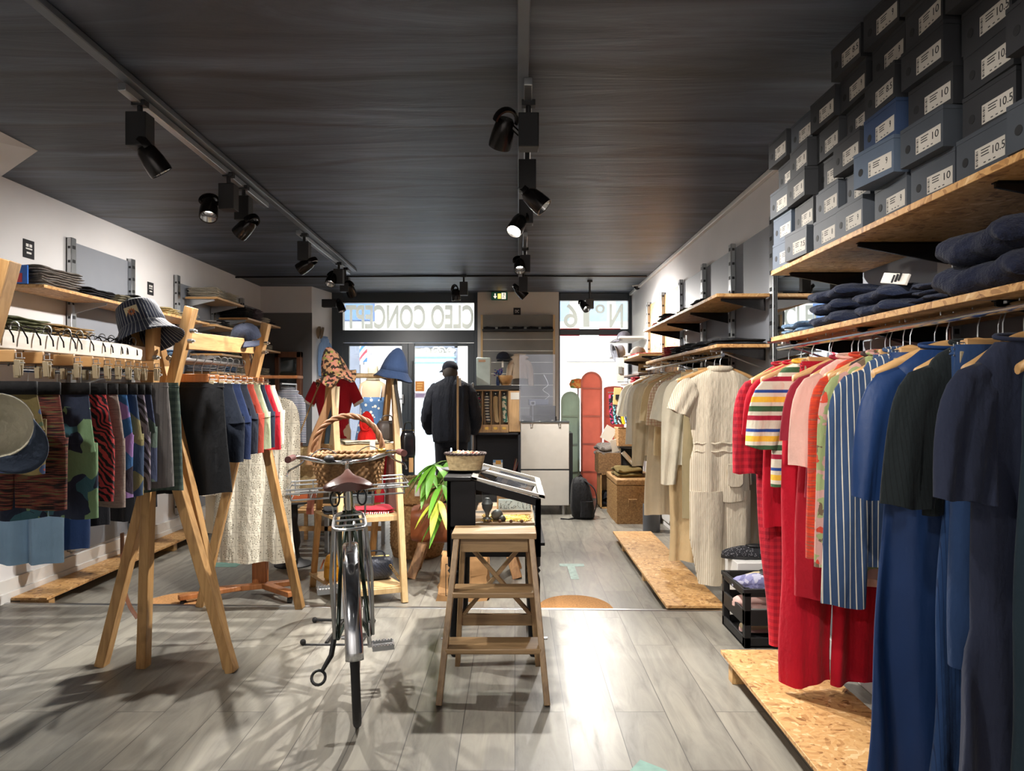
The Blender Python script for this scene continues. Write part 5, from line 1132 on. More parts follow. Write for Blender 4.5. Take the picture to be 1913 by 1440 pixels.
far('dress', 'long_dress', 'long pale sand dress with its hem above the wicker trunk', 'dress', xb - .02, 5.72, zb, F_sheer, seed=28, length=1.10, half=.19, hem=.23, sl=.3, slo=.04)
far('top', 'blouse', 'sheer sand blouse with cuffed long sleeves on the beige rail', 'blouse', xb - .03, 6.0, zb, F_sheer, seed=29, length=.66, half=.18, sl=.66, slo=.05, slw=(.08, .05))
far('top', 'shirt', 'white linen shirt near the far end of the beige rail', 'shirt', xb - .03, 6.25, zb, F_white, seed=30, length=.72, half=.18, sl=.5, slo=.05)
far('top', 'shirt', 'white t-shirt second from the far end of the beige rail', 't-shirt', xb - .02, 6.5, zb, F_white, seed=31, length=.6, half=.18, sl=.26, slo=.06)
far('top', 't_shirt', 'ivory t-shirt at the very far end of the beige rail', 't-shirt', xb - .02, 6.75, zb, F_ivory, seed=32, length=.6, half=.18, sl=.28, slo=.08)
# ---- boxer shorts on the near trestle ----
BX = 'wooden clip hangers on the near sawhorse rack'
bx = [(2.42, 'mustard and blue floral boxer shorts, nearest on the sawhorse rack', fabric('floral_mustard', (110, 96, 58), 'flower', c2=(60, 76, 110), c3=(150, 60, 40), c4=(70, 84, 60), scale=.8), .30, .19, 0),
      (2.55, 'black boxer shorts with red and brown streaks', fabric('streaked', (30, 24, 26), 'streak', c2=(120, 60, 50), c3=(90, 96, 60)), .44, .175, .02),
      (2.72, 'green and navy checked boxer shorts, largest on the sawhorse rack', fabric('green_navy', (40, 48, 66), 'mosaic', c2=(116, 146, 108), c3=(44, 52, 72), c4=(60, 100, 112), scale=1.25), .50, .175, .03),
      (2.84, 'red and black zebra-striped boxer shorts', fabric('zebra_red', (176, 58, 60), 'zebra', c2=(30, 24, 28)), .46, .17, .03),
      (2.92, 'mottled pinkish grey boxer shorts', fabric('melange', (132, 118, 110), 'streak', c2=(150, 134, 124), c3=(120, 106, 100)), .49, .17, .03),
      (3.0, 'blue boxer shorts with pink flowers', fabric('blue_flowers', (48, 92, 140), 'blob', c2=(40, 30, 44), c3=(140, 106, 160), c4=(150, 170, 160), scale=1.4), .47, .165, .03),
      (3.08, 'slate blue boxer shorts with dark leaf print', fabric('slate_leaf', (60, 78, 104), 'flower', c2=(60, 78, 104), c3=(60, 30, 36), c4=(140, 132, 90), scale=2), .47, .165, .03),
      (3.16, 'lilac grey boxer shorts with black line drawings', fabric('lilac_lines', (132, 122, 136), 'zebra', c2=(60, 54, 56), scale=2), .46, .16, .02),
      (3.22, 'navy boxer shorts with orange flowers', fabric('navy_orange', (54, 62, 88), 'flower', c2=(54, 62, 88), c3=(196, 130, 40), c4=(84, 100, 90), scale=2.2), .42, .16, .02)]
F_band = fabric('black_waistband', (16, 16, 18))
for i, (y, lb, mt, L, hf, dx) in enumerate(bx):
    x = -1.775 + dx * .5
    o = garment('shorts', 'boxer_shorts', lb, 'boxer shorts', (x, y, 1.465), R(3), mt, seed=40 + i, length=L, half=hf * .86, hem=hf, fold=.012, top=-.128, group='patterned boxer shorts', thick=.022)
    m = MB(); hh = hf * .86
    m.loft([[(hh * 1.03 * math.copysign(abs(math.cos(a)) ** .75, math.cos(a)), .0225 * math.sin(a), z) for a in [2 * math.pi * q / 40 for q in range(40)]] for z in (-.120, -.165)], caps=(0, 0))
    wbm = m.build('waistband', F_band, o, world=False, solid=.004)
    if i in (5, 7): m = MB(); put_text(m, 'STANCE', Matrix.Translation((.03, -.0265, -.143)) @ Euler((R(90), 0, 0)).to_matrix().to_4x4(), .16, .02, .001, 0); m.build('waistband_lettering', M_paper, wbm, world=False, smooth=0)
    hanger('clip', 'wooden clip hanger holding the ' + lb.split(',')[0], (x, y, 1.535), R(3), BX)
garment('skirt', 'pleated_shorts', 'plain grey pleated shorts at the end of the near sawhorse rack', 'shorts', (-1.735, 3.28, 1.465), 0, fabric('pleated_grey', (112, 108, 106), 'vstripe', c2=(98, 95, 94)), seed=60, length=.47, half=.16, hem=.19, top=-.11, fold=.01)
hanger('clip', 'wooden clip hanger holding the plain grey pleated shorts', (-1.735, 3.28, 1.535), 0, BX)
garment('skirt', 'checked_shorts', 'dark green checked shorts behind the grey pleated shorts', 'shorts', (-1.72, 3.35, 1.465), 0, fabric('green_check', (58, 74, 72), 'check', c2=(84, 100, 90)), seed=61, length=.50, half=.16, hem=.185, top=-.11, fold=.01)
# empty hooks along the beam
random.seed(5)
for i in range(13):
    y = 2.45 + i * .068 + random.uniform(-.015, .015)
    m = MB(); m.tube([(-1.77, y, 1.40), (-1.765, y, 1.46), (-1.79, y, 1.53), (-1.765, y + .01, 1.548), (-1.735, y + .015, 1.535), (-1.718, y + .02, 1.50), (-1.716, y + .02, 1.478)], .0028, 6)
    tag(m.build('hanger_hook', M_head), 'dark hanger hook over the pale beam, %s from the camera' % ['first', 'second', 'third', 'fourth', 'fifth', 'sixth', 'seventh', 'eighth', 'ninth', 'tenth', 'eleventh', 'twelfth', 'thirteenth'][i], 'hook', 'hooks over the pale beam')
# ---- skirts and trousers on the far trestle ----
TG = 'clip hangers on the far sawhorse rack'
tr_ = [(3.60, 'skirt', 'skirt', 'long black skirt nearest on the far sawhorse rack', (22, 24, 28), .55, .20, .24), (3.72, 'shorts', 'shorts', 'midnight navy shorts behind the black skirt', (22, 30, 44), .40, .2, .25), (3.82, 'shorts', 'shorts', 'dark blue shorts third on the far sawhorse rack', (28, 42, 76), .40, .2, .25),
       (3.92, 'shorts', 'shorts', 'charcoal navy shorts fourth on the far sawhorse rack', (34, 38, 50), .38, .2, .25), (4.02, 'shorts', 'shorts', 'rust red shorts beside the sage green ones', (150, 58, 44), .38, .2, .25), (4.12, 'shorts', 'shorts', 'sage green shorts with a small red tag', (160, 172, 140), .37, .2, .25),
       (4.20, 'shorts', 'shorts', 'thin navy shorts between the sage green and bright red ones', (32, 40, 58), .37, .2, .25), (4.29, 'shorts', 'shorts', 'bright red shorts near the end of the far sawhorse rack', (190, 32, 48), .38, .2, .25), (4.38, 'shorts', 'shorts', 'cream lace shorts last on the far sawhorse rack', (222, 212, 190), .36, .2, .25)]
for i, (y, kd, nm, lb, c_, L, h0, h1) in enumerate(tr_):
    garment(kd, nm, lb, nm, (-1.655, y, 1.475), R(2), fabric('tr%d' % i, c_), seed=70 + i, length=L, half=h0, hem=h1, top=-.118, fold=.012, group='skirts and shorts on the far sawhorse rack', thick=.02)
    hanger('clip', 'clip hanger holding the ' + lb.split(' nearest')[0].split(' behind')[0].split(' third')[0].split(' fourth')[0].split(' beside')[0].split(' with')[0].split(' between')[0].split(' near')[0].split(' last')[0] + ' on the far sawhorse rack', (-1.655, y, 1.4875), R(2), TG, M_redwood)
# ---- clothes on the left wall rail, half hidden ----
for i, (y, kd, nm, lb, c_, L, x) in enumerate(((4.2, 'shorts', 'denim_shorts', 'light blue denim shorts with frayed hem at the left edge', (120, 150, 176), 1.0, -2.83), (4.42, 'trousers', 'jeans', 'mid blue jeans beside the light denim shorts', (48, 72, 118), .96, -2.80), (4.66, 'skirt', 'skirt', 'black skirt on the left wall rail nearest the camera', (24, 25, 30), .86, -2.80),
                      (4.95, 'trousers', 'trousers', 'black cropped trousers on the left wall rail', (22, 23, 28), .88, -2.80), (5.3, 'skirt', 'skirt', 'dark navy skirt midway along the left wall rail', (28, 34, 48), .84, -2.80), (5.75, 'trousers', 'trousers', 'black trousers on the left wall rail behind the sawhorse legs', (26, 27, 32), .80, -2.82), (6.2, 'skirt', 'dress', 'red dress far along the left wall rail', (140, 40, 44), .80, -2.8), (6.55, 'skirt', 'dress', 'dark dress last on the left wall rail', (30, 32, 40), .82, -2.8))):
    garment(kd, nm, lb, nm.replace('denim_shorts', 'shorts'), (x, y, 1.44), R(-6), fabric('lw%d' % i, c_), seed=90 + i, length=L, half=.17, hem=.2, top=-.118, fold=.014)
    hanger('clip', 'clip hanger on the left wall rail holding the ' + lb.split(' with')[0].split(' on the')[0].split(' beside')[0].split(' midway')[0].split(' far')[0].split(' last')[0], (x, y, 1.4525), R(-6), 'clip hangers on the left wall rail')
# ---- crochet dress on the rolling stand ----
F_cro = fabric('crochet_cream', (238, 232, 214), 'crochet', c2=(140, 130, 108), bump=.4)
cd = garment('dress', 'crochet_dress', 'cream crochet dress on the rolling garment stand', 'dress', (-1.77, 4.87, 1.38), 0, F_cro, seed=101, length=1.15, half=.23, hem=.29, sl=.62, slo=.02, slw=(.085, .075), top=-.05, fold=.026, thick=.05)
o = garment('dress', 'sheer_dress', 'sheer tan dress just left of the crochet dress', 'dress', (-2.0, 5.02, 1.38), 0, F_sheer, seed=102, length=.98, half=.15, hem=.15, sl=.5, slo=.04, top=-.05)
for x, y, l in ((-1.77, 4.87, 'crochet'), (-2.0, 5.02, 'sheer tan')):
    hanger('top', 'wooden hanger holding the %s dress' % l, (x, y, 1.42), 0, 'hangers on the rolling stand')
# ---------------- folded clothes ----------------
_fm = {}
def fold_mesh(mat, seed, layers=2):
    key = (mat.name, seed, layers)
    if key in _fm: return _fm[key]
    rnd = random.Random(seed * 7 + layers); m = MB(); n = 26; rows = 15
    lh = 1.0 / layers
    for L in range(layers):
        z0 = L * lh; e = rnd.uniform(-.035, .035); ph = rnd.random() * 6; rings = []
        for i in range(rows + 1):
            y = -.5 + i / rows; k = 1 - abs(y * 2) ** 7 * .45; ring = []
            for j in range(n):
                a = 2 * math.pi * j / n; cx, cz = math.cos(a), math.sin(a); q = (abs(cx) ** 3 + abs(cz) ** 3) ** (-1 / 3); cx = math.copysign(min(1, abs(cx * q)), cx)
                wob = .05 * math.sin(y * 9 + ph) + .03 * math.sin(y * 21 + ph * 2); z = z0 + lh * (.5 + cz * q * .49 * k) + lh * .22 * math.sin(y * 7 + ph + cx * 2.2) * (.4 + .6 * (L > 0)) + (lh * .12 * math.sin(y * 17 + cx * 5 + ph))
                ring.append((cx * .5 * (1 + (wob if cx < 0 else 0)) + e * .5, y * (1 + .02 * math.sin(a * 2 + ph)), max(0.0, z)))
            rings.append(ring)
        m.loft(rings)
    o = m.build('tmp', mat, None, smooth=75); me = o.data; bpy.data.objects.remove(o); _fm[key] = me; return me
def stack(side, y, wy, z, n, h, mat, noun, col, place, xe=None, d=.27, jit=.015, cat='folded clothes'):
    rnd = random.Random(int(y * 100) + n); xf = xe if xe else (1.17 if side == 'R' else -2.9)
    sgn = 1 if side == 'R' else -1; ords = ['bottom', 'second', 'third', 'fourth', 'fifth']
    for i in range(n):
        me = fold_mesh(mat, rnd.randrange(3), 1 if h > .043 and n > 1 else 2); o = bpy.data.objects.new('folded_' + noun.replace(' ', '_'), me); C.objects.link(o)
        o.location = (xf + sgn * (d / 2 + rnd.uniform(0, jit)), y + rnd.uniform(-jit, jit), z + .001 + i * h); o.scale = (d * (1 if side == 'R' else -1), wy * rnd.uniform(.92, 1.05), h * 1.02); o.rotation_euler = (0, 0, rnd.uniform(-.06, .06))
        pos = 'lying ' if n == 1 else (('topmost' if i == n - 1 else ords[i]) + ' of the pile ')
        tag(o, '%s folded %s, %s%s' % (col, noun, pos, place), cat, 'folded clothes on the shelves')
fb = lambda c, nm: fabric('fold_' + nm, c, bump=.35)
fg, fk, fo, fgr, ftn, fbr, fcr, fbk, fmv, fdn, fln, fst, frd, fyl = fb((142, 136, 130), 'grey'), fb((34, 36, 44), 'black'), fb((120, 114, 92), 'olive'), fb((112, 116, 84), 'green'), fb((176, 146, 100), 'tan'), fb((110, 82, 58), 'brown'), fb((206, 198, 180), 'cream'), fb((22, 24, 30), 'deepblack'), fb((104, 90, 98), 'mauve'), fb((30, 40, 66), 'denim'), fb((110, 142, 176), 'lightblue'), fabric('fold_stripe', (196, 196, 200), 'hstripe', c2=(70, 80, 104), scale=.3), fb((176, 34, 48), 'red'), fb((208, 186, 132), 'yellow')
sa = 'on the upper left chipboard shelf'; sb = 'on the lower left chipboard shelf'
stack('L', 4.66, .40, 1.975, 4, .031, fg, 'trousers', 'stone grey', sa); stack('L', 5.08, .34, 1.975, 2, .03, fk, 'trousers', 'navy black', sa); stack('L', 5.42, .22, 1.975, 2, .034, fo, 'trousers', 'olive grey', sa)
stack('L', 5.70, .28, 1.975, 3, .03, fbk, 'jeans', 'black', sa); stack('L', 6.15, .26, 1.975, 2, .028, fyl, 'shirt', 'pale yellow', sa); stack('L', 6.5, .26, 1.975, 2, .028, fcr, 'shirt', 'cream', sa)
stack('L', 4.22, .36, 1.60, 4, .036, fgr, 'trousers', 'sage green', sb, -2.82); stack('L', 4.64, .40, 1.60, 4, .034, ftn, 'trousers', 'sand brown', sb, -2.82); stack('L', 5.08, .26, 1.60, 2, .034, fbr, 'trousers', 'brown', sb, -2.82); stack('L', 5.5, .3, 1.60, 2, .034, fdn, 'jeans', 'dark blue', sb, -2.82); stack('L', 6.1, .3, 1.60, 2, .034, fln, 'jeans', 'faded blue', sb, -2.82)
stack('L', 7.08, .28, 2.235, 3, .033, fcr, 'jumper', 'cream', 'on the highest left shelf, left side', -2.87); stack('L', 7.40, .26, 2.235, 3, .031, fcr, 'jumper', 'cream', 'on the highest left shelf, right side', -2.87)
stack('L', 6.98, .16, 1.97, 1, .04, fg, 'shirt', 'light grey', 'under the highest left shelf', -2.87); stack('L', 7.2, .2, 1.97, 2, .03, fbk, 'trousers', 'black', 'under the highest left shelf', -2.87); stack('L', 7.43, .2, 1.97, 1, .035, fo, 'trousers', 'olive', 'under the highest left shelf', -2.87)
stack('L', 7.86, .26, 2.12, 4, .032, fbk, 'trousers', 'black', 'on the far left shelf', -2.87); stack('L', 8.15, .24, 2.12, 4, .034, fmv, 'trousers', 'mauve', 'on the far left shelf', -2.87); stack('L', 8.4, .2, 2.12, 2, .034, fcr, 'shorts', 'beige', 'on the far left shelf', -2.87); stack('L', 8.6, .16, 2.12, 1, .04, fdn, 'shorts', 'blue', 'on the far left shelf', -2.87)
stack('L', 7.2, .3, 1.70, 2, .028, fdn, 'jeans', 'blue', 'behind the far sawhorse rack', -2.87); stack('L', 7.45, .2, 1.70, 1, .03, fgr, 'jeans', 'teal grey', 'behind the far sawhorse rack', -2.87)
for k, (y, mt, cn) in enumerate(((7.85, fst, 'blue striped'), (8.15, fmv, 'mauve'), (8.45, fcr, 'floral cream'))): stack('L', y, .24, 1.82, 2, .028, mt, 'shirt', cn, 'above the brown framed cabinet', -2.87)
for k, (y, mt, cn) in enumerate(((7.05, fst, 'grey striped'), (7.35, fln, 'pale blue'), (7.65, fcr, 'off-white'), (8.0, fst, 'fine striped'), (8.35, fcr, 'cream'))): stack('L', y, .26, 1.52, 3, .028, mt, 'shirt', cn, 'on the lowest left shelf', -2.87)
sc = 'under the shoe boxes'
stack('R', 3.07, .22, 1.555, 1, .045, fln, 'jeans', 'light blue', sc, 1.16, .3); stack('R', 2.72, .26, 1.555, 3, .047, fdn, 'jeans', 'dark indigo', sc + ', far pile', 1.15, .33); stack('R', 2.36, .24, 1.555, 2, .045, fdn, 'jeans', 'dark indigo', sc + ', middle pile', 1.16, .33)
stack('R', 2.12, .2, 1.555, 2, .038, fdn, 'jeans', 'dark indigo', sc + ', narrow pile', 1.2, .3); stack('R', 1.84, .32, 1.555, 2, .085, fb((28, 34, 56), 'ink'), 'jeans', 'ink blue', sc + ' at the right edge', 1.15, .34)
tg = thing('size_tag', 'cream cardboard tag standing on the folded indigo jeans', 'tag', (1.18, 2.28, 1.65)); m = MB(); m.box((1.2, 2.28, 1.665), (.01, .14, .035), (.2, .3, .1)); m.build('card', M_paper, tg, bevel=.002); m = MB(); [m.box((1.193, 2.24 + k * .02, 1.665), (.004, .006, .025), (.2, .3, .1)) for k in range(3)]; m.build('printing', M_ink, tg)
su = 'on the far right upper shelf'; sl_ = 'on the far right lower shelf'
stack('R', 4.95, .28, 1.90, 1, .045, fbk, 'jumper', 'black', su, 1.22); stack('R', 5.35, .28, 1.90, 1, .03, fo, 'shirt', 'khaki', su, 1.22); stack('R', 5.8, .22, 1.90, 1, .025, frd, 'shirt', 'red', su, 1.22); stack('R', 6.1, .26, 1.90, 2, .035, fbk, 'shirt', 'black', su, 1.22); stack('R', 6.42, .2, 1.90, 1, .035, frd, 'jumper', 'red', su, 1.22)
stack('R', 4.52, .34, 1.60, 1, .04, fbk, 'jumper', 'black', sl_ + ', near end', 1.22, .3); stack('R', 4.92, .26, 1.60, 1, .05, fk, 'shirt', 'navy black', sl_, 1.22); stack('R', 5.25, .24, 1.60, 2, .032, fb((74, 78, 84), 'slate'), 'jumper', 'slate grey', sl_, 1.22); stack('R', 5.6, .24, 1.60, 2, .03, fk, 'jumper', 'dark grey', sl_, 1.22); stack('R', 5.92, .2, 1.60, 3, .03, frd, 'jumper', 'red', sl_, 1.22); stack('R', 6.3, .3, 1.60, 1, .03, fbk, 'shirt', 'black', sl_ + ', far end', 1.22)
stack('R', 7.5, .5, 1.70, 1, .025, frd, 'cloth', 'dark red', 'on the far light shelf', 1.22); stack('R', 7.6, .3, 1.42, 2, .03, frd, 'scarf', 'maroon', 'behind the sock rack', 1.22)
# ---------------- shoe boxes ----------------
M_bx = {'d': plain('box_dark', (42, 43, 46), .6, noise=.06), 'g': plain('box_slate', (62, 67, 74), .6, noise=.06), 'b': plain('box_blue', (44, 62, 92), .6, noise=.06), 'l': plain('box_greyblue', (78, 90, 106), .6, noise=.06)}
_lab = {}
def label_mesh(txt):
    if txt in _lab: return _lab[txt]
    m = MB(); m.bx(-.0008, 0, -.090, .022, -.024, .024, 0)
    for k in range(9): m.bx(-.0012, -.0008, .010, .018, -.02 + k * .0045, -.02 + k * .0045 + (.0015 if k % 3 else .003), 1)
    for k, L in enumerate((.035, .028, .03)): m.bx(-.0012, -.0008, -.005 - L * .9, -.002, .014 - k * .007, .0165 - k * .007, 1)
    for k in range(3): m.bx(-.0012, -.0008, -.02 - k * .018, -.012 - k * .018, -.019, -.0165, 1)
    Mt = Matrix(((0, 0, -1, -.0009), (-1, 0, 0, -.068), (0, 1, 0, .004), (0, 0, 0, 1))); put_text(m, txt, Mt, .008 * len(txt) + .012 * (len(txt) > 1), .02, .0004, .0, 1)
    o = m.build('tmp', [plain('label_paper', (188, 182, 172), .7, noise=.03), M_ink], None, smooth=0); _lab[txt] = o.data; bpy.data.objects.remove(o); return _lab[txt]
m = MB(); m.bx(0, .33, -.1, .1, 0, .1); o_ = m.build('b', None or M_bx['d'], None, smooth=0); me_body = o_.data; bpy.data.objects.remove(o_)
m = MB(); m.bx(-.0005, .332, -.101, .101, .1005, .1115); o_ = m.build('l', M_bx['d'], None, smooth=0); me_lid = o_.data; bpy.data.objects.remove(o_)
m = MB(); m.cyl((-.001, .062, .045), (.0, .062, .045), .012, 20); o_ = m.build('h', M_slot, None, smooth=0); me_hole = o_.data; bpy.data.objects.remove(o_)
_mm = {}
def colmesh(me, c):
    if (me.name, c) not in _mm: q = me.copy(); q.materials[0] = M_bx[c]; _mm[(me.name, c)] = q
    return _mm[(me.name, c)]
cname = {'d': 'dark charcoal', 'g': 'slate grey', 'b': 'navy blue', 'l': 'grey blue'}; onm = ['bottom', 'second', 'third', 'fourth', 'fifth', 'sixth', 'seventh']; cnm = ['first', 'second', 'third', 'fourth', 'fifth', 'sixth', 'seventh', 'eighth']
cols = [(3.115, 'llgdd', ['7', '7', '7', '7', '7']), (2.905, 'gdddg', ['7.5', '8', '8', '8', '7']), (2.695, 'ggddd', ['8', '8', '8', '8', '8']), (2.48, 'ggdddd', ['9', '9', '9', '9', '9', '8.5']), (2.255, 'glbddd', ['9', '9', '9', '8.5', '9', '9']), (2.03, 'ggdddd', ['10', '10', '10', '10', '10', '10']), (1.80, 'gdddd', ['10.5', '10.5', '10.5', '10.5', '10.5']), (1.56, 'gddbd', ['11', '11', '11', '11', '11'])]
random.seed(11)
for ci, (yc, cs, lbs) in enumerate(cols):
    for k, c_ in enumerate(cs):
        xx = 1.15 + random.uniform(-.022, .03) + (-.02 if k == 1 and ci == 4 else 0)
        t_ = thing('shoe_box', '%s shoe box, size %s, %s in the %s column from the far end' % (cname[c_], lbs[k], onm[k], cnm[ci]), 'shoe box', (xx, yc + random.uniform(-.008, .008), 1.851 + k * .1125), random.uniform(-.05, .05), 'shoe boxes on the top right shelf')
        if ci == 4 and k == 1: t_.rotation_euler = (0, 0, .13)
        for nm, me in (('box_body', colmesh(me_body, c_)), ('lid', colmesh(me_lid, c_)), ('finger_hole', me_hole), ('size_label', label_mesh(lbs[k]))):
            o = bpy.data.objects.new(nm, me); C.objects.link(o); o.parent = t_
            if nm == 'size_label': o.location = (0, 0, .04)
# ---------------- hats and caps ----------------
def bucket_hat(name, label, loc, rot, mat, r_=.10, h_=.10, brim=.075, drop=.045, wave=.0, inner=None, scale=1, peaked=False):
    t_ = thing(name, label, 'hat', loc, rot=rot); t_.scale = (scale,) * 3
    n = 56; prof = [(.001, h_), (r_ * .55, h_ * .99), (r_ * .82, h_ * .93), (r_ * .95, h_ * .7), (r_, h_ * .3), (r_ * 1.03, 0)]
    prof = [(.001, h_), (r_ * .4, h_), (r_ * .7, h_ * .96), (r_ * .86, h_ * .85), (r_ * .94, h_ * .6), (r_, h_ * .25), (r_ * 1.03, 0)]
    if peaked: prof = [(.001, h_), (r_ * .16, h_ * .97), (r_ * .38, h_ * .86), (r_ * .62, h_ * .66), (r_ * .82, h_ * .42), (r_ * .95, h_ * .18), (r_ * 1.03, 0)]
    m = MB(); m.lathe(prof, n); m.build('crown', mat, t_, world=False, smooth=80, solid=.003)
    rings = []
    for i in range(8):
        t = i / 7; rr = r_ * 1.03 + brim * t; ring = []
        for j in range(n):
            a = 2 * math.pi * j / n; ring.append(((rr) * math.cos(a), rr * math.sin(a) * .97, -drop * t ** .8 + wave * t * math.sin(a * 5 + 1) + wave * .6 * t * math.sin(a * 2 + .5)))
        rings.append(ring)
    m = MB(); m.loft(rings, caps=(0, 0)); m.build('brim', mat, t_, world=False, smooth=80, solid=.004)
    return t_
F_hst = fabric('hat_stripe', (38, 44, 62), 'radial', c2=(150, 152, 150), scale=1.0)
h1 = bucket_hat('bucket_hat', 'navy pinstriped bucket hat with a cream flower patch, hung on the sawhorse post', tuple(P(268, 612, 3.34)), (R(-16), R(-20), R(20)), F_hst, .10, .125, .055, .075)
m = MB(); p_ = []
a0 = R(262); 
def hp(a, z, e=.004): 
    rr = .0975 + e; return Vector((rr * math.cos(a), rr * math.sin(a), z))
m.add([hp(a0 - .28, .02), hp(a0 + .28, .02), hp(a0 + .28, .075), hp(a0 - .28, .075)], [(0, 1, 2, 3)]); pt = m.build('patch', fabric('patch_cream', (204, 194, 160)), h1, world=False, smooth=0)
m = MB(); cc = hp(a0, .0475, .004); tx = Vector((-math.sin(a0), math.cos(a0), 0)); ty = Vector((0, 0, 1))
for k in range(10):
    a = 2 * math.pi * k / 10; d = tx * math.cos(a) + ty * math.sin(a); e = tx * -math.sin(a) + ty * math.cos(a); m.add([cc + d * .004, cc + d * .012 + e * .003, cc + d * .02, cc + d * .012 - e * .003], [(0, 1, 2, 3)])
m.build('embroidered_flower', fabric('patch_orange', (186, 110, 60)), pt, world=False, smooth=0)
m = MB(); m.box((.02, -.03, .122), (.10, .028, .012), (.1, .2, .5)); m.build('hat_clip', plain('clip_grey', (110, 112, 104), .5), h1, world=False, bevel=.004)
F_flo = fabric('hat_floral', (60, 48, 40), 'blob', c2=(196, 150, 110), c3=(210, 140, 120), c4=(150, 160, 80), scale=.28)
bucket_hat('sun_hat', 'floppy brown and pink floral sun hat on the left end of the ladder shelf', tuple(TL + Vector((.03, -.02, .015))), (R(8), R(-14), 0), F_flo, .088, .18, .05, .05, .026, peaked=True)
F_hbl = fabric('hat_blue', (66, 88, 128))
bucket_hat('bucket_hat', 'blue denim bucket hat on the right end of the ladder shelf', tuple(TR + Vector((.02, -.02, .03))), (R(-4), R(10), 0), F_hbl, .095, .17, .04, .055, .004, peaked=True)
bucket_hat('bucket_hat', 'grey striped bucket hat hanging off the far right shelf', tuple(P(1150, 658, 8.0)), (0, R(72), R(10)), fabric('hat_greystripe', (84, 86, 94), 'radial', c2=(170, 170, 176), scale=.6), .075, .10, .03, .02)
def cap(label, loc, rot, mat, r_=.088, inner=None, brimmat=None, group=None):
    t_ = thing('baseball_cap', label, 'cap', loc, rot=rot, group=group)
    m = MB(); m.lathe([(.001, r_ * 1.0), (r_ * .3, r_ * .97), (r_ * .6, r_ * .85), (r_ * .85, r_ * .58), (r_ * .97, r_ * .25), (r_, 0)], 36); m.build('crown', mat, t_, world=False, smooth=80, solid=.004)
    m = MB(); rings = []
    for i in range(6):
        t = i / 5; ring = []
        for j in range(19):
            b = R(-62 + 124 * j / 18); x = r_ * math.cos(b) * .98 + t * .075 * math.cos(b * .9) ** .6; y = r_ * math.sin(b) * (1 - .05 * t); ring.append((x, y, -.006 * t - .018 * (y / r_) ** 2 - .01 * t * t))
        rings.append(ring)
    m.loft(rings, closed=False); m.build('peak', brimmat or mat, t_, world=False, smooth=80, solid=.004)
    if inner: m = MB(); m.lathe([(.001, r_ * .93), (r_ * .55, r_ * .8), (r_ * .8, r_ * .55), (r_ * .93, .02), (r_ * 1.0, -.004)], 36); m.build('sweatband', inner, t_, world=False, smooth=80, solid=.003)
    m = MB(); m.sphere((0, 0, r_ * 1.02), .006, 8, 6); m.build('button', mat, t_, world=False)
    return t_
cap('navy cap with cream lining hanging open at the far left edge', tuple(P(-8, 795, 2.22)), (R(-80), R(50), R(38)), fabric('cap_navy', (44, 54, 70)), .10, fabric('cap_lining', (196, 190, 168)))
cap('dark navy cap resting on the beam end of the far sawhorse rack', (-1.60, 4.30, 1.64), (R(8), R(20), R(-70)), fabric('cap_dk', (38, 44, 62)), .085)
cap('sand cap hung on the narrow wall beside the entrance', tuple(P(596, 622, 9.3)), (R(80), 0, R(-60)), fabric('cap_sand', (150, 132, 108)), .085)
cap('black cap on the slat wall behind the till', tuple(P(940, 670, 9.4)), (0, R(6), R(-90)), fabric('cap_black', (26, 30, 42)), .09)
m = MB(); m.bx(-.012, .012, -.002, .002, -.09, 0); q_ = m.build('price_tag', M_paper, None); q_.location = tuple(P(939, 673, 9.28)); tag(q_, 'white price tag hanging from the black cap', 'price tag')
cap('dark red trimmed cap on the far right shelf end', tuple(P(1166, 632, 8.6)), (0, R(10), R(185)), fabric('cap_dark', (52, 50, 58)), .085)
cap('grey cap lying on the far light shelf', (1.32, 7.75, 1.728), (0, 0, R(180)), fabric('cap_grey', (96, 88, 80)), .085)
m = MB(); m.tube([P(596, 602, 9.32), P(596, 602, 9.45)], .006, 6); tag(m.build('wall_hook', M_black), 'small hook carrying the sand cap', 'hook')
ds_ = garment('top', 'denim_shirt', 'light blue denim shirt hanging on the narrow wall beside the entrance', 'shirt', tuple(P(607, 630, 9.25)), R(62), fabric('denim_shirt', (120, 150, 190)), seed=130, length=.46, half=.13, sl=.42, slo=.0, top=-.01, slw=(.06, .045))
ds_.scale = (.62, .8, 1)
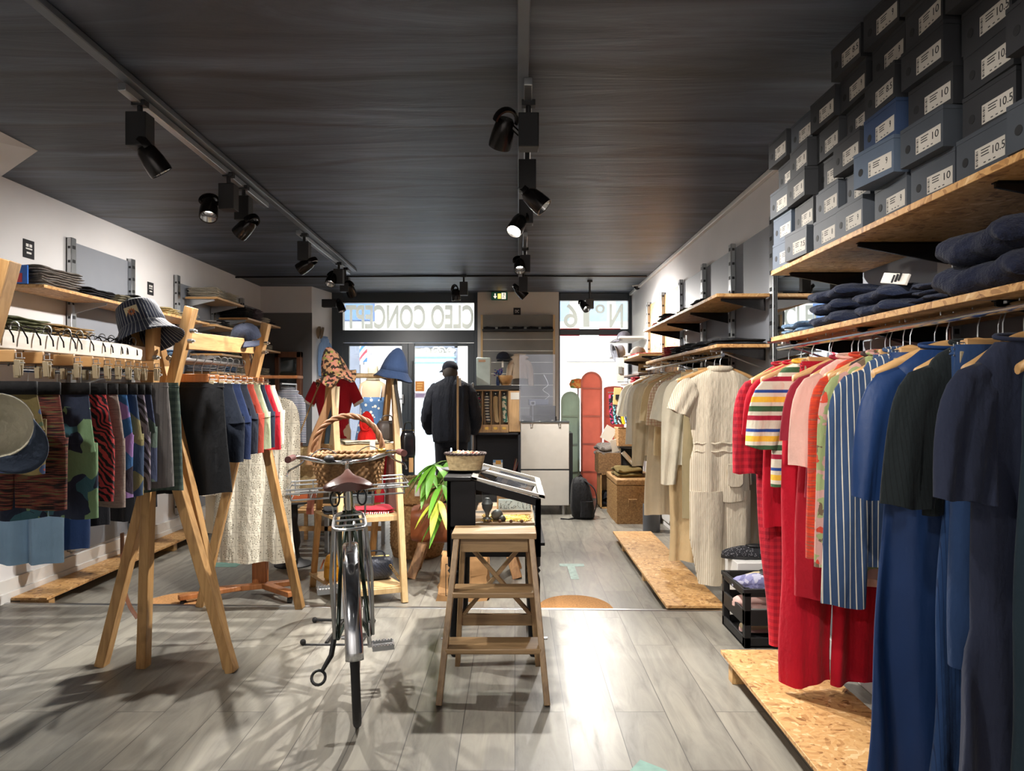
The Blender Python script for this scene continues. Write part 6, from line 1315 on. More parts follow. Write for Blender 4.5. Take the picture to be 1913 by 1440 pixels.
# ---------------- mannequins and the person ----------------
def ell(c, rx, ry, n=24, tz=0): return [(c[0] + rx * math.cos(2 * math.pi * j / n), c[1] + ry * math.sin(2 * math.pi * j / n), c[2] + tz * math.cos(2 * math.pi * j / n)) for j in range(n)]
M_skin = plain('mannequin_beige', (206, 178, 148), .6, noise=.03)
def tee_mannequin():
    x, y = XP(624, 7.0), 7.0
    t_ = thing('mannequin', 'headless mannequin behind the ladder shelf wearing the red t-shirt', 'mannequin', (x, y, ZL))
    m = MB(); m.loft([ell((x, y, z), a, b) for z, a, b in ((.78, .16, .10), (.95, .165, .11), (1.08, .125, .09), (1.25, .165, .11), (1.38, .18, .10), (1.44, .10, .07), (1.47, .05, .05), (1.52, .045, .045))]); m.build('body', M_skin, t_, smooth=70)
    m = MB(); m.loft([ell((x, y, z), a, b) for z, a, b in ((.88, .155, .115), (.96, .145, .12), (1.08, .138, .105), (1.22, .172, .12), (1.36, .19, .115), (1.415, .17, .10), (1.45, .10, .08), (1.458, .07, .065))], caps=(0, 0))
    m.build('red_t_shirt', fabric('tee_red', (170, 20, 36)), t_, smooth=75, solid=.004)
    for s_ in (-1, 1):
        m = MB(); rr = []
        for i in range(8):
            t = i / 7; c_ = Vector((x + s_ * (.15 + .085 * t), y, 1.40 - .17 * t)); rr.append([c_ + Vector(((.055 - .004 * t) * math.cos(a) * .9, .055 * math.sin(a), .03 * -s_ * -math.cos(a))) for a in [2 * math.pi * j / 20 for j in range(20)]])
        m.loft(rr); sv = m.build('sleeve', fabric('tee_red', (170, 20, 36)), t_, smooth=75)
        m = MB(); m.loft([[Vector(p) + Vector((s_ * .0, 0, 0)) for p in rr[-1]], [Vector(p) + Vector((s_ * .006, 0, -.02)) for p in rr[-1]]]); m.build('cream_cuff', fabric('cuff', (220, 210, 196)), sv, smooth=75)
    m = MB(); m.loft([ell((x, y, z), a, b) for z, a, b in ((.90, .15, .11), (.80, .17, .12), (.62, .17, .12))], caps=(0, 0))
    for s_ in (-1, 1): m.loft([ell((x + s_ * .08, y, z), a, b) for z, a, b in ((.66, .088, .10), (.4, .075, .085), (ZL + .03, .065, .07))])
    m.build('khaki_trousers', fabric('khaki2', (150, 140, 122)), t_, smooth=75)
    m = MB(); m.bx(x - .16, x + .16, y - .14, y + .14, ZL, ZL + .02); m.build('base_plate', M_steel, t_)
tee_mannequin()
def dress_mannequin():
    y = 8.6; x = XP(696, y)
    t_ = thing('mannequin', 'dress form in a blue dotted strap dress seen through the ladder shelf', 'mannequin', (x, y, ZL))
    m = MB(); m.loft([ell((x, y, z), a, b) for z, a, b in ((.8, .17, .12), (.95, .16, .12), (1.08, .12, .09), (1.22, .145, .10), (1.36, .165, .085), (1.43, .15, .07), (1.47, .08, .06), (1.5, .05, .05), (1.60, .048, .05))]); m.build('body', M_skin, t_, smooth=70)
    m = MB(); m.loft([ell((x, y, z), a, b) for z, a, b in ((.35, .26, .20), (.7, .22, .17), (.95, .17, .13), (1.08, .13, .10), (1.2, .15, .11), (1.27, .155, .112))], caps=(0, 0)); m.build('blue_dotted_dress', fabric('dotted_blue', (84, 118, 160), 'dots', c2=(226, 222, 210), scale=1.6), t_, smooth=75, solid=.004)
    for s_ in (-1, 1): m = MB(); m.tube([(x + s_ * .11, y - .10, 1.26), (x + s_ * .12, y - .075, 1.36), (x + s_ * .11, y - .03, 1.425), (x + s_ * .11, y + .03, 1.42), (x + s_ * .11, y + .1, 1.27)], .006, 6); m.build('strap', fabric('strap_white', (220, 220, 214)), t_)
    m = MB(); m.cyl((x, y, ZL + .02), (x, y, .82), .014, 12); m.lathe([(.16, 0), (.16, .012), (.02, .03)], 28, (x, y, ZL), caps=(1, 1)); m.build('stand', M_steel, t_)
    m = MB(); m.loft([ell((x + .005, y, z), a, b) for z, a, b in ((1.47, .085, .07), (1.52, .06, .06), (1.60, .062, .062), (1.64, .058, .058))], caps=(0, 0)); m.build('neck_scarf', fabric('beige_scarf', (206, 196, 170)), t_, smooth=75, solid=.004)
dress_mannequin()
def person():
    x, y = XP(843, 8.0), 8.0
    t_ = thing('person', 'person in dark navy jacket and cap standing by the doors, back to the camera', 'person', (x, y, ZL))
    mb = bpy.data.meshes.new('body'); V = [(x, y, .86), (x, y + .01, 1.0), (x, y, 1.18), (x, y + .01, 1.34), (x - .0, y + .01, 1.42), (x - .01, y + .02, 1.47), (x - .012, y + .02, 1.56), (x - .012, y + .025, 1.62)]
    E = [(0, 1), (1, 2), (2, 3), (3, 4), (4, 5), (5, 6), (6, 7)]; Rr = [.14, .14, .15, .13, .06, .055, .082, .06]
    for s_ in (-1, 1):
        b = len(V); V += [(x + s_ * .17, y + .01, 1.33), (x + s_ * .225, y + .0, 1.1), (x + s_ * .22, y + .10, .90), (x + s_ * .19, y + .15, .86), (x + s_ * .10, y, .80), (x + s_ * .12, y, .42), (x + s_ * .12, y - .0, .02), (x + s_ * .13, y + .12, -.03)]
        E += [(3, b), (b, b + 1), (b + 1, b + 2), (b + 2, b + 3), (0, b + 4), (b + 4, b + 5), (b + 5, b + 6), (b + 6, b + 7)]; Rr += [.06, .045, .034, .03, .085, .058, .042, .04]
    L = Vector(t_.location); mb.from_pydata([tuple(Vector(v) - L) for v in V], E, []); mb.materials.append(plain('skin', (170, 120, 96), .5, noise=.05))
    o = bpy.data.objects.new('body', mb); C.objects.link(o); o.parent = t_; md = o.modifiers.new('skin', 'SKIN'); sk = mb.skin_vertices[0].data
    for i, r_ in enumerate(Rr): sk[i].radius = (r_, r_)
    sk[0].use_root = True; md.use_smooth_shade = True; s2 = o.modifiers.new('sub', 'SUBSURF'); s2.levels = 2; s2.render_levels = 2
    hx, hy, hz = x - .015, y + .02, 1.545
    m = MB(); m.sphere((hx, hy, hz), .078, 20, 14, (.95, 1.12, 1.38)); m.tube([(hx - .015, hy + .085, hz + .02), (hx - .02, hy + .108, hz - .015), (hx - .018, hy + .09, hz - .03)], [.008, .013, .009], 8)
    for s_ in (-1, 1): m.sphere((hx + s_ * .078, hy + .0, hz - .01), .02, 10, 8, (.4, .8, 1.3))
    m.build('head', plain('skin', (170, 120, 96), .5), t_, smooth=70)
    m = MB(); m.box((hx - .02, hy + .092, hz - .055), (.04, .008, .008)); 
    m.build('mouth', plain('lips', (140, 80, 72), .5), t_)
    for s_ in (-1, 1): m = MB(); m.sphere((hx - .015 + s_ * .03, hy + .085, hz + .015), .010, 8, 6); m.build('eye', M_white, t_)
    m = MB(); m.sphere((hx, hy - .012, hz + .005), .083, 20, 14, (.98, 1.08, 1.15)); m.v = [v for v in m.v]; m.build('hair', plain('hair_grey', (60, 54, 50), .8), t_, smooth=70)
    F_cap = fabric('person_cap', (18, 22, 34)); m = MB(); m.lathe([(.001, .085), (.04, .08), (.07, .058), (.086, .02), (.089, -.012)], 32, (hx, hy, hz + .045)); cp = m.build('cap', F_cap, t_, smooth=80, solid=.004)
    m = MB(); c_ = Vector((hx, hy, hz + .035)); fan = []
    for j in range(13):
        b = R(100 + 110 * j / 12 - 0); fan.append((b, )); 
    r1 = [c_ + Vector((.085 * math.cos(b[0]), .085 * math.sin(b[0]), 0)) for b in fan]; r2 = [c_ + Vector((.085 * math.cos(b[0]) - .072 * math.cos(R(j * 15 - 90)) * .75, .085 * math.sin(b[0]) + .05 * math.cos(R(j * 15 - 90)), -.03)) for j, b in enumerate(fan)]
    m.loft([r1, r2], closed=False); m.build('cap_peak', F_cap, cp, smooth=80, solid=.004)
    # jacket : one loft for the torso and one per sleeve
    F_j = fabric('person_jacket', (15, 20, 31), rough=.7, bump=.5)
    m = MB(); body_loft(m, [(0, .062, 2.2, 0), (.05, .085, 2.6, 0), (.08, .15, 3.2, 0), (.13, .20, 3.8, 0), (.3, .225, 4.6, 0), (.6, .215, 5.0, 0), (.85, .215, 5.2, 0), (1, .20, 5.0, 0)], 1.505, .78, 140, .012, n=64, rows=30)
    m.v = [(a + x, b + y, c) for a, b, c in m.v]
    for s_ in (-1, 1):
        rr = []; pts = smooth_path([Vector((x + s_ * .145, y, 1.40)), Vector((x + s_ * .205, y, 1.30)), Vector((x + s_ * .25, y - .01, 1.12)), Vector((x + s_ * .262, y + .03, 1.0)), Vector((x + s_ * .225, y + .10, .90))], 5)
        m.tube(pts, [.055 + .018 * math.sin(min(1, k / 5) * 1.57) + (.004 if k % 3 else -.002) for k in range(len(pts))], 20)
    m.build('jacket', F_j, t_, smooth=75, solid=.003)
    m = MB(); m.loft([ell((x, y + .02, z), a, .05) for z, a in ((1.44, .085), (1.50, .062))], caps=(0, 0)); m.build('collar', F_j, t_, smooth=75, solid=.006)
    m = MB(); m.loft([ell((x, y, z), a, b) for z, a, b in ((.92, .17, .13), (.80, .175, .14), (.72, .17, .13))], caps=(1, 0))
    for s_ in (-1, 1): m.loft([ell((x + s_ * .095, y, z), a, b) for z, a, b in ((.78, .092, .12), (.6, .082, .10), (.3, .072, .085), (.0, .068, .08))])
    m.build('trousers', fabric('person_trousers', (14, 17, 25)), t_, smooth=75)
    for s_ in (-1, 1):
        m = MB(); cx = x + s_ * .12; m.loft([[(cx + a * math.cos(q), y + .06 + .5 * l * math.sin(q) * .5 * 2 * .5, z) for q in [2 * math.pi * j / 20 for j in range(20)]] for z, a, l in ((ZL, .05, .28 * 2), (ZL + .02, .052, .29 * 2), (ZL + .06, .046, .24 * 2), (ZL + .09, .035, .12 * 2))]); m.build('shoe', M_blackp, t_, smooth=70)
person()
pl = thing('wooden_pole', 'thin pale wooden pole standing upright before the person in the navy jacket', 'pole', (XP(855, 7.5), 7.5, ZL))
m = MB(); m.cyl((XP(855, 7.5), 7.5, ZL), (XP(855, 7.5), 7.5, ZP(702, 7.5)), .011, 12); m.build('shaft', M_woodl, pl); m = MB(); m.lathe([(.10, 0), (.10, .015), (.02, .03)], 24, (XP(855, 7.5), 7.5, ZL), caps=(1, 1)); m.build('foot', M_black, pl)
m = MB(); m.bx(XP(857, 7.45), XP(861, 7.45), 7.485, 7.49, ZP(721, 7.49), ZP(706, 7.49)); tag(m.build('price_tag', M_paper), 'white price tag hanging at the top of the pale wooden pole', 'price tag')
# ---------------- things behind: slat wall, till, screens, baskets ----------------
sw = thing('slat_wall', 'grey slatted display wall on the pier behind the till', 'slat wall', (XP(968, 9.5), 9.52, 0))
ys = 9.5; M_slatg = plain('slat_grey', (112, 112, 108), .5, noise=.12, nscale=3)
m = MB(); m.bx(XP(898, ys), XP(1037, ys), ys, YF - .121, ZL, ZP(588, ys)); m.build('panel', M_slatg, sw)
m = MB()
for k in range(12):
    z = ZP(588, ys) - .17 - k * .15
    if z > .1: m.bx(XP(900, ys), XP(1034, ys), ys - .004, ys, z - .007, z)
m.build('slat_grooves', plain('slat_line', (196, 194, 184), .3, .8), sw)
for a in (898, 1033): m = MB(); m.bx(XP(a, ys), XP(a + 4, ys), ys - .012, ys, ZL, ZP(588, ys)); m.build('edge_profile', M_woodl, sw)
m = MB(); m.bx(XP(901, 9.35), XP(1034, 9.35), 9.32, 9.5, ZP(618, 9.35), ZP(615, 9.35)); tag(m.build('slat_shelf', M_black), 'thin black shelf across the slat wall', 'shelf')
for k in range(5):
    a = 902 + k * 27; o = bpy.data.objects.new('folded_garment', fold_mesh(fbk if k % 2 else fk, k % 3, 2)); C.objects.link(o); o.rotation_euler = (0, 0, R(-90)); o.location = ((XP(a, 9.4) + XP(a + 24, 9.4)) / 2, 9.41, ZP(615, 9.35) + .001); o.scale = (.15, .15, .035)
    tag(o, 'dark folded garment on the slat wall shelf, %s from the left' % ['first', 'second', 'third', 'fourth', 'fifth'][k], 'folded clothes', 'garments on the slat wall shelf')
garment('top', 'jacket', 'beige jacket hanging on the slat wall beside the black cap', 'jacket', (XP(971, 9.36), 9.40, ZP(664, 9.4) + .02), 0, fabric('beige_jacket', (196, 178, 156)), seed=150, length=.30, half=.10, sl=.33, slo=.02, slw=(.045, .035), top=-.02, thick=.03)
# cubby unit with socks
yc = 8.2; x0, x1 = XP(885, yc), XP(973, yc) - .005
cu = thing('sock_cabinet', 'wooden pigeonhole cabinet with four sock compartments and a black top', 'cabinet', ((x0 + x1) / 2, yc + .15, ZP(808, yc)))
zt, zb_ = ZP(728, yc), ZP(808, yc); M_ply = wood('plywood', (186, 146, 100), (214, 176, 128), axis=2)
m = MB(); m.bx(x0, x1, yc, yc + .28, zb_, zb_ + .012); m.bx(x0, x1, yc, yc + .28, zt - .012, zt); m.bx(x0, x1, yc + .27, yc + .28, zb_, zt)
cx = [x0 + (XP(950, yc) - x0) * k / 4 for k in range(5)]
for x in cx: m.bx(x - .004, x + .006, yc, yc + .28, zb_, zt)
m.bx(cx[4], x1, yc, yc + .28, zb_, zt); m.build('carcass', M_ply, cu, bevel=.001)
m = MB(); m.bx(x0 - .01, x1 + .01, yc - .01, yc + .29, zt, zt + .05); m.build('black_top', M_black, cu, bevel=.003)
for k in range(4):
    m = MB(); m.bx(cx[k] + .008, cx[k + 1] - .006, yc - .008, yc + .05, zb_ + .01, zb_ + .09); d_ = m.build('drawer', M_ply, cu, bevel=.002)
    m = MB(); xm = (cx[k] + cx[k + 1]) / 2; m.bx(xm - .022, xm + .022, yc - .012, yc - .008, zb_ + .035, zb_ + .065); m.build('label_holder', M_brass, d_)
m = MB(); m.bx(XP(954, yc), XP(970, yc), yc - .003, yc, ZP(746, yc), ZP(733, yc)); m.build('paper_note', M_paper, cu)
def sock(label, x, y, z, L, mat, grp, w_=.035):
    m = MB(); pts = [Vector((x, y, z)), Vector((x, y, z - L * .35)), Vector((x + .004, y, z - L * .65)), Vector((x + .012, y - .01, z - L * .85)), Vector((x + .02, y - .03, z - L))]
    rings = []
    for i, p in enumerate(smooth_path(pts, 4)):
        t = i / 16; wd = w_ * (1 - .15 * math.sin(t * 3)) * (.5 if t > .97 else 1); rings.append([p + Vector((wd * math.cos(a), .012 * math.sin(a), 0)) for a in [2 * math.pi * j / 16 for j in range(16)]])
    m.loft(rings); tag(m.build('sock', mat, smooth=75), label, 'socks', grp)
for k, (lb, mt) in enumerate((('green and pink patterned sock in the first pigeonhole', fabric('sock_pat', (100, 140, 120), 'blob', c2=(180, 60, 100), c3=(40, 60, 60), c4=(200, 200, 190), scale=.3)), ('navy and white striped sock in the second pigeonhole', fabric('sock_str', (226, 220, 206), 'hstripe', c2=(44, 50, 70), scale=1.5)),
                        ('cream sock in the third pigeonhole', fabric('sock_cream', (214, 186, 140))), ('teal green sock in the fourth pigeonhole', fabric('sock_teal', (70, 120, 106), 'blob', c2=(70, 120, 106), c3=(220, 214, 190), scale=.4)))):
    sock(lb, (cx[k] + cx[k + 1]) / 2, yc + .04, zt - .07, .30, mt, 'socks in the pigeonholes', .03)
    m = MB(); xm = (cx[k] + cx[k + 1]) / 2; m.bx(xm - .025, xm + .025, yc + .03, yc + .05, zt - .08, zt - .02, 0); m.cyl((xm, yc + .029, zt - .045), (xm, yc + .031, zt - .045), .008, 12, 1); tag(m.build('sock_card', [M_ink, M_paper]), 'black header card of the socks in the %s pigeonhole' % ['first', 'second', 'third', 'fourth'][k], 'card')
bc = thing('open_cabinet', 'black open cabinet under the sock pigeonholes', 'cabinet', ((x0 + x1) / 2, yc + .2, ZL)); M_bcab = plain('cabinet_black', (40, 40, 46), .6)
m = MB(); m.bx(x0, x0 + .02, yc, yc + .4, ZL, zb_ - .002); m.bx(x1 - .025, x1, yc, yc + .4, ZL, zb_ - .002); m.bx(x0, x1, yc + .38, yc + .4, ZL, zb_ - .002); m.bx(x0, x1, yc, yc + .4, zb_ - .022, zb_ - .002); m.build('carcass', M_bcab, bc)
for z in (.37, .30, .05): m = MB(); m.bx(x0 + .02, x1 - .025, yc, yc + .38, z - .018, z); m.build('shelf', M_bcab, bc)
m = MB(); m.cyl((XP(883, 8.1), 8.1, ZL), (XP(883, 8.1), 8.1, ZP(718, 8.1)), .012, 12); m.sphere((XP(883, 8.1), 8.1, ZP(717, 8.1)), .016, 12, 8); tag(m.build('metal_post', M_steel), 'slim white metal post at the left edge of the sock cabinet', 'post')
m = MB(); m.bx(XP(921, 8.3), XP(939, 8.3), 8.3, 8.315, .372, .55, 0); m.bx(XP(921, 8.3), XP(939, 8.3), 8.299, 8.3, .44, .52, 1); m.bx(XP(926, 8.3), XP(936, 8.3), 8.298, 8.3, .50, .545, 2); tag(m.build('postcard', [plain('pc_blue', (120, 160, 200), .6), M_paper, plain('pc_or', (220, 160, 70), .6)]), 'blue and orange picture card standing in the black cabinet', 'card')
for k in range(4): m = MB(); m.box((XP(960 + k * 1.6, 8.35), 8.4, .46), (.004, .2, .19), (0, .18 + .06 * k, 0)); tag(m.build('magazine', plain('mag%d' % k, [(150, 70, 60), (196, 160, 120), (90, 90, 110), (180, 90, 70)][k], .5)), '%s magazine leaning at the right inside the black cabinet' % ['red brown', 'sand coloured', 'grey', 'rusty'][k], 'magazine', 'magazines in the black cabinet')
pc = thing('glass_cabinet', 'small pale frosted cabinet on top of the sock cabinet', 'cabinet', (XP(903, 8.2), 8.3, zt + .05))
m = MB(); m.bx(XP(890, 8.2), XP(916, 8.2), 8.2, 8.42, zt + .051, ZP(668, 8.2)); m.build('frosted_body', plain('frosted', (168, 182, 176), .3), pc, bevel=.004); m = MB(); m.bx(XP(894, 8.2), XP(907, 8.2), 8.195, 8.2, ZP(676, 8.2), ZP(672, 8.2)); m.build('sticker', plain('stk', (190, 150, 120), .6), pc)
m = MB(); m.lathe([(.05, 0), (.045, .01), (.07, .04), (.092, .09), (.088, .115), (.082, .115), (.08, .09), (.05, .03), (.001, .02)], 32, caps=(1, 0)); o = m.build('wooden_bowl', M_beech, world=False, smooth=60); o.location = (XP(944, 8.25), 8.32, zt + .051); tag(o, 'turned wooden bowl on top of the sock cabinet', 'bowl')
fl = thing('blue_flowers', 'blue and purple flowers beside the wooden bowl', 'flowers', (XP(930, 8.25), 8.30, zt + .051)); random.seed(2)
m = MB(); m.lathe([(.018, 0), (.022, .03), (.016, .09), (.018, .1)], 14, caps=(1, 0)); m.build('vase', plain('vase_blue', (40, 70, 130), .3), fl, world=False)
m = MB()
for k in range(26): m.sphere((random.uniform(-.04, .05), random.uniform(-.02, .02), random.uniform(.1, .19)), random.uniform(.008, .013), 8, 6, (1, 1, .7))
m.build('blossoms', fabric('blossom', (46, 70, 150), 'blob', c2=(110, 50, 110), c3=(60, 110, 180), scale=.2), fl, world=False)
# white counter
ct = thing('counter', 'pale grey two-part till counter', 'counter', (.335, 8.4, ZL)); y0 = 8.16; xa, xb = XP(973, y0), XP(1063, y0); M_cnt = plain('counter_grey', (196, 192, 184), .45, noise=.03)
m = MB(); m.bx(xa, xb, y0 + .012, y0 + .55, .05, .985); m.build('carcass', M_dark, ct)
for z0_, z1_ in ((.05, ZP(879, y0)), (ZP(876, y0), .985)): m = MB(); m.bx(xa, xb, y0, y0 + .012, z0_, z1_); m.build('front_panel', M_cnt, ct, bevel=.002)
m = MB(); m.bx(xb, xb + .05, y0 + .1, y0 + .5, .05, ZP(810, y0)); m.build('side_panel', M_dark, ct)
m = MB(); m.bx(xa - .005, xb + .005, y0 - .01, y0 + .56, .985, 1.0); m.build('glass_top', plain('counter_top', (60, 66, 70), .15), ct, bevel=.002)
for x in (xa + .06, xb - .06):
    for y in (y0 + .05, y0 + .48): m = MB(); m.cyl((x, y, ZL), (x, y, .05), .02, 14); m.build('foot', M_steel, ct)
for x in (xa + .12, xb - .11): m = MB(); m.tube([(x - .012, y0 - .006, .985), (x - .008, y0 - .014, .95), (x + .008, y0 - .014, .95), (x + .012, y0 - .006, .985)], .005, 6); m.build('hook', M_steel, ct)
till = thing('cash_register', 'black till with printer on the pale counter', 'cash register', (.33, 8.4, 1.0))
m = MB(); m.bx(XP(987, 8.3), XP(1040, 8.3), 8.3, 8.6, 1.001, 1.05); m.bx(XP(990, 8.35), XP(1038, 8.35), 8.35, 8.4, 1.05, ZP(758, 8.35)); m.build('drawer_body', M_blackp, till, bevel=.004)
m = MB(); m.bx(XP(988, 8.2), XP(1026, 8.2), 8.36, 8.55, ZP(757, 8.2), ZP(746, 8.2)); m.build('printer', plain('printer_grey', (130, 136, 144), .4), till, bevel=.006)
m = MB(); m.bx(XP(1004, 8.3), XP(1030, 8.3), 8.344, 8.35, 1.08, 1.14); m.build('screen', plain('screen_dark', (28, 32, 42), .1), till)
m = MB(); m.box((XP(983, 8.2), 8.24, 1.03), (.12, .09, .05), (.2, 0, 0)); tag(m.build('card_terminal', M_blackp, bevel=.006), 'black card terminal at the left of the till', 'card terminal')
m = MB(); m.bx(XP(991, 8.22), XP(1000, 8.22), 8.22, 8.226, ZP(757, 8.22), ZP(749, 8.22), 0); m.bx(XP(992.5, 8.22), XP(998.5, 8.22), 8.218, 8.22, ZP(755.5, 8.22), ZP(750.5, 8.22), 1); m.bx(XP(995, 8.22), XP(996, 8.22), 8.226, 8.24, 1.0, ZP(757, 8.22), 0); tag(m.build('counter_sign', [M_paper, M_ink]), 'small square black and white sign in front of the till', 'sign')
g = thing('sneeze_guard', 'clear plastic screen standing on the counter and sock cabinet', 'plastic screen', (.2, 8.18, 1.0)); m = MB(); m.bx(XP(970, 8.18), XP(1037, 8.18), 8.172, 8.178, 1.001, ZP(662, 8.18)); m.build('clear_sheet', glass('acrylic', (.86, .90, 1.0), .5), g, smooth=0); m = MB(); m.bx(XP(974, 8.18), XP(978, 8.18), 8.165, 8.26, 1.001, 1.012); m.bx(XP(1030, 8.18), XP(1034, 8.18), 8.165, 8.26, 1.001, 1.012); m.build('support_feet', M_steel, g)
m = MB(); m.tube(smooth_path([P(1018, 746, 8.4), P(1026, 738, 8.4), P(1014, 728, 8.4), P(1024, 718, 8.4), P(1016, 700, 8.45)]), .003, 6); tag(m.build('cable', M_paper), 'thin white cable curling up behind the till printer', 'cable')
# backpack
bp_ = thing('backpack', 'black backpack standing on the floor beside the counter', 'backpack', (.74, 7.95, ZL))
m = MB(); rings = []
for z, a, b, ox in ((0, .10, .08, .02), (.03, .125, .10, .01), (.12, .13, .11, 0), (.25, .118, .10, -.01), (.36, .10, .085, -.02), (.43, .075, .06, -.03), (.455, .03, .03, -.035)):
    rings.append([(ox + a * math.copysign(abs(math.cos(q)) ** .6, math.cos(q)), b * math.copysign(abs(math.sin(q)) ** .6, math.sin(q)), z) for q in [2 * math.pi * j / 28 for j in range(28)]])
m.loft(rings); F_bp = fabric('backpack_black', (18, 19, 22), rough=.6, bump=.5); m.build('bag', F_bp, bp_, world=False, smooth=70)
m = MB(); m.loft([[(.04 + .07 * math.cos(q), -.10 + .035 * math.sin(q), z) for q in [2 * math.pi * j / 20 for j in range(20)]] for z in (.03, .06, .18, .2)]); m.build('front_pocket', F_bp, bp_, world=False, smooth=70)
m = MB(); m.tube(smooth_path([Vector((.02, -.06, .42)), Vector((.12, -.09, .34)), Vector((.15, -.09, .2)), Vector((.12, -.09, .06))]), .016, 8, sq=.4); m.tube(smooth_path([Vector((-.04, 0, .45)), Vector((-.02, 0, .48)), Vector((.0, 0, .45))]), .007, 6); m.tube([(-.08, -.05, .01), (-.16, -.1, .006), (-.24, -.06, .006)], .008, 6); m.build('straps', F_bp, bp_, world=False, smooth=70)
# folding screen panels
M_coral = fabric('coral_fabric', (206, 104, 84), rough=.8, bump=.1); M_sage = fabric('sage_fabric', (150, 166, 146), rough=.8, bump=.1); M_coral2 = fabric('coral_fabric_dark', (180, 74, 62), rough=.8, bump=.1)
for mt_ in (M_coral, M_sage, M_coral2):
    nt_ = mt_.node_tree; pb_ = nt_.nodes['Principled BSDF']; tr_n = nt_.nodes.new('ShaderNodeBsdfTranslucent'); ms_ = nt_.nodes.new('ShaderNodeMixShader'); ms_.inputs[0].default_value = .55
    nt_.links.new(pb_.inputs['Base Color'].links[0].from_socket, tr_n.inputs[0]); nt_.links.new(pb_.outputs[0], ms_.inputs[1]); nt_.links.new(tr_n.outputs[0], ms_.inputs[2])
    nt_.links.new(ms_.outputs[0], [q for q in nt_.nodes if q.type == 'OUTPUT_MATERIAL'][0].inputs[0])
def screen_panel(label, pa, pb, ptop, y, mat, round_=1.0, yb=None, hinge_bands=True):
    yb = yb or y; xa_, xb_ = XP(pa, y), XP(pb, yb); w_ = xb_ - xa_; zt_ = ZP(ptop, y); r_ = w_ / 2
    t_ = thing('folding_screen', label, 'folding screen', ((xa_ + xb_) / 2, y, ZL), group='rounded folding screen panels')
    def outline(ins):
        pts = [(xa_ + ins, ZL + .02 + ins), (xb_ - ins, ZL + .02 + ins), (xb_ - ins, zt_ - r_ * round_)]
        for k in range(1, 16): a = math.pi * k / 16; pts.append(((xa_ + xb_) / 2 + (r_ - ins) * math.cos(a), zt_ - r_ * round_ + (r_ * round_ - ins) * math.sin(a)))
        pts.append((xa_ + ins, zt_ - r_ * round_)); return pts
    yy = lambda x: y + (yb - y) * (x - xa_) / w_
    m = MB(); ol = outline(.02); m.add([(x, yy(x), z) for x, z in ol], [tuple(range(len(ol)))]); m.build('fabric_panel', mat, t_, smooth=0)
    m = MB(); o1 = outline(0); o2 = outline(.024); L4 = [[(x, yy(x) - .012, z) for x, z in o1], [(x, yy(x) - .012, z) for x, z in o2], [(x, yy(x) + .012, z) for x, z in o2], [(x, yy(x) + .012, z) for x, z in o1]]; m.loft(L4, loop=True); m.build('frame', plain('screen_frame_' + mat.name, tuple(int(255 * min(1, (c * .8)) ** .4545) for c in mat_col[mat.name]), .7), t_, smooth=0)
    z = ZL + .35
    while z < zt_ - .2: m = MB(); m.bx(xa_ + .02, xb_ - .02, min(y, yb) - .012, max(y, yb) + .012, z, z + .022); m.build('crossbar', bpy.data.materials['screen_frame_' + mat.name], t_); z += .36
mat_col = {M_coral.name: lin((206, 110, 90)), M_sage.name: lin((150, 166, 146)), M_coral2.name: lin((180, 80, 66))}
screen_panel('sage green rounded screen panel just right of the till', 1048, 1083, 731, 9.25, M_sage, 1.0)
screen_panel('tall coral rounded screen panel in the right shop window', 1085, 1125, 694, 9.35, M_coral, 1.0)
screen_panel('darker coral screen panel behind the hanging socks', 1128, 1166, 721, 9.4, M_coral2, .25)
m = MB(); m.lathe([(.001, .0), (.10, .01), (.12, .06), (.09, .12), (.001, .14)], 24); o = m.build('paper_lantern', fabric('lantern', (220, 120, 60), 'blob', c2=(120, 150, 90), c3=(226, 170, 90), scale=.6), world=False, smooth=60); o.location = (XP(1080, 9.55), 9.55, ZP(726, 9.55)); tag(o, 'orange and green rounded ornament peeking over the sage screen', 'ornament')
m = MB(); m.cyl((XP(1080, 9.55), 9.55, ZL), (XP(1080, 9.55), 9.55, ZP(726, 9.55)), .012, 8); tag(m.build('ornament_pole', M_steel), 'thin pole carrying the ornament behind the sage screen', 'pole')
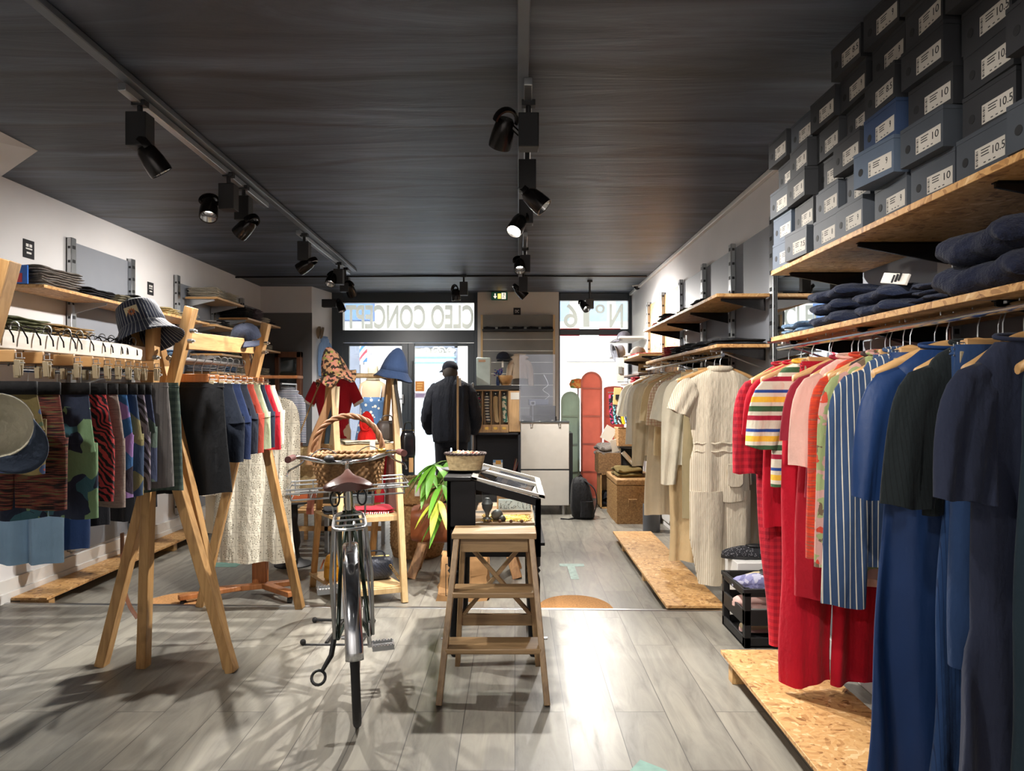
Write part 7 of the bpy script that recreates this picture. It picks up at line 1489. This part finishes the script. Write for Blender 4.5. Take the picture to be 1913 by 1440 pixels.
# trunk, crate, baskets, bin
def box_basket(name, label, x0, x1, y0, y1, z0, z1, mat, lid=False, cell=.03):
    t_ = thing(name, label, 'basket', ((x0 + x1) / 2, (y0 + y1) / 2, z0)); m = MB(); per = []
    def side(a, b):
        n_ = max(2, int((Vector(b) - Vector(a)).length / (cell / 2))); return [(a[0] + (b[0] - a[0]) * k / n_, a[1] + (b[1] - a[1]) * k / n_) for k in range(n_)]
    c4 = [(x0, y0), (x1, y0), (x1, y1), (x0, y1)]; pr = side(c4[0], c4[1]) + side(c4[1], c4[2]) + side(c4[2], c4[3]) + side(c4[3], c4[0]); cxx, cyy = (x0 + x1) / 2, (y0 + y1) / 2
    zz1 = z1 - (.07 if lid else 0); rows = max(4, int((zz1 - z0) / cell * 2)); rings = []
    for i in range(rows + 1):
        ring = []
        for j, (x, y) in enumerate(pr):
            d = .014 * ((1 if (j // 1 + i) % 2 else 0)); vx, vy = x - cxx, y - cyy; L_ = math.hypot(vx, vy); ring.append((x + vx / L_ * d, y + vy / L_ * d, z0 + (zz1 - z0) * i / rows))
        rings.append(ring)
    m.loft(rings, 0, (1, 1 if lid else 0)); m.build('woven_sides', mat, t_, smooth=0 if 0 else 80, subsurf=1 if 0 else 0)
    if lid: m = MB(); m.bx(x0 - .012, x1 + .012, y0 - .012, y1 + .012, zz1 + .004, z1); m.build('lid', mat, t_, bevel=.012); m = MB(); m.tube([(x0 + .12, y0 - .012, z0 + .18), (x0 + .12, y0 - .025, z0 + .26), (x0 + .2, y0 - .025, z0 + .26), (x0 + .2, y0 - .012, z0 + .18)], .008, 6); m.build('handle', mat, t_)
    else: m = MB(); m.tube([(x0, y0, z1), (x1, y0, z1), (x1, y1, z1), (x0, y1, z1)], .012, 8, loop=True); m.build('rim', mat, t_)
    return t_
box_basket('storage_basket', 'large rectangular wicker trunk with lid on the floor below the beige clothes', 1.075, 1.50, 7.6, 8.4, ZL, .41, M_rush, True, .04)
cr = thing('wooden_crate', 'upright wooden crate holding dark cloths behind the wicker trunk', 'crate', (1.12, 8.85, ZL))
m = MB(); xx0, xx1, yy0, yy1, zz1 = 1.02, 1.36, 8.62, 9.0, .36
m.bx(xx0, xx0 + .015, yy0, yy1, ZL, zz1); m.bx(xx1 - .015, xx1, yy0, yy1, ZL, zz1); m.bx(xx0, xx1, yy0, yy1, zz1 - .015, zz1); m.bx(xx0, xx1, yy0, yy1, ZL, ZL + .015); m.bx(xx0, xx1, yy1 - .012, yy1, ZL, zz1); m.build('frame', M_wood, cr)
o = bpy.data.objects.new('folded_cloth', fold_mesh(fbk, 1, 2)); C.objects.link(o); o.location = (1.18, 8.8, ZL + .016); o.scale = (.28, .3, .16); tag(o, 'dark cloth stuffed inside the upright wooden crate', 'cloth')
box_basket('open_basket', 'open wicker basket of scarves standing on the wooden crate', 1.0, 1.30, 8.62, 8.98, .362, .60, M_wickd, False, .035)
fs_ = lambda nm, lb, c_, x, y, z, sx_, sy_, sz_, rz=0: tag((lambda o: (C.objects.link(o), setattr(o, 'location', (x, y, z)), setattr(o, 'scale', (sx_, sy_, sz_)), setattr(o, 'rotation_euler', (0, 0, rz)), o)[-1])(bpy.data.objects.new(nm, fold_mesh(c_, 2, 2))), lb, nm.replace('_', ' '))
fs_('scarf', 'black and grey patterned scarf bulging out of the open basket', fabric('scarf_zebra', (60, 58, 58), 'zebra', c2=(170, 160, 150), scale=.8), 1.13, 8.78, .56, .26, .3, .14, .2)
sh = thing('wall_shelf', 'dark shelf bracketed to the wall under the small square basket', 'shelf', (1.3, 7.95, .74), group='wall shelves on the right'); m = MB(); m.bx(1.12, XR - .02, 7.75, 8.15, .725, .742); m.build('board', M_black, sh)
box_basket('square_basket', 'small square wicker basket on the dark shelf beneath the hanging socks', 1.12, 1.38, 7.8, 8.1, .744, .93, M_wick, False, .03)
for k, (a, b, c_, d_, rx) in enumerate(((1137, 810, .13, .16, .5), (1150, 832, .10, .14, -.2), (1172, 855, .06, .16, .7))):
    p = P(a, b, 8.0 - k * .1); m = MB(); 
    if k == 2: m.cyl(p - Vector((.05, 0, -.06)), p + Vector((.06, 0, -.06)), .025, 16)
    else: m.box(p, (c_, .004, d_), (.1, rx, .1))
    tag(m.build('paper_sheet', M_paper), ['white paper sheet sticking out left of the square basket', 'creased white paper hanging under the square basket', 'rolled white paper tube above the wicker trunk'][k], 'paper')
fs_('hand_bag', 'olive and black handbag lying on the wicker trunk', fabric('bag_olive', (112, 96, 56)), 1.22, 7.9, .412, .26, .34, .10, .1)
m = MB(); m.cyl((1.32, 8.15, .412), (1.32, 8.15, .70), .12, 24, r2=.13); tag(m.build('black_bin', M_blackp), 'black round bin on the wicker trunk below the papers', 'bin')
m = MB(); m.lathe([(.085, 0), (.085, .27), (.08, .27), (.08, .01), (.001, .01)], 32, (1.36, 7.2, ZL)); tag(m.build('grey_bin', plain('bin_grey', (84, 88, 94), .5)), 'grey cylindrical bin behind the long beige dresses', 'bin')
# hanging socks and accessory cards near the far right corner
rk = thing('sock_rack', 'small wire rack hung with colourful socks in front of the coral screen', 'rack', tuple(P(1152, 733, 8.3)))
m = MB(); m.tube([P(1136, 733, 8.3), P(1176, 733, 8.3)], .005, 8); m.tube([P(1176, 733, 8.3), (XR - .03, 8.3, ZP(733, 8.3))], .005, 8); m.build('arm', M_steel, rk)
for k, (c1_, c2_, lb) in enumerate((((28, 34, 44), (190, 60, 110), 'dark sock with pink spots'), ((30, 60, 66), (120, 180, 190), 'dark teal sock'), ((24, 26, 32), (180, 180, 190), 'black sock with grey pattern'), ((214, 186, 40), (214, 186, 40), 'yellow sock'), ((30, 34, 50), (90, 130, 200), 'navy sock with blue toe'))):
    sock(lb + ' on the wire sock rack', XP(1141 + k * 7, 8.28), 8.29, ZP(737, 8.3), .34, fabric('hs%d' % k, c1_, 'blob', c2=c1_, c3=c2_, c4=c2_, scale=.3), 'socks on the wire rack', .022)
for k, (a, b, w_, h_, lb) in enumerate(((1151, 690, 15, 44, 'tall pale accessory card left of the rail end'), (1146, 740, 14, 32, 'tan card with a clip beside the hanging socks'), (1174, 728, 18, 40, 'cream accessory card with dark hair clips'), (1192, 688, 18, 16, 'small cream box of accessories under the rail'))):
    p = P(a + w_ / 2, b, 7.9 + k * .06); sx_ = w_ * 7.9 / F; sz_ = h_ * 7.9 / F; t_ = thing('accessory_card', lb, 'card', tuple(p), group='accessory cards by the far rail end'); m = MB(); m.box(p, (sx_, .012, sz_), (0, .08 * (k % 2), 0)); m.build('card', plain('card%d' % k, [(200, 198, 186), (206, 178, 116), (210, 206, 190), (190, 172, 130)][k], .7), t_, bevel=.002)
    m = MB(); m.box(p + Vector((0, -.012, -.01)), (sx_ * .5, .012, sz_ * .3)); m.build('clip', M_blackp if k else M_slatg, t_, bevel=.003)
m = MB(); m.tube([(1.15, 8.12, 1.44), (XR - .02, 8.12, 1.44)], .006, 8); tag(m.build('accessory_rail', M_chrome), 'chrome arm holding the accessory cards near the far corner', 'display arm')
# brown framed cabinet door at the left end wall with striped shirt
cbn = thing('framed_cabinet', 'brown wooden framed glass cabinet against the dark end wall', 'cabinet', (-2.85, 9.0, ZL)); yy = 8.98; xa, xb, za, zb2 = XP(513, yy), XP(562, yy), .35, ZP(657, yy)
m = MB(); m.bx(xa, xa + .05, yy, yy + .09, za, zb2); m.bx(xb - .055, xb, yy, yy + .09, za, zb2); m.bx(xa, xb, yy, yy + .09, zb2 - .07, zb2); m.bx(xa, xb, yy, yy + .09, za, za + .08); m.bx(xa, xb, yy, yy + .09, ZL, za); m.build('frame', M_dwood, cbn, bevel=.004)
m = MB(); m.bx(xa + .05, xb - .055, yy + .03, yy + .034, za + .08, zb2 - .07); m.build('glass_pane', glass('cab_glass', (.8, .85, .85), .6), cbn, smooth=0); m = MB(); m.bx(xa + .05, xb - .055, yy + .08, yy + .088, za + .08, zb2 - .07); m.build('back_board', M_wallg, cbn)
for z in (1.55,): m = MB(); m.bx(xa + .05, xb - .055, yy + .036, yy + .08, z, z + .015); m.build('inner_shelf', M_dwood, cbn)
garment('top', 'striped_jumper', 'white and navy striped long-sleeved jumper before the brown framed cabinet', 'jumper', (XP(538, 8.3), 8.3, ZP(722, 8.3)), R(20), fabric('breton', (206, 208, 214), 'hstripe', c2=(50, 66, 100), scale=.9), seed=160, length=.62, half=.12, sl=.55, slo=.02, top=-.03, slw=(.05, .035))
hanger('top', 'wooden hanger of the white and navy striped jumper', (XP(538, 8.3), 8.3, ZP(722, 8.3) + .045), R(20), 'hangers by the cabinet').scale = (.55, 1, 1)
m = MB(); m.tube([(XP(538, 8.3), 8.05, ZP(722, 8.3) + .03), (XP(538, 8.3), 8.6, ZP(722, 8.3) + .03)], .012, 10); m.tube([(XP(538, 8.3), 8.6, ZP(722, 8.3) + .03), (XP(538, 8.3), 8.6, ZL + .0)], .012, 10); m.tube([(XP(538, 8.3) - .2, 8.6, ZL + .012), (XP(538, 8.3) + .2, 8.6, ZL + .012)], .012, 10); tag(m.build('garment_rail', M_steel), 'slim steel rail stand holding the striped jumper', 'clothes rail')
# hamper and tote left of the ladder shelf
bb = thing('bench', 'low pale bench under the round hamper left of the ladder shelf', 'bench', (-2.05, 6.95, ZL)); m = MB(); m.bx(-2.36, -1.93, 6.75, 7.15, .28, .31); m.build('bench_top', M_beech, bb, bevel=.003)
for (x, y) in ((-2.33, 6.78), (-1.96, 6.78), (-2.33, 7.12), (-1.96, 7.12)): m = MB(); m.bx(x - .015, x + .015, y - .015, y + .015, ZL, .28); m.build('leg', M_beech, bb)
hm = thing('wicker_hamper', 'round wicker hamper with plaited rim behind the pedestal table', 'basket', (-2.13, 6.95, .311)); m = MB(); woven(m, [(.14, 0), (.17, .12), (.17, .32)], 110, None, .006, 28, rowh=.02); m.build('woven_wall', M_rush, hm, world=False, smooth=80); m = MB(); rim(m, .175, .33, t=.014); m.build('rim', M_wick, hm, world=False, smooth=80)
tt = thing('straw_tote', 'large open-weave straw tote bag hanging at the left of the ladder shelf', 'bag', (XP(588, 5.15), 5.0, ZP(912, 5.1)))
m = MB(); woven(m, [(.085, 0), (.12, .10), (.125, .24), (.115, .30)], 90, None, .006, 24, (0, 0, 0), 1, .5, .02); m.build('woven_body', M_straw, tt, world=False, smooth=80, solid=.004)
m = MB(); m.tube(smooth_path([Vector((-.10, 0, .29)), Vector((-.02, 0, .5)), Vector((.10, -.02, .78)), Vector((.13, 0, .80)), Vector((.12, 0, .5)), Vector((.10, 0, .29))]), .010, 8, sq=.5); m.build('strap', fabric('tote_strap', (170, 140, 100)), tt, world=False, smooth=80)
# scarves and bags on the ladder shelf
def drape(name, label, cat, pts, w_, mat, th=.012, seed=1, fringe=0):
    m = MB(); rings = []; rnd = random.Random(seed); ph = rnd.random() * 6; P_ = smooth_path([Vector(p) for p in pts], 6)
    for i, p in enumerate(P_):
        t = i / (len(P_) - 1); ww = (w_[0] + (w_[1] - w_[0]) * t) / 2
        rings.append([p + Vector((ww * math.cos(a), th * math.sin(a) + .008 * math.sin(ww * math.cos(a) * 90 + ph), 0)) for a in [2 * math.pi * j / 20 for j in range(20)]])
    m.loft(rings); o = m.build(name, mat, smooth=75); tag(o, label, cat)
    if fringe:
        e = P_[-1]; m = MB()
        for k in range(14): x = -w_[1] / 2 + w_[1] * k / 13; m.tube([e + Vector((x, 0, 0)), e + Vector((x * 1.05, 0, -fringe))], .002, 4)
        f = m.build('fringe', mat, o, world=False); 
    return o
def px(a, b, y): return tuple(P(a, b, y))
drape('scarf', 'tan scarf with red tip hanging at the left of the ladder shelf', 'scarf', [px(622, 722, 4.86), px(608, 770, 4.86), px(590, 820, 4.86), px(584, 868, 4.86)], (.035, .10), fabric('scarf_tan', (204, 160, 120)), seed=3)
drape('scarf', 'slate blue scarf hanging between the ladder legs', 'scarf', [px(627, 722, 4.92), px(619, 770, 4.92), px(612, 830, 4.92)], (.03, .05), fabric('scarf_slate', (70, 92, 112)), seed=4)
drape('scarf', 'cream scarf hanging beside the slate blue one', 'scarf', [px(631, 722, 4.80), px(626, 780, 4.80), px(622, 835, 4.80)], (.03, .06), fabric('scarf_cream', (220, 206, 170)), seed=5)
drape('scarf', 'dusty pink fringed scarf hanging behind the left ladder leg', 'scarf', [px(583, 880, 5.25), px(581, 930, 5.25), px(579, 948, 5.25)], (.06, .05), fabric('scarf_pink', (190, 130, 120)), seed=6, fringe=.05)
drape('bag_strap', 'dark leather strap hanging down the right ladder leg from the blue hat', 'strap', [px(736, 705, 4.99), px(744, 750, 4.93), px(750, 800, 4.90)], (.025, .025), plain('strap_grey', (70, 68, 66), .5), .004, 7)
drape('scarf', 'dark red cloth hanging under the top board of the ladder shelf', 'cloth', [px(712, 848, 5.2), px(711, 890, 5.2), px(709, 938, 5.2)], (.09, .07), fabric('cloth_red', (166, 24, 44)), seed=8)
drape('scarf', 'rosy brown shawl hanging at the right inside the ladder shelf', 'shawl', [px(732, 850, 5.25), px(733, 900, 5.25), px(736, 950, 5.25)], (.08, .13), fabric('shawl', (128, 92, 84)), seed=9)
z3 = .966
fs_('lace_cloth', 'cream lace cloth lying on the top board of the ladder shelf', fabric('lace', (222, 214, 190), 'grid', c2=(190, 180, 150), scale=.4), ladder_pt(z3, .55, .35).x, ladder_pt(z3, .55, .35).y, z3 + .001, .16, .30, .022, R(115))
p = ladder_pt(z3, .62, .6); hc_ = thing('hooded_cap', 'small bright red knitted hood standing on the top board of the ladder shelf', 'hood', tuple(p + Vector((0, 0, .001))))
m = MB(); m.loft([ell((0, 0, z), a, b) for z, a, b in ((0, .062, .05), (.02, .066, .055), (.06, .06, .05), (.085, .045, .04), (.095, .046, .042), (.13, .052, .046), (.17, .045, .042), (.20, .028, .028), (.218, .008, .008))]); m.build('knit_body', fabric('hood_red', (214, 30, 26), bump=.5), hc_, world=False, smooth=75)
m = MB(); m.tube([(.035 * math.cos(a), -.042, .135 + .05 * math.sin(a)) for a in [2 * math.pi * k / 20 for k in range(20)]], .007, 6, loop=True); m.build('hood_edge', fabric('hood_red', (214, 30, 26)), hc_, world=False, smooth=75)
def handbag(name, label, loc, w_, d_, h_, mat, rz=0, strap=None, quilt=False):
    t_ = thing(name, label, 'bag', loc, rz); m = MB(); rings = []
    for i in range(13):
        x = -w_ / 2 + w_ * i / 12; k = (1 - abs(i / 6 - 1) ** 5 * .35); ring = []
        for j in range(24):
            a = 2 * math.pi * j / 24; cx, cz = math.cos(a), math.sin(a); q = (abs(cx) ** 2.8 + abs(cz) ** 2.8) ** (-1 / 2.8); ring.append((x, cx * q * d_ / 2 * k, h_ / 2 + cz * q * h_ / 2 * k))
        rings.append(ring)
    m.loft(rings); m.build('body', mat, t_, world=False, smooth=60)
    m = MB(); m.tube([(x_, 0, h_ * (.985)) for x_ in (-w_ * .4, w_ * .4)], .004, 6); m.build('zip', M_brass, t_, world=False)
    m = MB(); m.tube(smooth_path([Vector((-w_ * .3, -.01, h_ * .95)), Vector((-w_ * .2, -.015, h_ * 1.22)), Vector((w_ * .2, -.015, h_ * 1.22)), Vector((w_ * .3, -.01, h_ * .95))]), .005, 6); m.build('handle', mat, t_, world=False)
    return t_
M_gbag = plain('bag_greybrown', (92, 84, 80), .45, bump=.2); M_blbag = plain('bag_shiny_black', (26, 26, 30), .18); M_quilt = fabric('bag_quilted', (34, 38, 48), 'zebra', c2=(46, 50, 62), rough=.4, scale=.8)
handbag('leather_bag', 'grey brown leather bag on the right of the top ladder board', tuple(ladder_pt(z3, .95, .6) + Vector((.0, .02, .001))), .14, .10, .15, M_gbag, R(30))
t_ = handbag('leather_bag', 'shiny black leather bag hanging outside the right ladder leg', tuple(P(762, 862, 5.05)), .10, .07, .22, M_blbag, R(20))
m = MB(); m.box((.012, -.05, -.02), (.03, .002, .10)); m.build('swing_tag', M_kraft, t_, world=False)
m = MB(); m.box(P(696, 836, 4.83), (.036, .003, .085), (.06, 0, 0)); tag(m.build('price_card', M_paper), 'pale green price card hanging from the top board of the ladder shelf', 'price tag')
z2 = .501; p = ladder_pt(z2, .62, .35)
t_ = fs_('red_cloth', 'red folded cloth with cream tassels on the middle ladder board', fabric('cloth_red', (166, 24, 44)), p.x, p.y, z2 + .001, .20, .30, .035, R(110))
m = MB()
for k in range(22): a = p + Vector((-.16 + .30 * k / 21, -.14 + .06 * k / 21 + .01 * (k % 2), .012)); m.tube([a, a + Vector((0, -.02, -.010))], .004, 5)
m.v = [(x, y, max(z, z2 + .002)) for x, y, z in m.v]; m2 = m.build('tassels', fabric('tassel', (220, 206, 190)), None, smooth=60); m2.parent = t_; m2.matrix_parent_inverse = Matrix.LocRotScale(t_.location, Euler(t_.rotation_euler), t_.scale).inverted()
fs_('folded_garment', 'navy folded garment at the left of the middle ladder board', fbk, ladder_pt(z2, .05, .5).x, ladder_pt(z2, .05, .5).y, z2 + .001, .12, .16, .04, R(20))['category'] = 'folded clothes'
z1 = .046; mu = thing('mustard_backpack', 'small mustard yellow backpack on the low ladder board', 'backpack', tuple(ladder_pt(z1, .12, .55) + Vector((0, 0, .001))))
M_mus = plain('mustard', (196, 140, 30), .6, bump=.2); m = MB(); m.loft([[(a * math.copysign(abs(math.cos(q)) ** .6, math.cos(q)), .06 * math.sin(q), z) for q in [2 * math.pi * j / 20 for j in range(20)]] for z, a in ((0, .055), (.02, .068), (.11, .066), (.16, .05), (.175, .02))]); m.build('bag', M_mus, mu, world=False, smooth=60)
m = MB(); m.loft([[(a * math.cos(q), -.055 + .02 * math.sin(q), z) for q in [2 * math.pi * j / 16 for j in range(16)]] for z, a in ((.02, .04), (.09, .045))]); m.bx(-.05, .05, -.066, -.058, .11, .13); m.build('pocket', M_mus, mu, world=False, smooth=60); m = MB(); m.tube(smooth_path([Vector((-.03, 0, .17)), Vector((0, 0, .21)), Vector((.03, 0, .17))]), .005, 6); m.tube([(-.06, -.03, .14), (-.08, -.05, .08)], .006, 6); m.build('straps', M_leather, mu, world=False)
t_ = handbag('bowling_bag', 'dark navy quilted bag with chain on the low ladder board', tuple(ladder_pt(z1, .72, .38) + Vector((0, 0, .001))), .24, .15, .155, M_quilt, R(15))
m = MB()
for k in range(9): a = Vector((.10 + .008 * k, -.07, .10 - .012 * k)); m.tube([a + Vector((.008 * math.cos(q), .002, .008 * math.sin(q))) for q in [2 * math.pi * j / 10 for j in range(10)]], .0022, 5, loop=True)
m.build('chain', M_brass, t_, world=False)
# potted plant on the leather bench
pn = thing('potted_plant', 'green leafy potted plant standing behind the glass case', 'potted plant', (-.40, 5.5, .466))
m = MB(); m.lathe([(.05, 0), (.065, .10), (.07, .11), (.06, .11), (.055, .09)], 24, caps=(1, 0)); m.build('pot', plain('pot_white', (190, 186, 178), .5), pn, world=False)
M_leaf = plain('leaf_green', (96, 152, 48), .4, noise=.25, nscale=10); M_leaf2 = plain('leaf_yellow', (168, 176, 60), .45, noise=.15)
random.seed(9)
def leaflet(m, p, d, L, w_, droop, mi=0):
    d = Vector(d).normalized(); sd_ = d.cross(Vector((0, 0, 1)));
    if sd_.length < .1: sd_ = Vector((1, 0, 0))
    sd_.normalize(); n = 7; A = []; B = []; Cc_ = []
    for i in range(n + 1):
        t = i / n; c_ = p + d * (L * t) + Vector((0, 0, -droop * L * t * t)); ww = w_ * math.sin(math.pi * min(1, t * .97 + .03)) ** .8; A.append(c_ + sd_ * ww + Vector((0, 0, ww * .25))); Cc_.append(c_); B.append(c_ - sd_ * ww + Vector((0, 0, ww * .25)))
    m.loft([A, Cc_, B], mi, closed=False)
base_p = Vector((-.40, 5.5, .56)); clusters = [(P(812, 868, 5.05), 6), (P(826, 905, 5.0), 6), (P(820, 935, 4.95), 5), (P(838, 862, 5.2), 6), (P(800, 885, 5.1), 5), (P(850, 880, 5.3), 5), (P(829, 958, 5.0), 4)]
for i, (c_, k_) in enumerate(clusters):
    m = MB(); m.tube(smooth_path([base_p, base_p.lerp(c_, .5) + Vector((0, 0, .12)), c_]), .0035, 6); sm = m.build('stem', plain('stem_green', (104, 132, 60), .5), pn)
    m = MB()
    for q in range(k_):
        a = -1.2 + 2.4 * q / (k_ - 1) + random.uniform(-.2, .2) + math.pi * 1.25; leaflet(m, c_, (math.cos(a), math.sin(a) * .5 - .1, random.uniform(-.5, .15)), random.uniform(.15, .21), random.uniform(.022, .03), .7)
    m.build('leaves', M_leaf2 if i == 2 else M_leaf, sm, smooth=60)
# black bottle crate with shoes near the mirror
ck = thing('bottle_crate', 'black plastic bottle crate with a round white emblem, next to the red dress', 'crate', (1.33, 3.9, 0)); X0, X1, Y0, Y1, Z1 = 1.175, 1.50, 3.70, 4.10, .305
m = MB(); t_k = .012
for (a, b, c_, d_) in ((X0, X1, Y0, Y0 + t_k), (X0, X1, Y1 - t_k, Y1), (X0, X0 + t_k, Y0, Y1), (X1 - t_k, X1, Y0, Y1)):
    m.bx(a, b, c_, d_, 0, .055); m.bx(a, b, c_, d_, .115, .195); m.bx(a, b, c_, d_, .262, Z1)
for x in (X0, X1 - .035):
    for y in (Y0, Y1 - .035): m.bx(x, x + .035, y, y + .035, 0, Z1)
m.bx(X0, X1, Y0, Y1, .004, .016); m.bx(X0 - .006, X1 + .006, Y0 - .006, Y0 + .006, Z1 - .022, Z1); m.bx(X0 - .006, X0 + .006, Y0, Y1, Z1 - .022, Z1); m.build('crate_body', M_blackp, ck, bevel=.003)
m = MB(); ec = Vector((XP(1446, 3.69), Y0 - .002, .157)); m.tube([ec + Vector((.027 * math.cos(a), 0, .027 * math.sin(a))) for a in [2 * math.pi * k / 32 for k in range(32)]], .0022, 6, loop=True)
for sg in (-1, 1): m.add([ec + Vector(q) for q in ((0, -.001, -.02), (sg * .014, -.001, .008), (sg * .009, -.001, .015), (sg * .003, -.001, .004), (0, -.001, -.006))], [(0, 1, 2, 3, 4)])
m.build('emblem', M_paper, ck, smooth=0)
lil, crm, pnk = fabric('clog_lilac', (150, 150, 190), 'blob', c2=(120, 120, 160), c3=(190, 190, 210), scale=.4), plain('clog_cream', (216, 200, 160), .5), plain('clog_pink', (214, 176, 166), .5)
shoe('clog', 'lilac patterned clog on top in the black bottle crate', (1.30, 3.86, .27), R(70), lil, lil, 'shoes in the bottle crate'); shoe('clog', 'cream clog behind the lilac one in the bottle crate', (1.34, 3.98, .25), R(100), crm, crm, 'shoes in the bottle crate')
shoe('clog', 'pale pink clog inside the black bottle crate', (1.30, 3.86, .17), R(80), pnk, pnk, 'shoes in the bottle crate'); shoe('clog', 'pale clog lying at the bottom of the bottle crate', (1.34, 3.9, .03), R(95), crm, pnk, 'shoes in the bottle crate')
wbx = MB(); wbx.bx(1.28, 1.50, 4.16, 4.42, ZL if 0 else .0, .33); wbx = wbx.build('shoe_carton', M_white, bevel=.003); tag(wbx, 'tall white carton under the black sandals', 'carton')
M_blg = fabric('sandal_black', (40, 40, 44), 'dots', c2=(120, 120, 124), scale=.3)
shoe('sandal', 'black glittery sandal on the white carton, left one', (1.36, 4.28, .331), R(80), M_blg, M_blackp, 'black sandals on the white carton'); shoe('sandal', 'black glittery sandal on the white carton, right one', (1.455, 4.3, .331), R(85), M_blg, M_blackp, 'black sandals on the white carton')
m = MB(); m.tube([(1.50, 4.27, .97), (1.47, 4.22, .94), (1.452, 4.20, .7), (1.45, 4.2, .50)], .02, 8, sq=.25); bl = m.build('belt', M_blackp); tag(bl, 'black belt hanging beside the slotted upright above the sandals', 'belt'); m = MB(); m.box((1.43, 4.185, .84), (.03, .004, .06), (.1, .2, 0)); m.build('paper_label', M_paper, bl)
m = MB(); m.bx(-3.15, -2.97, 4.40, 4.412, 1.976, 2.09, 0); m.bx(-3.13, -3.0, 4.398, 4.40, 1.985, 2.04, 1); tag(m.build('picture_card', [plain('card_blue', (50, 110, 200), .5), plain('card_red', (190, 60, 70), .5)]), 'blue and red picture card at the end of the upper left shelf', 'card')
m = MB(); m.tube(smooth_path([Vector((-1.93, 3.55, .62)), Vector((-1.925, 3.55, .4)), Vector((-1.90, 3.55, .28)), Vector((-1.86, 3.56, .2))]), .018, 8, sq=.25); tag(m.build('belt_strap', M_dwood), 'brown strap hanging between the legs of the near sawhorse rack', 'belt')
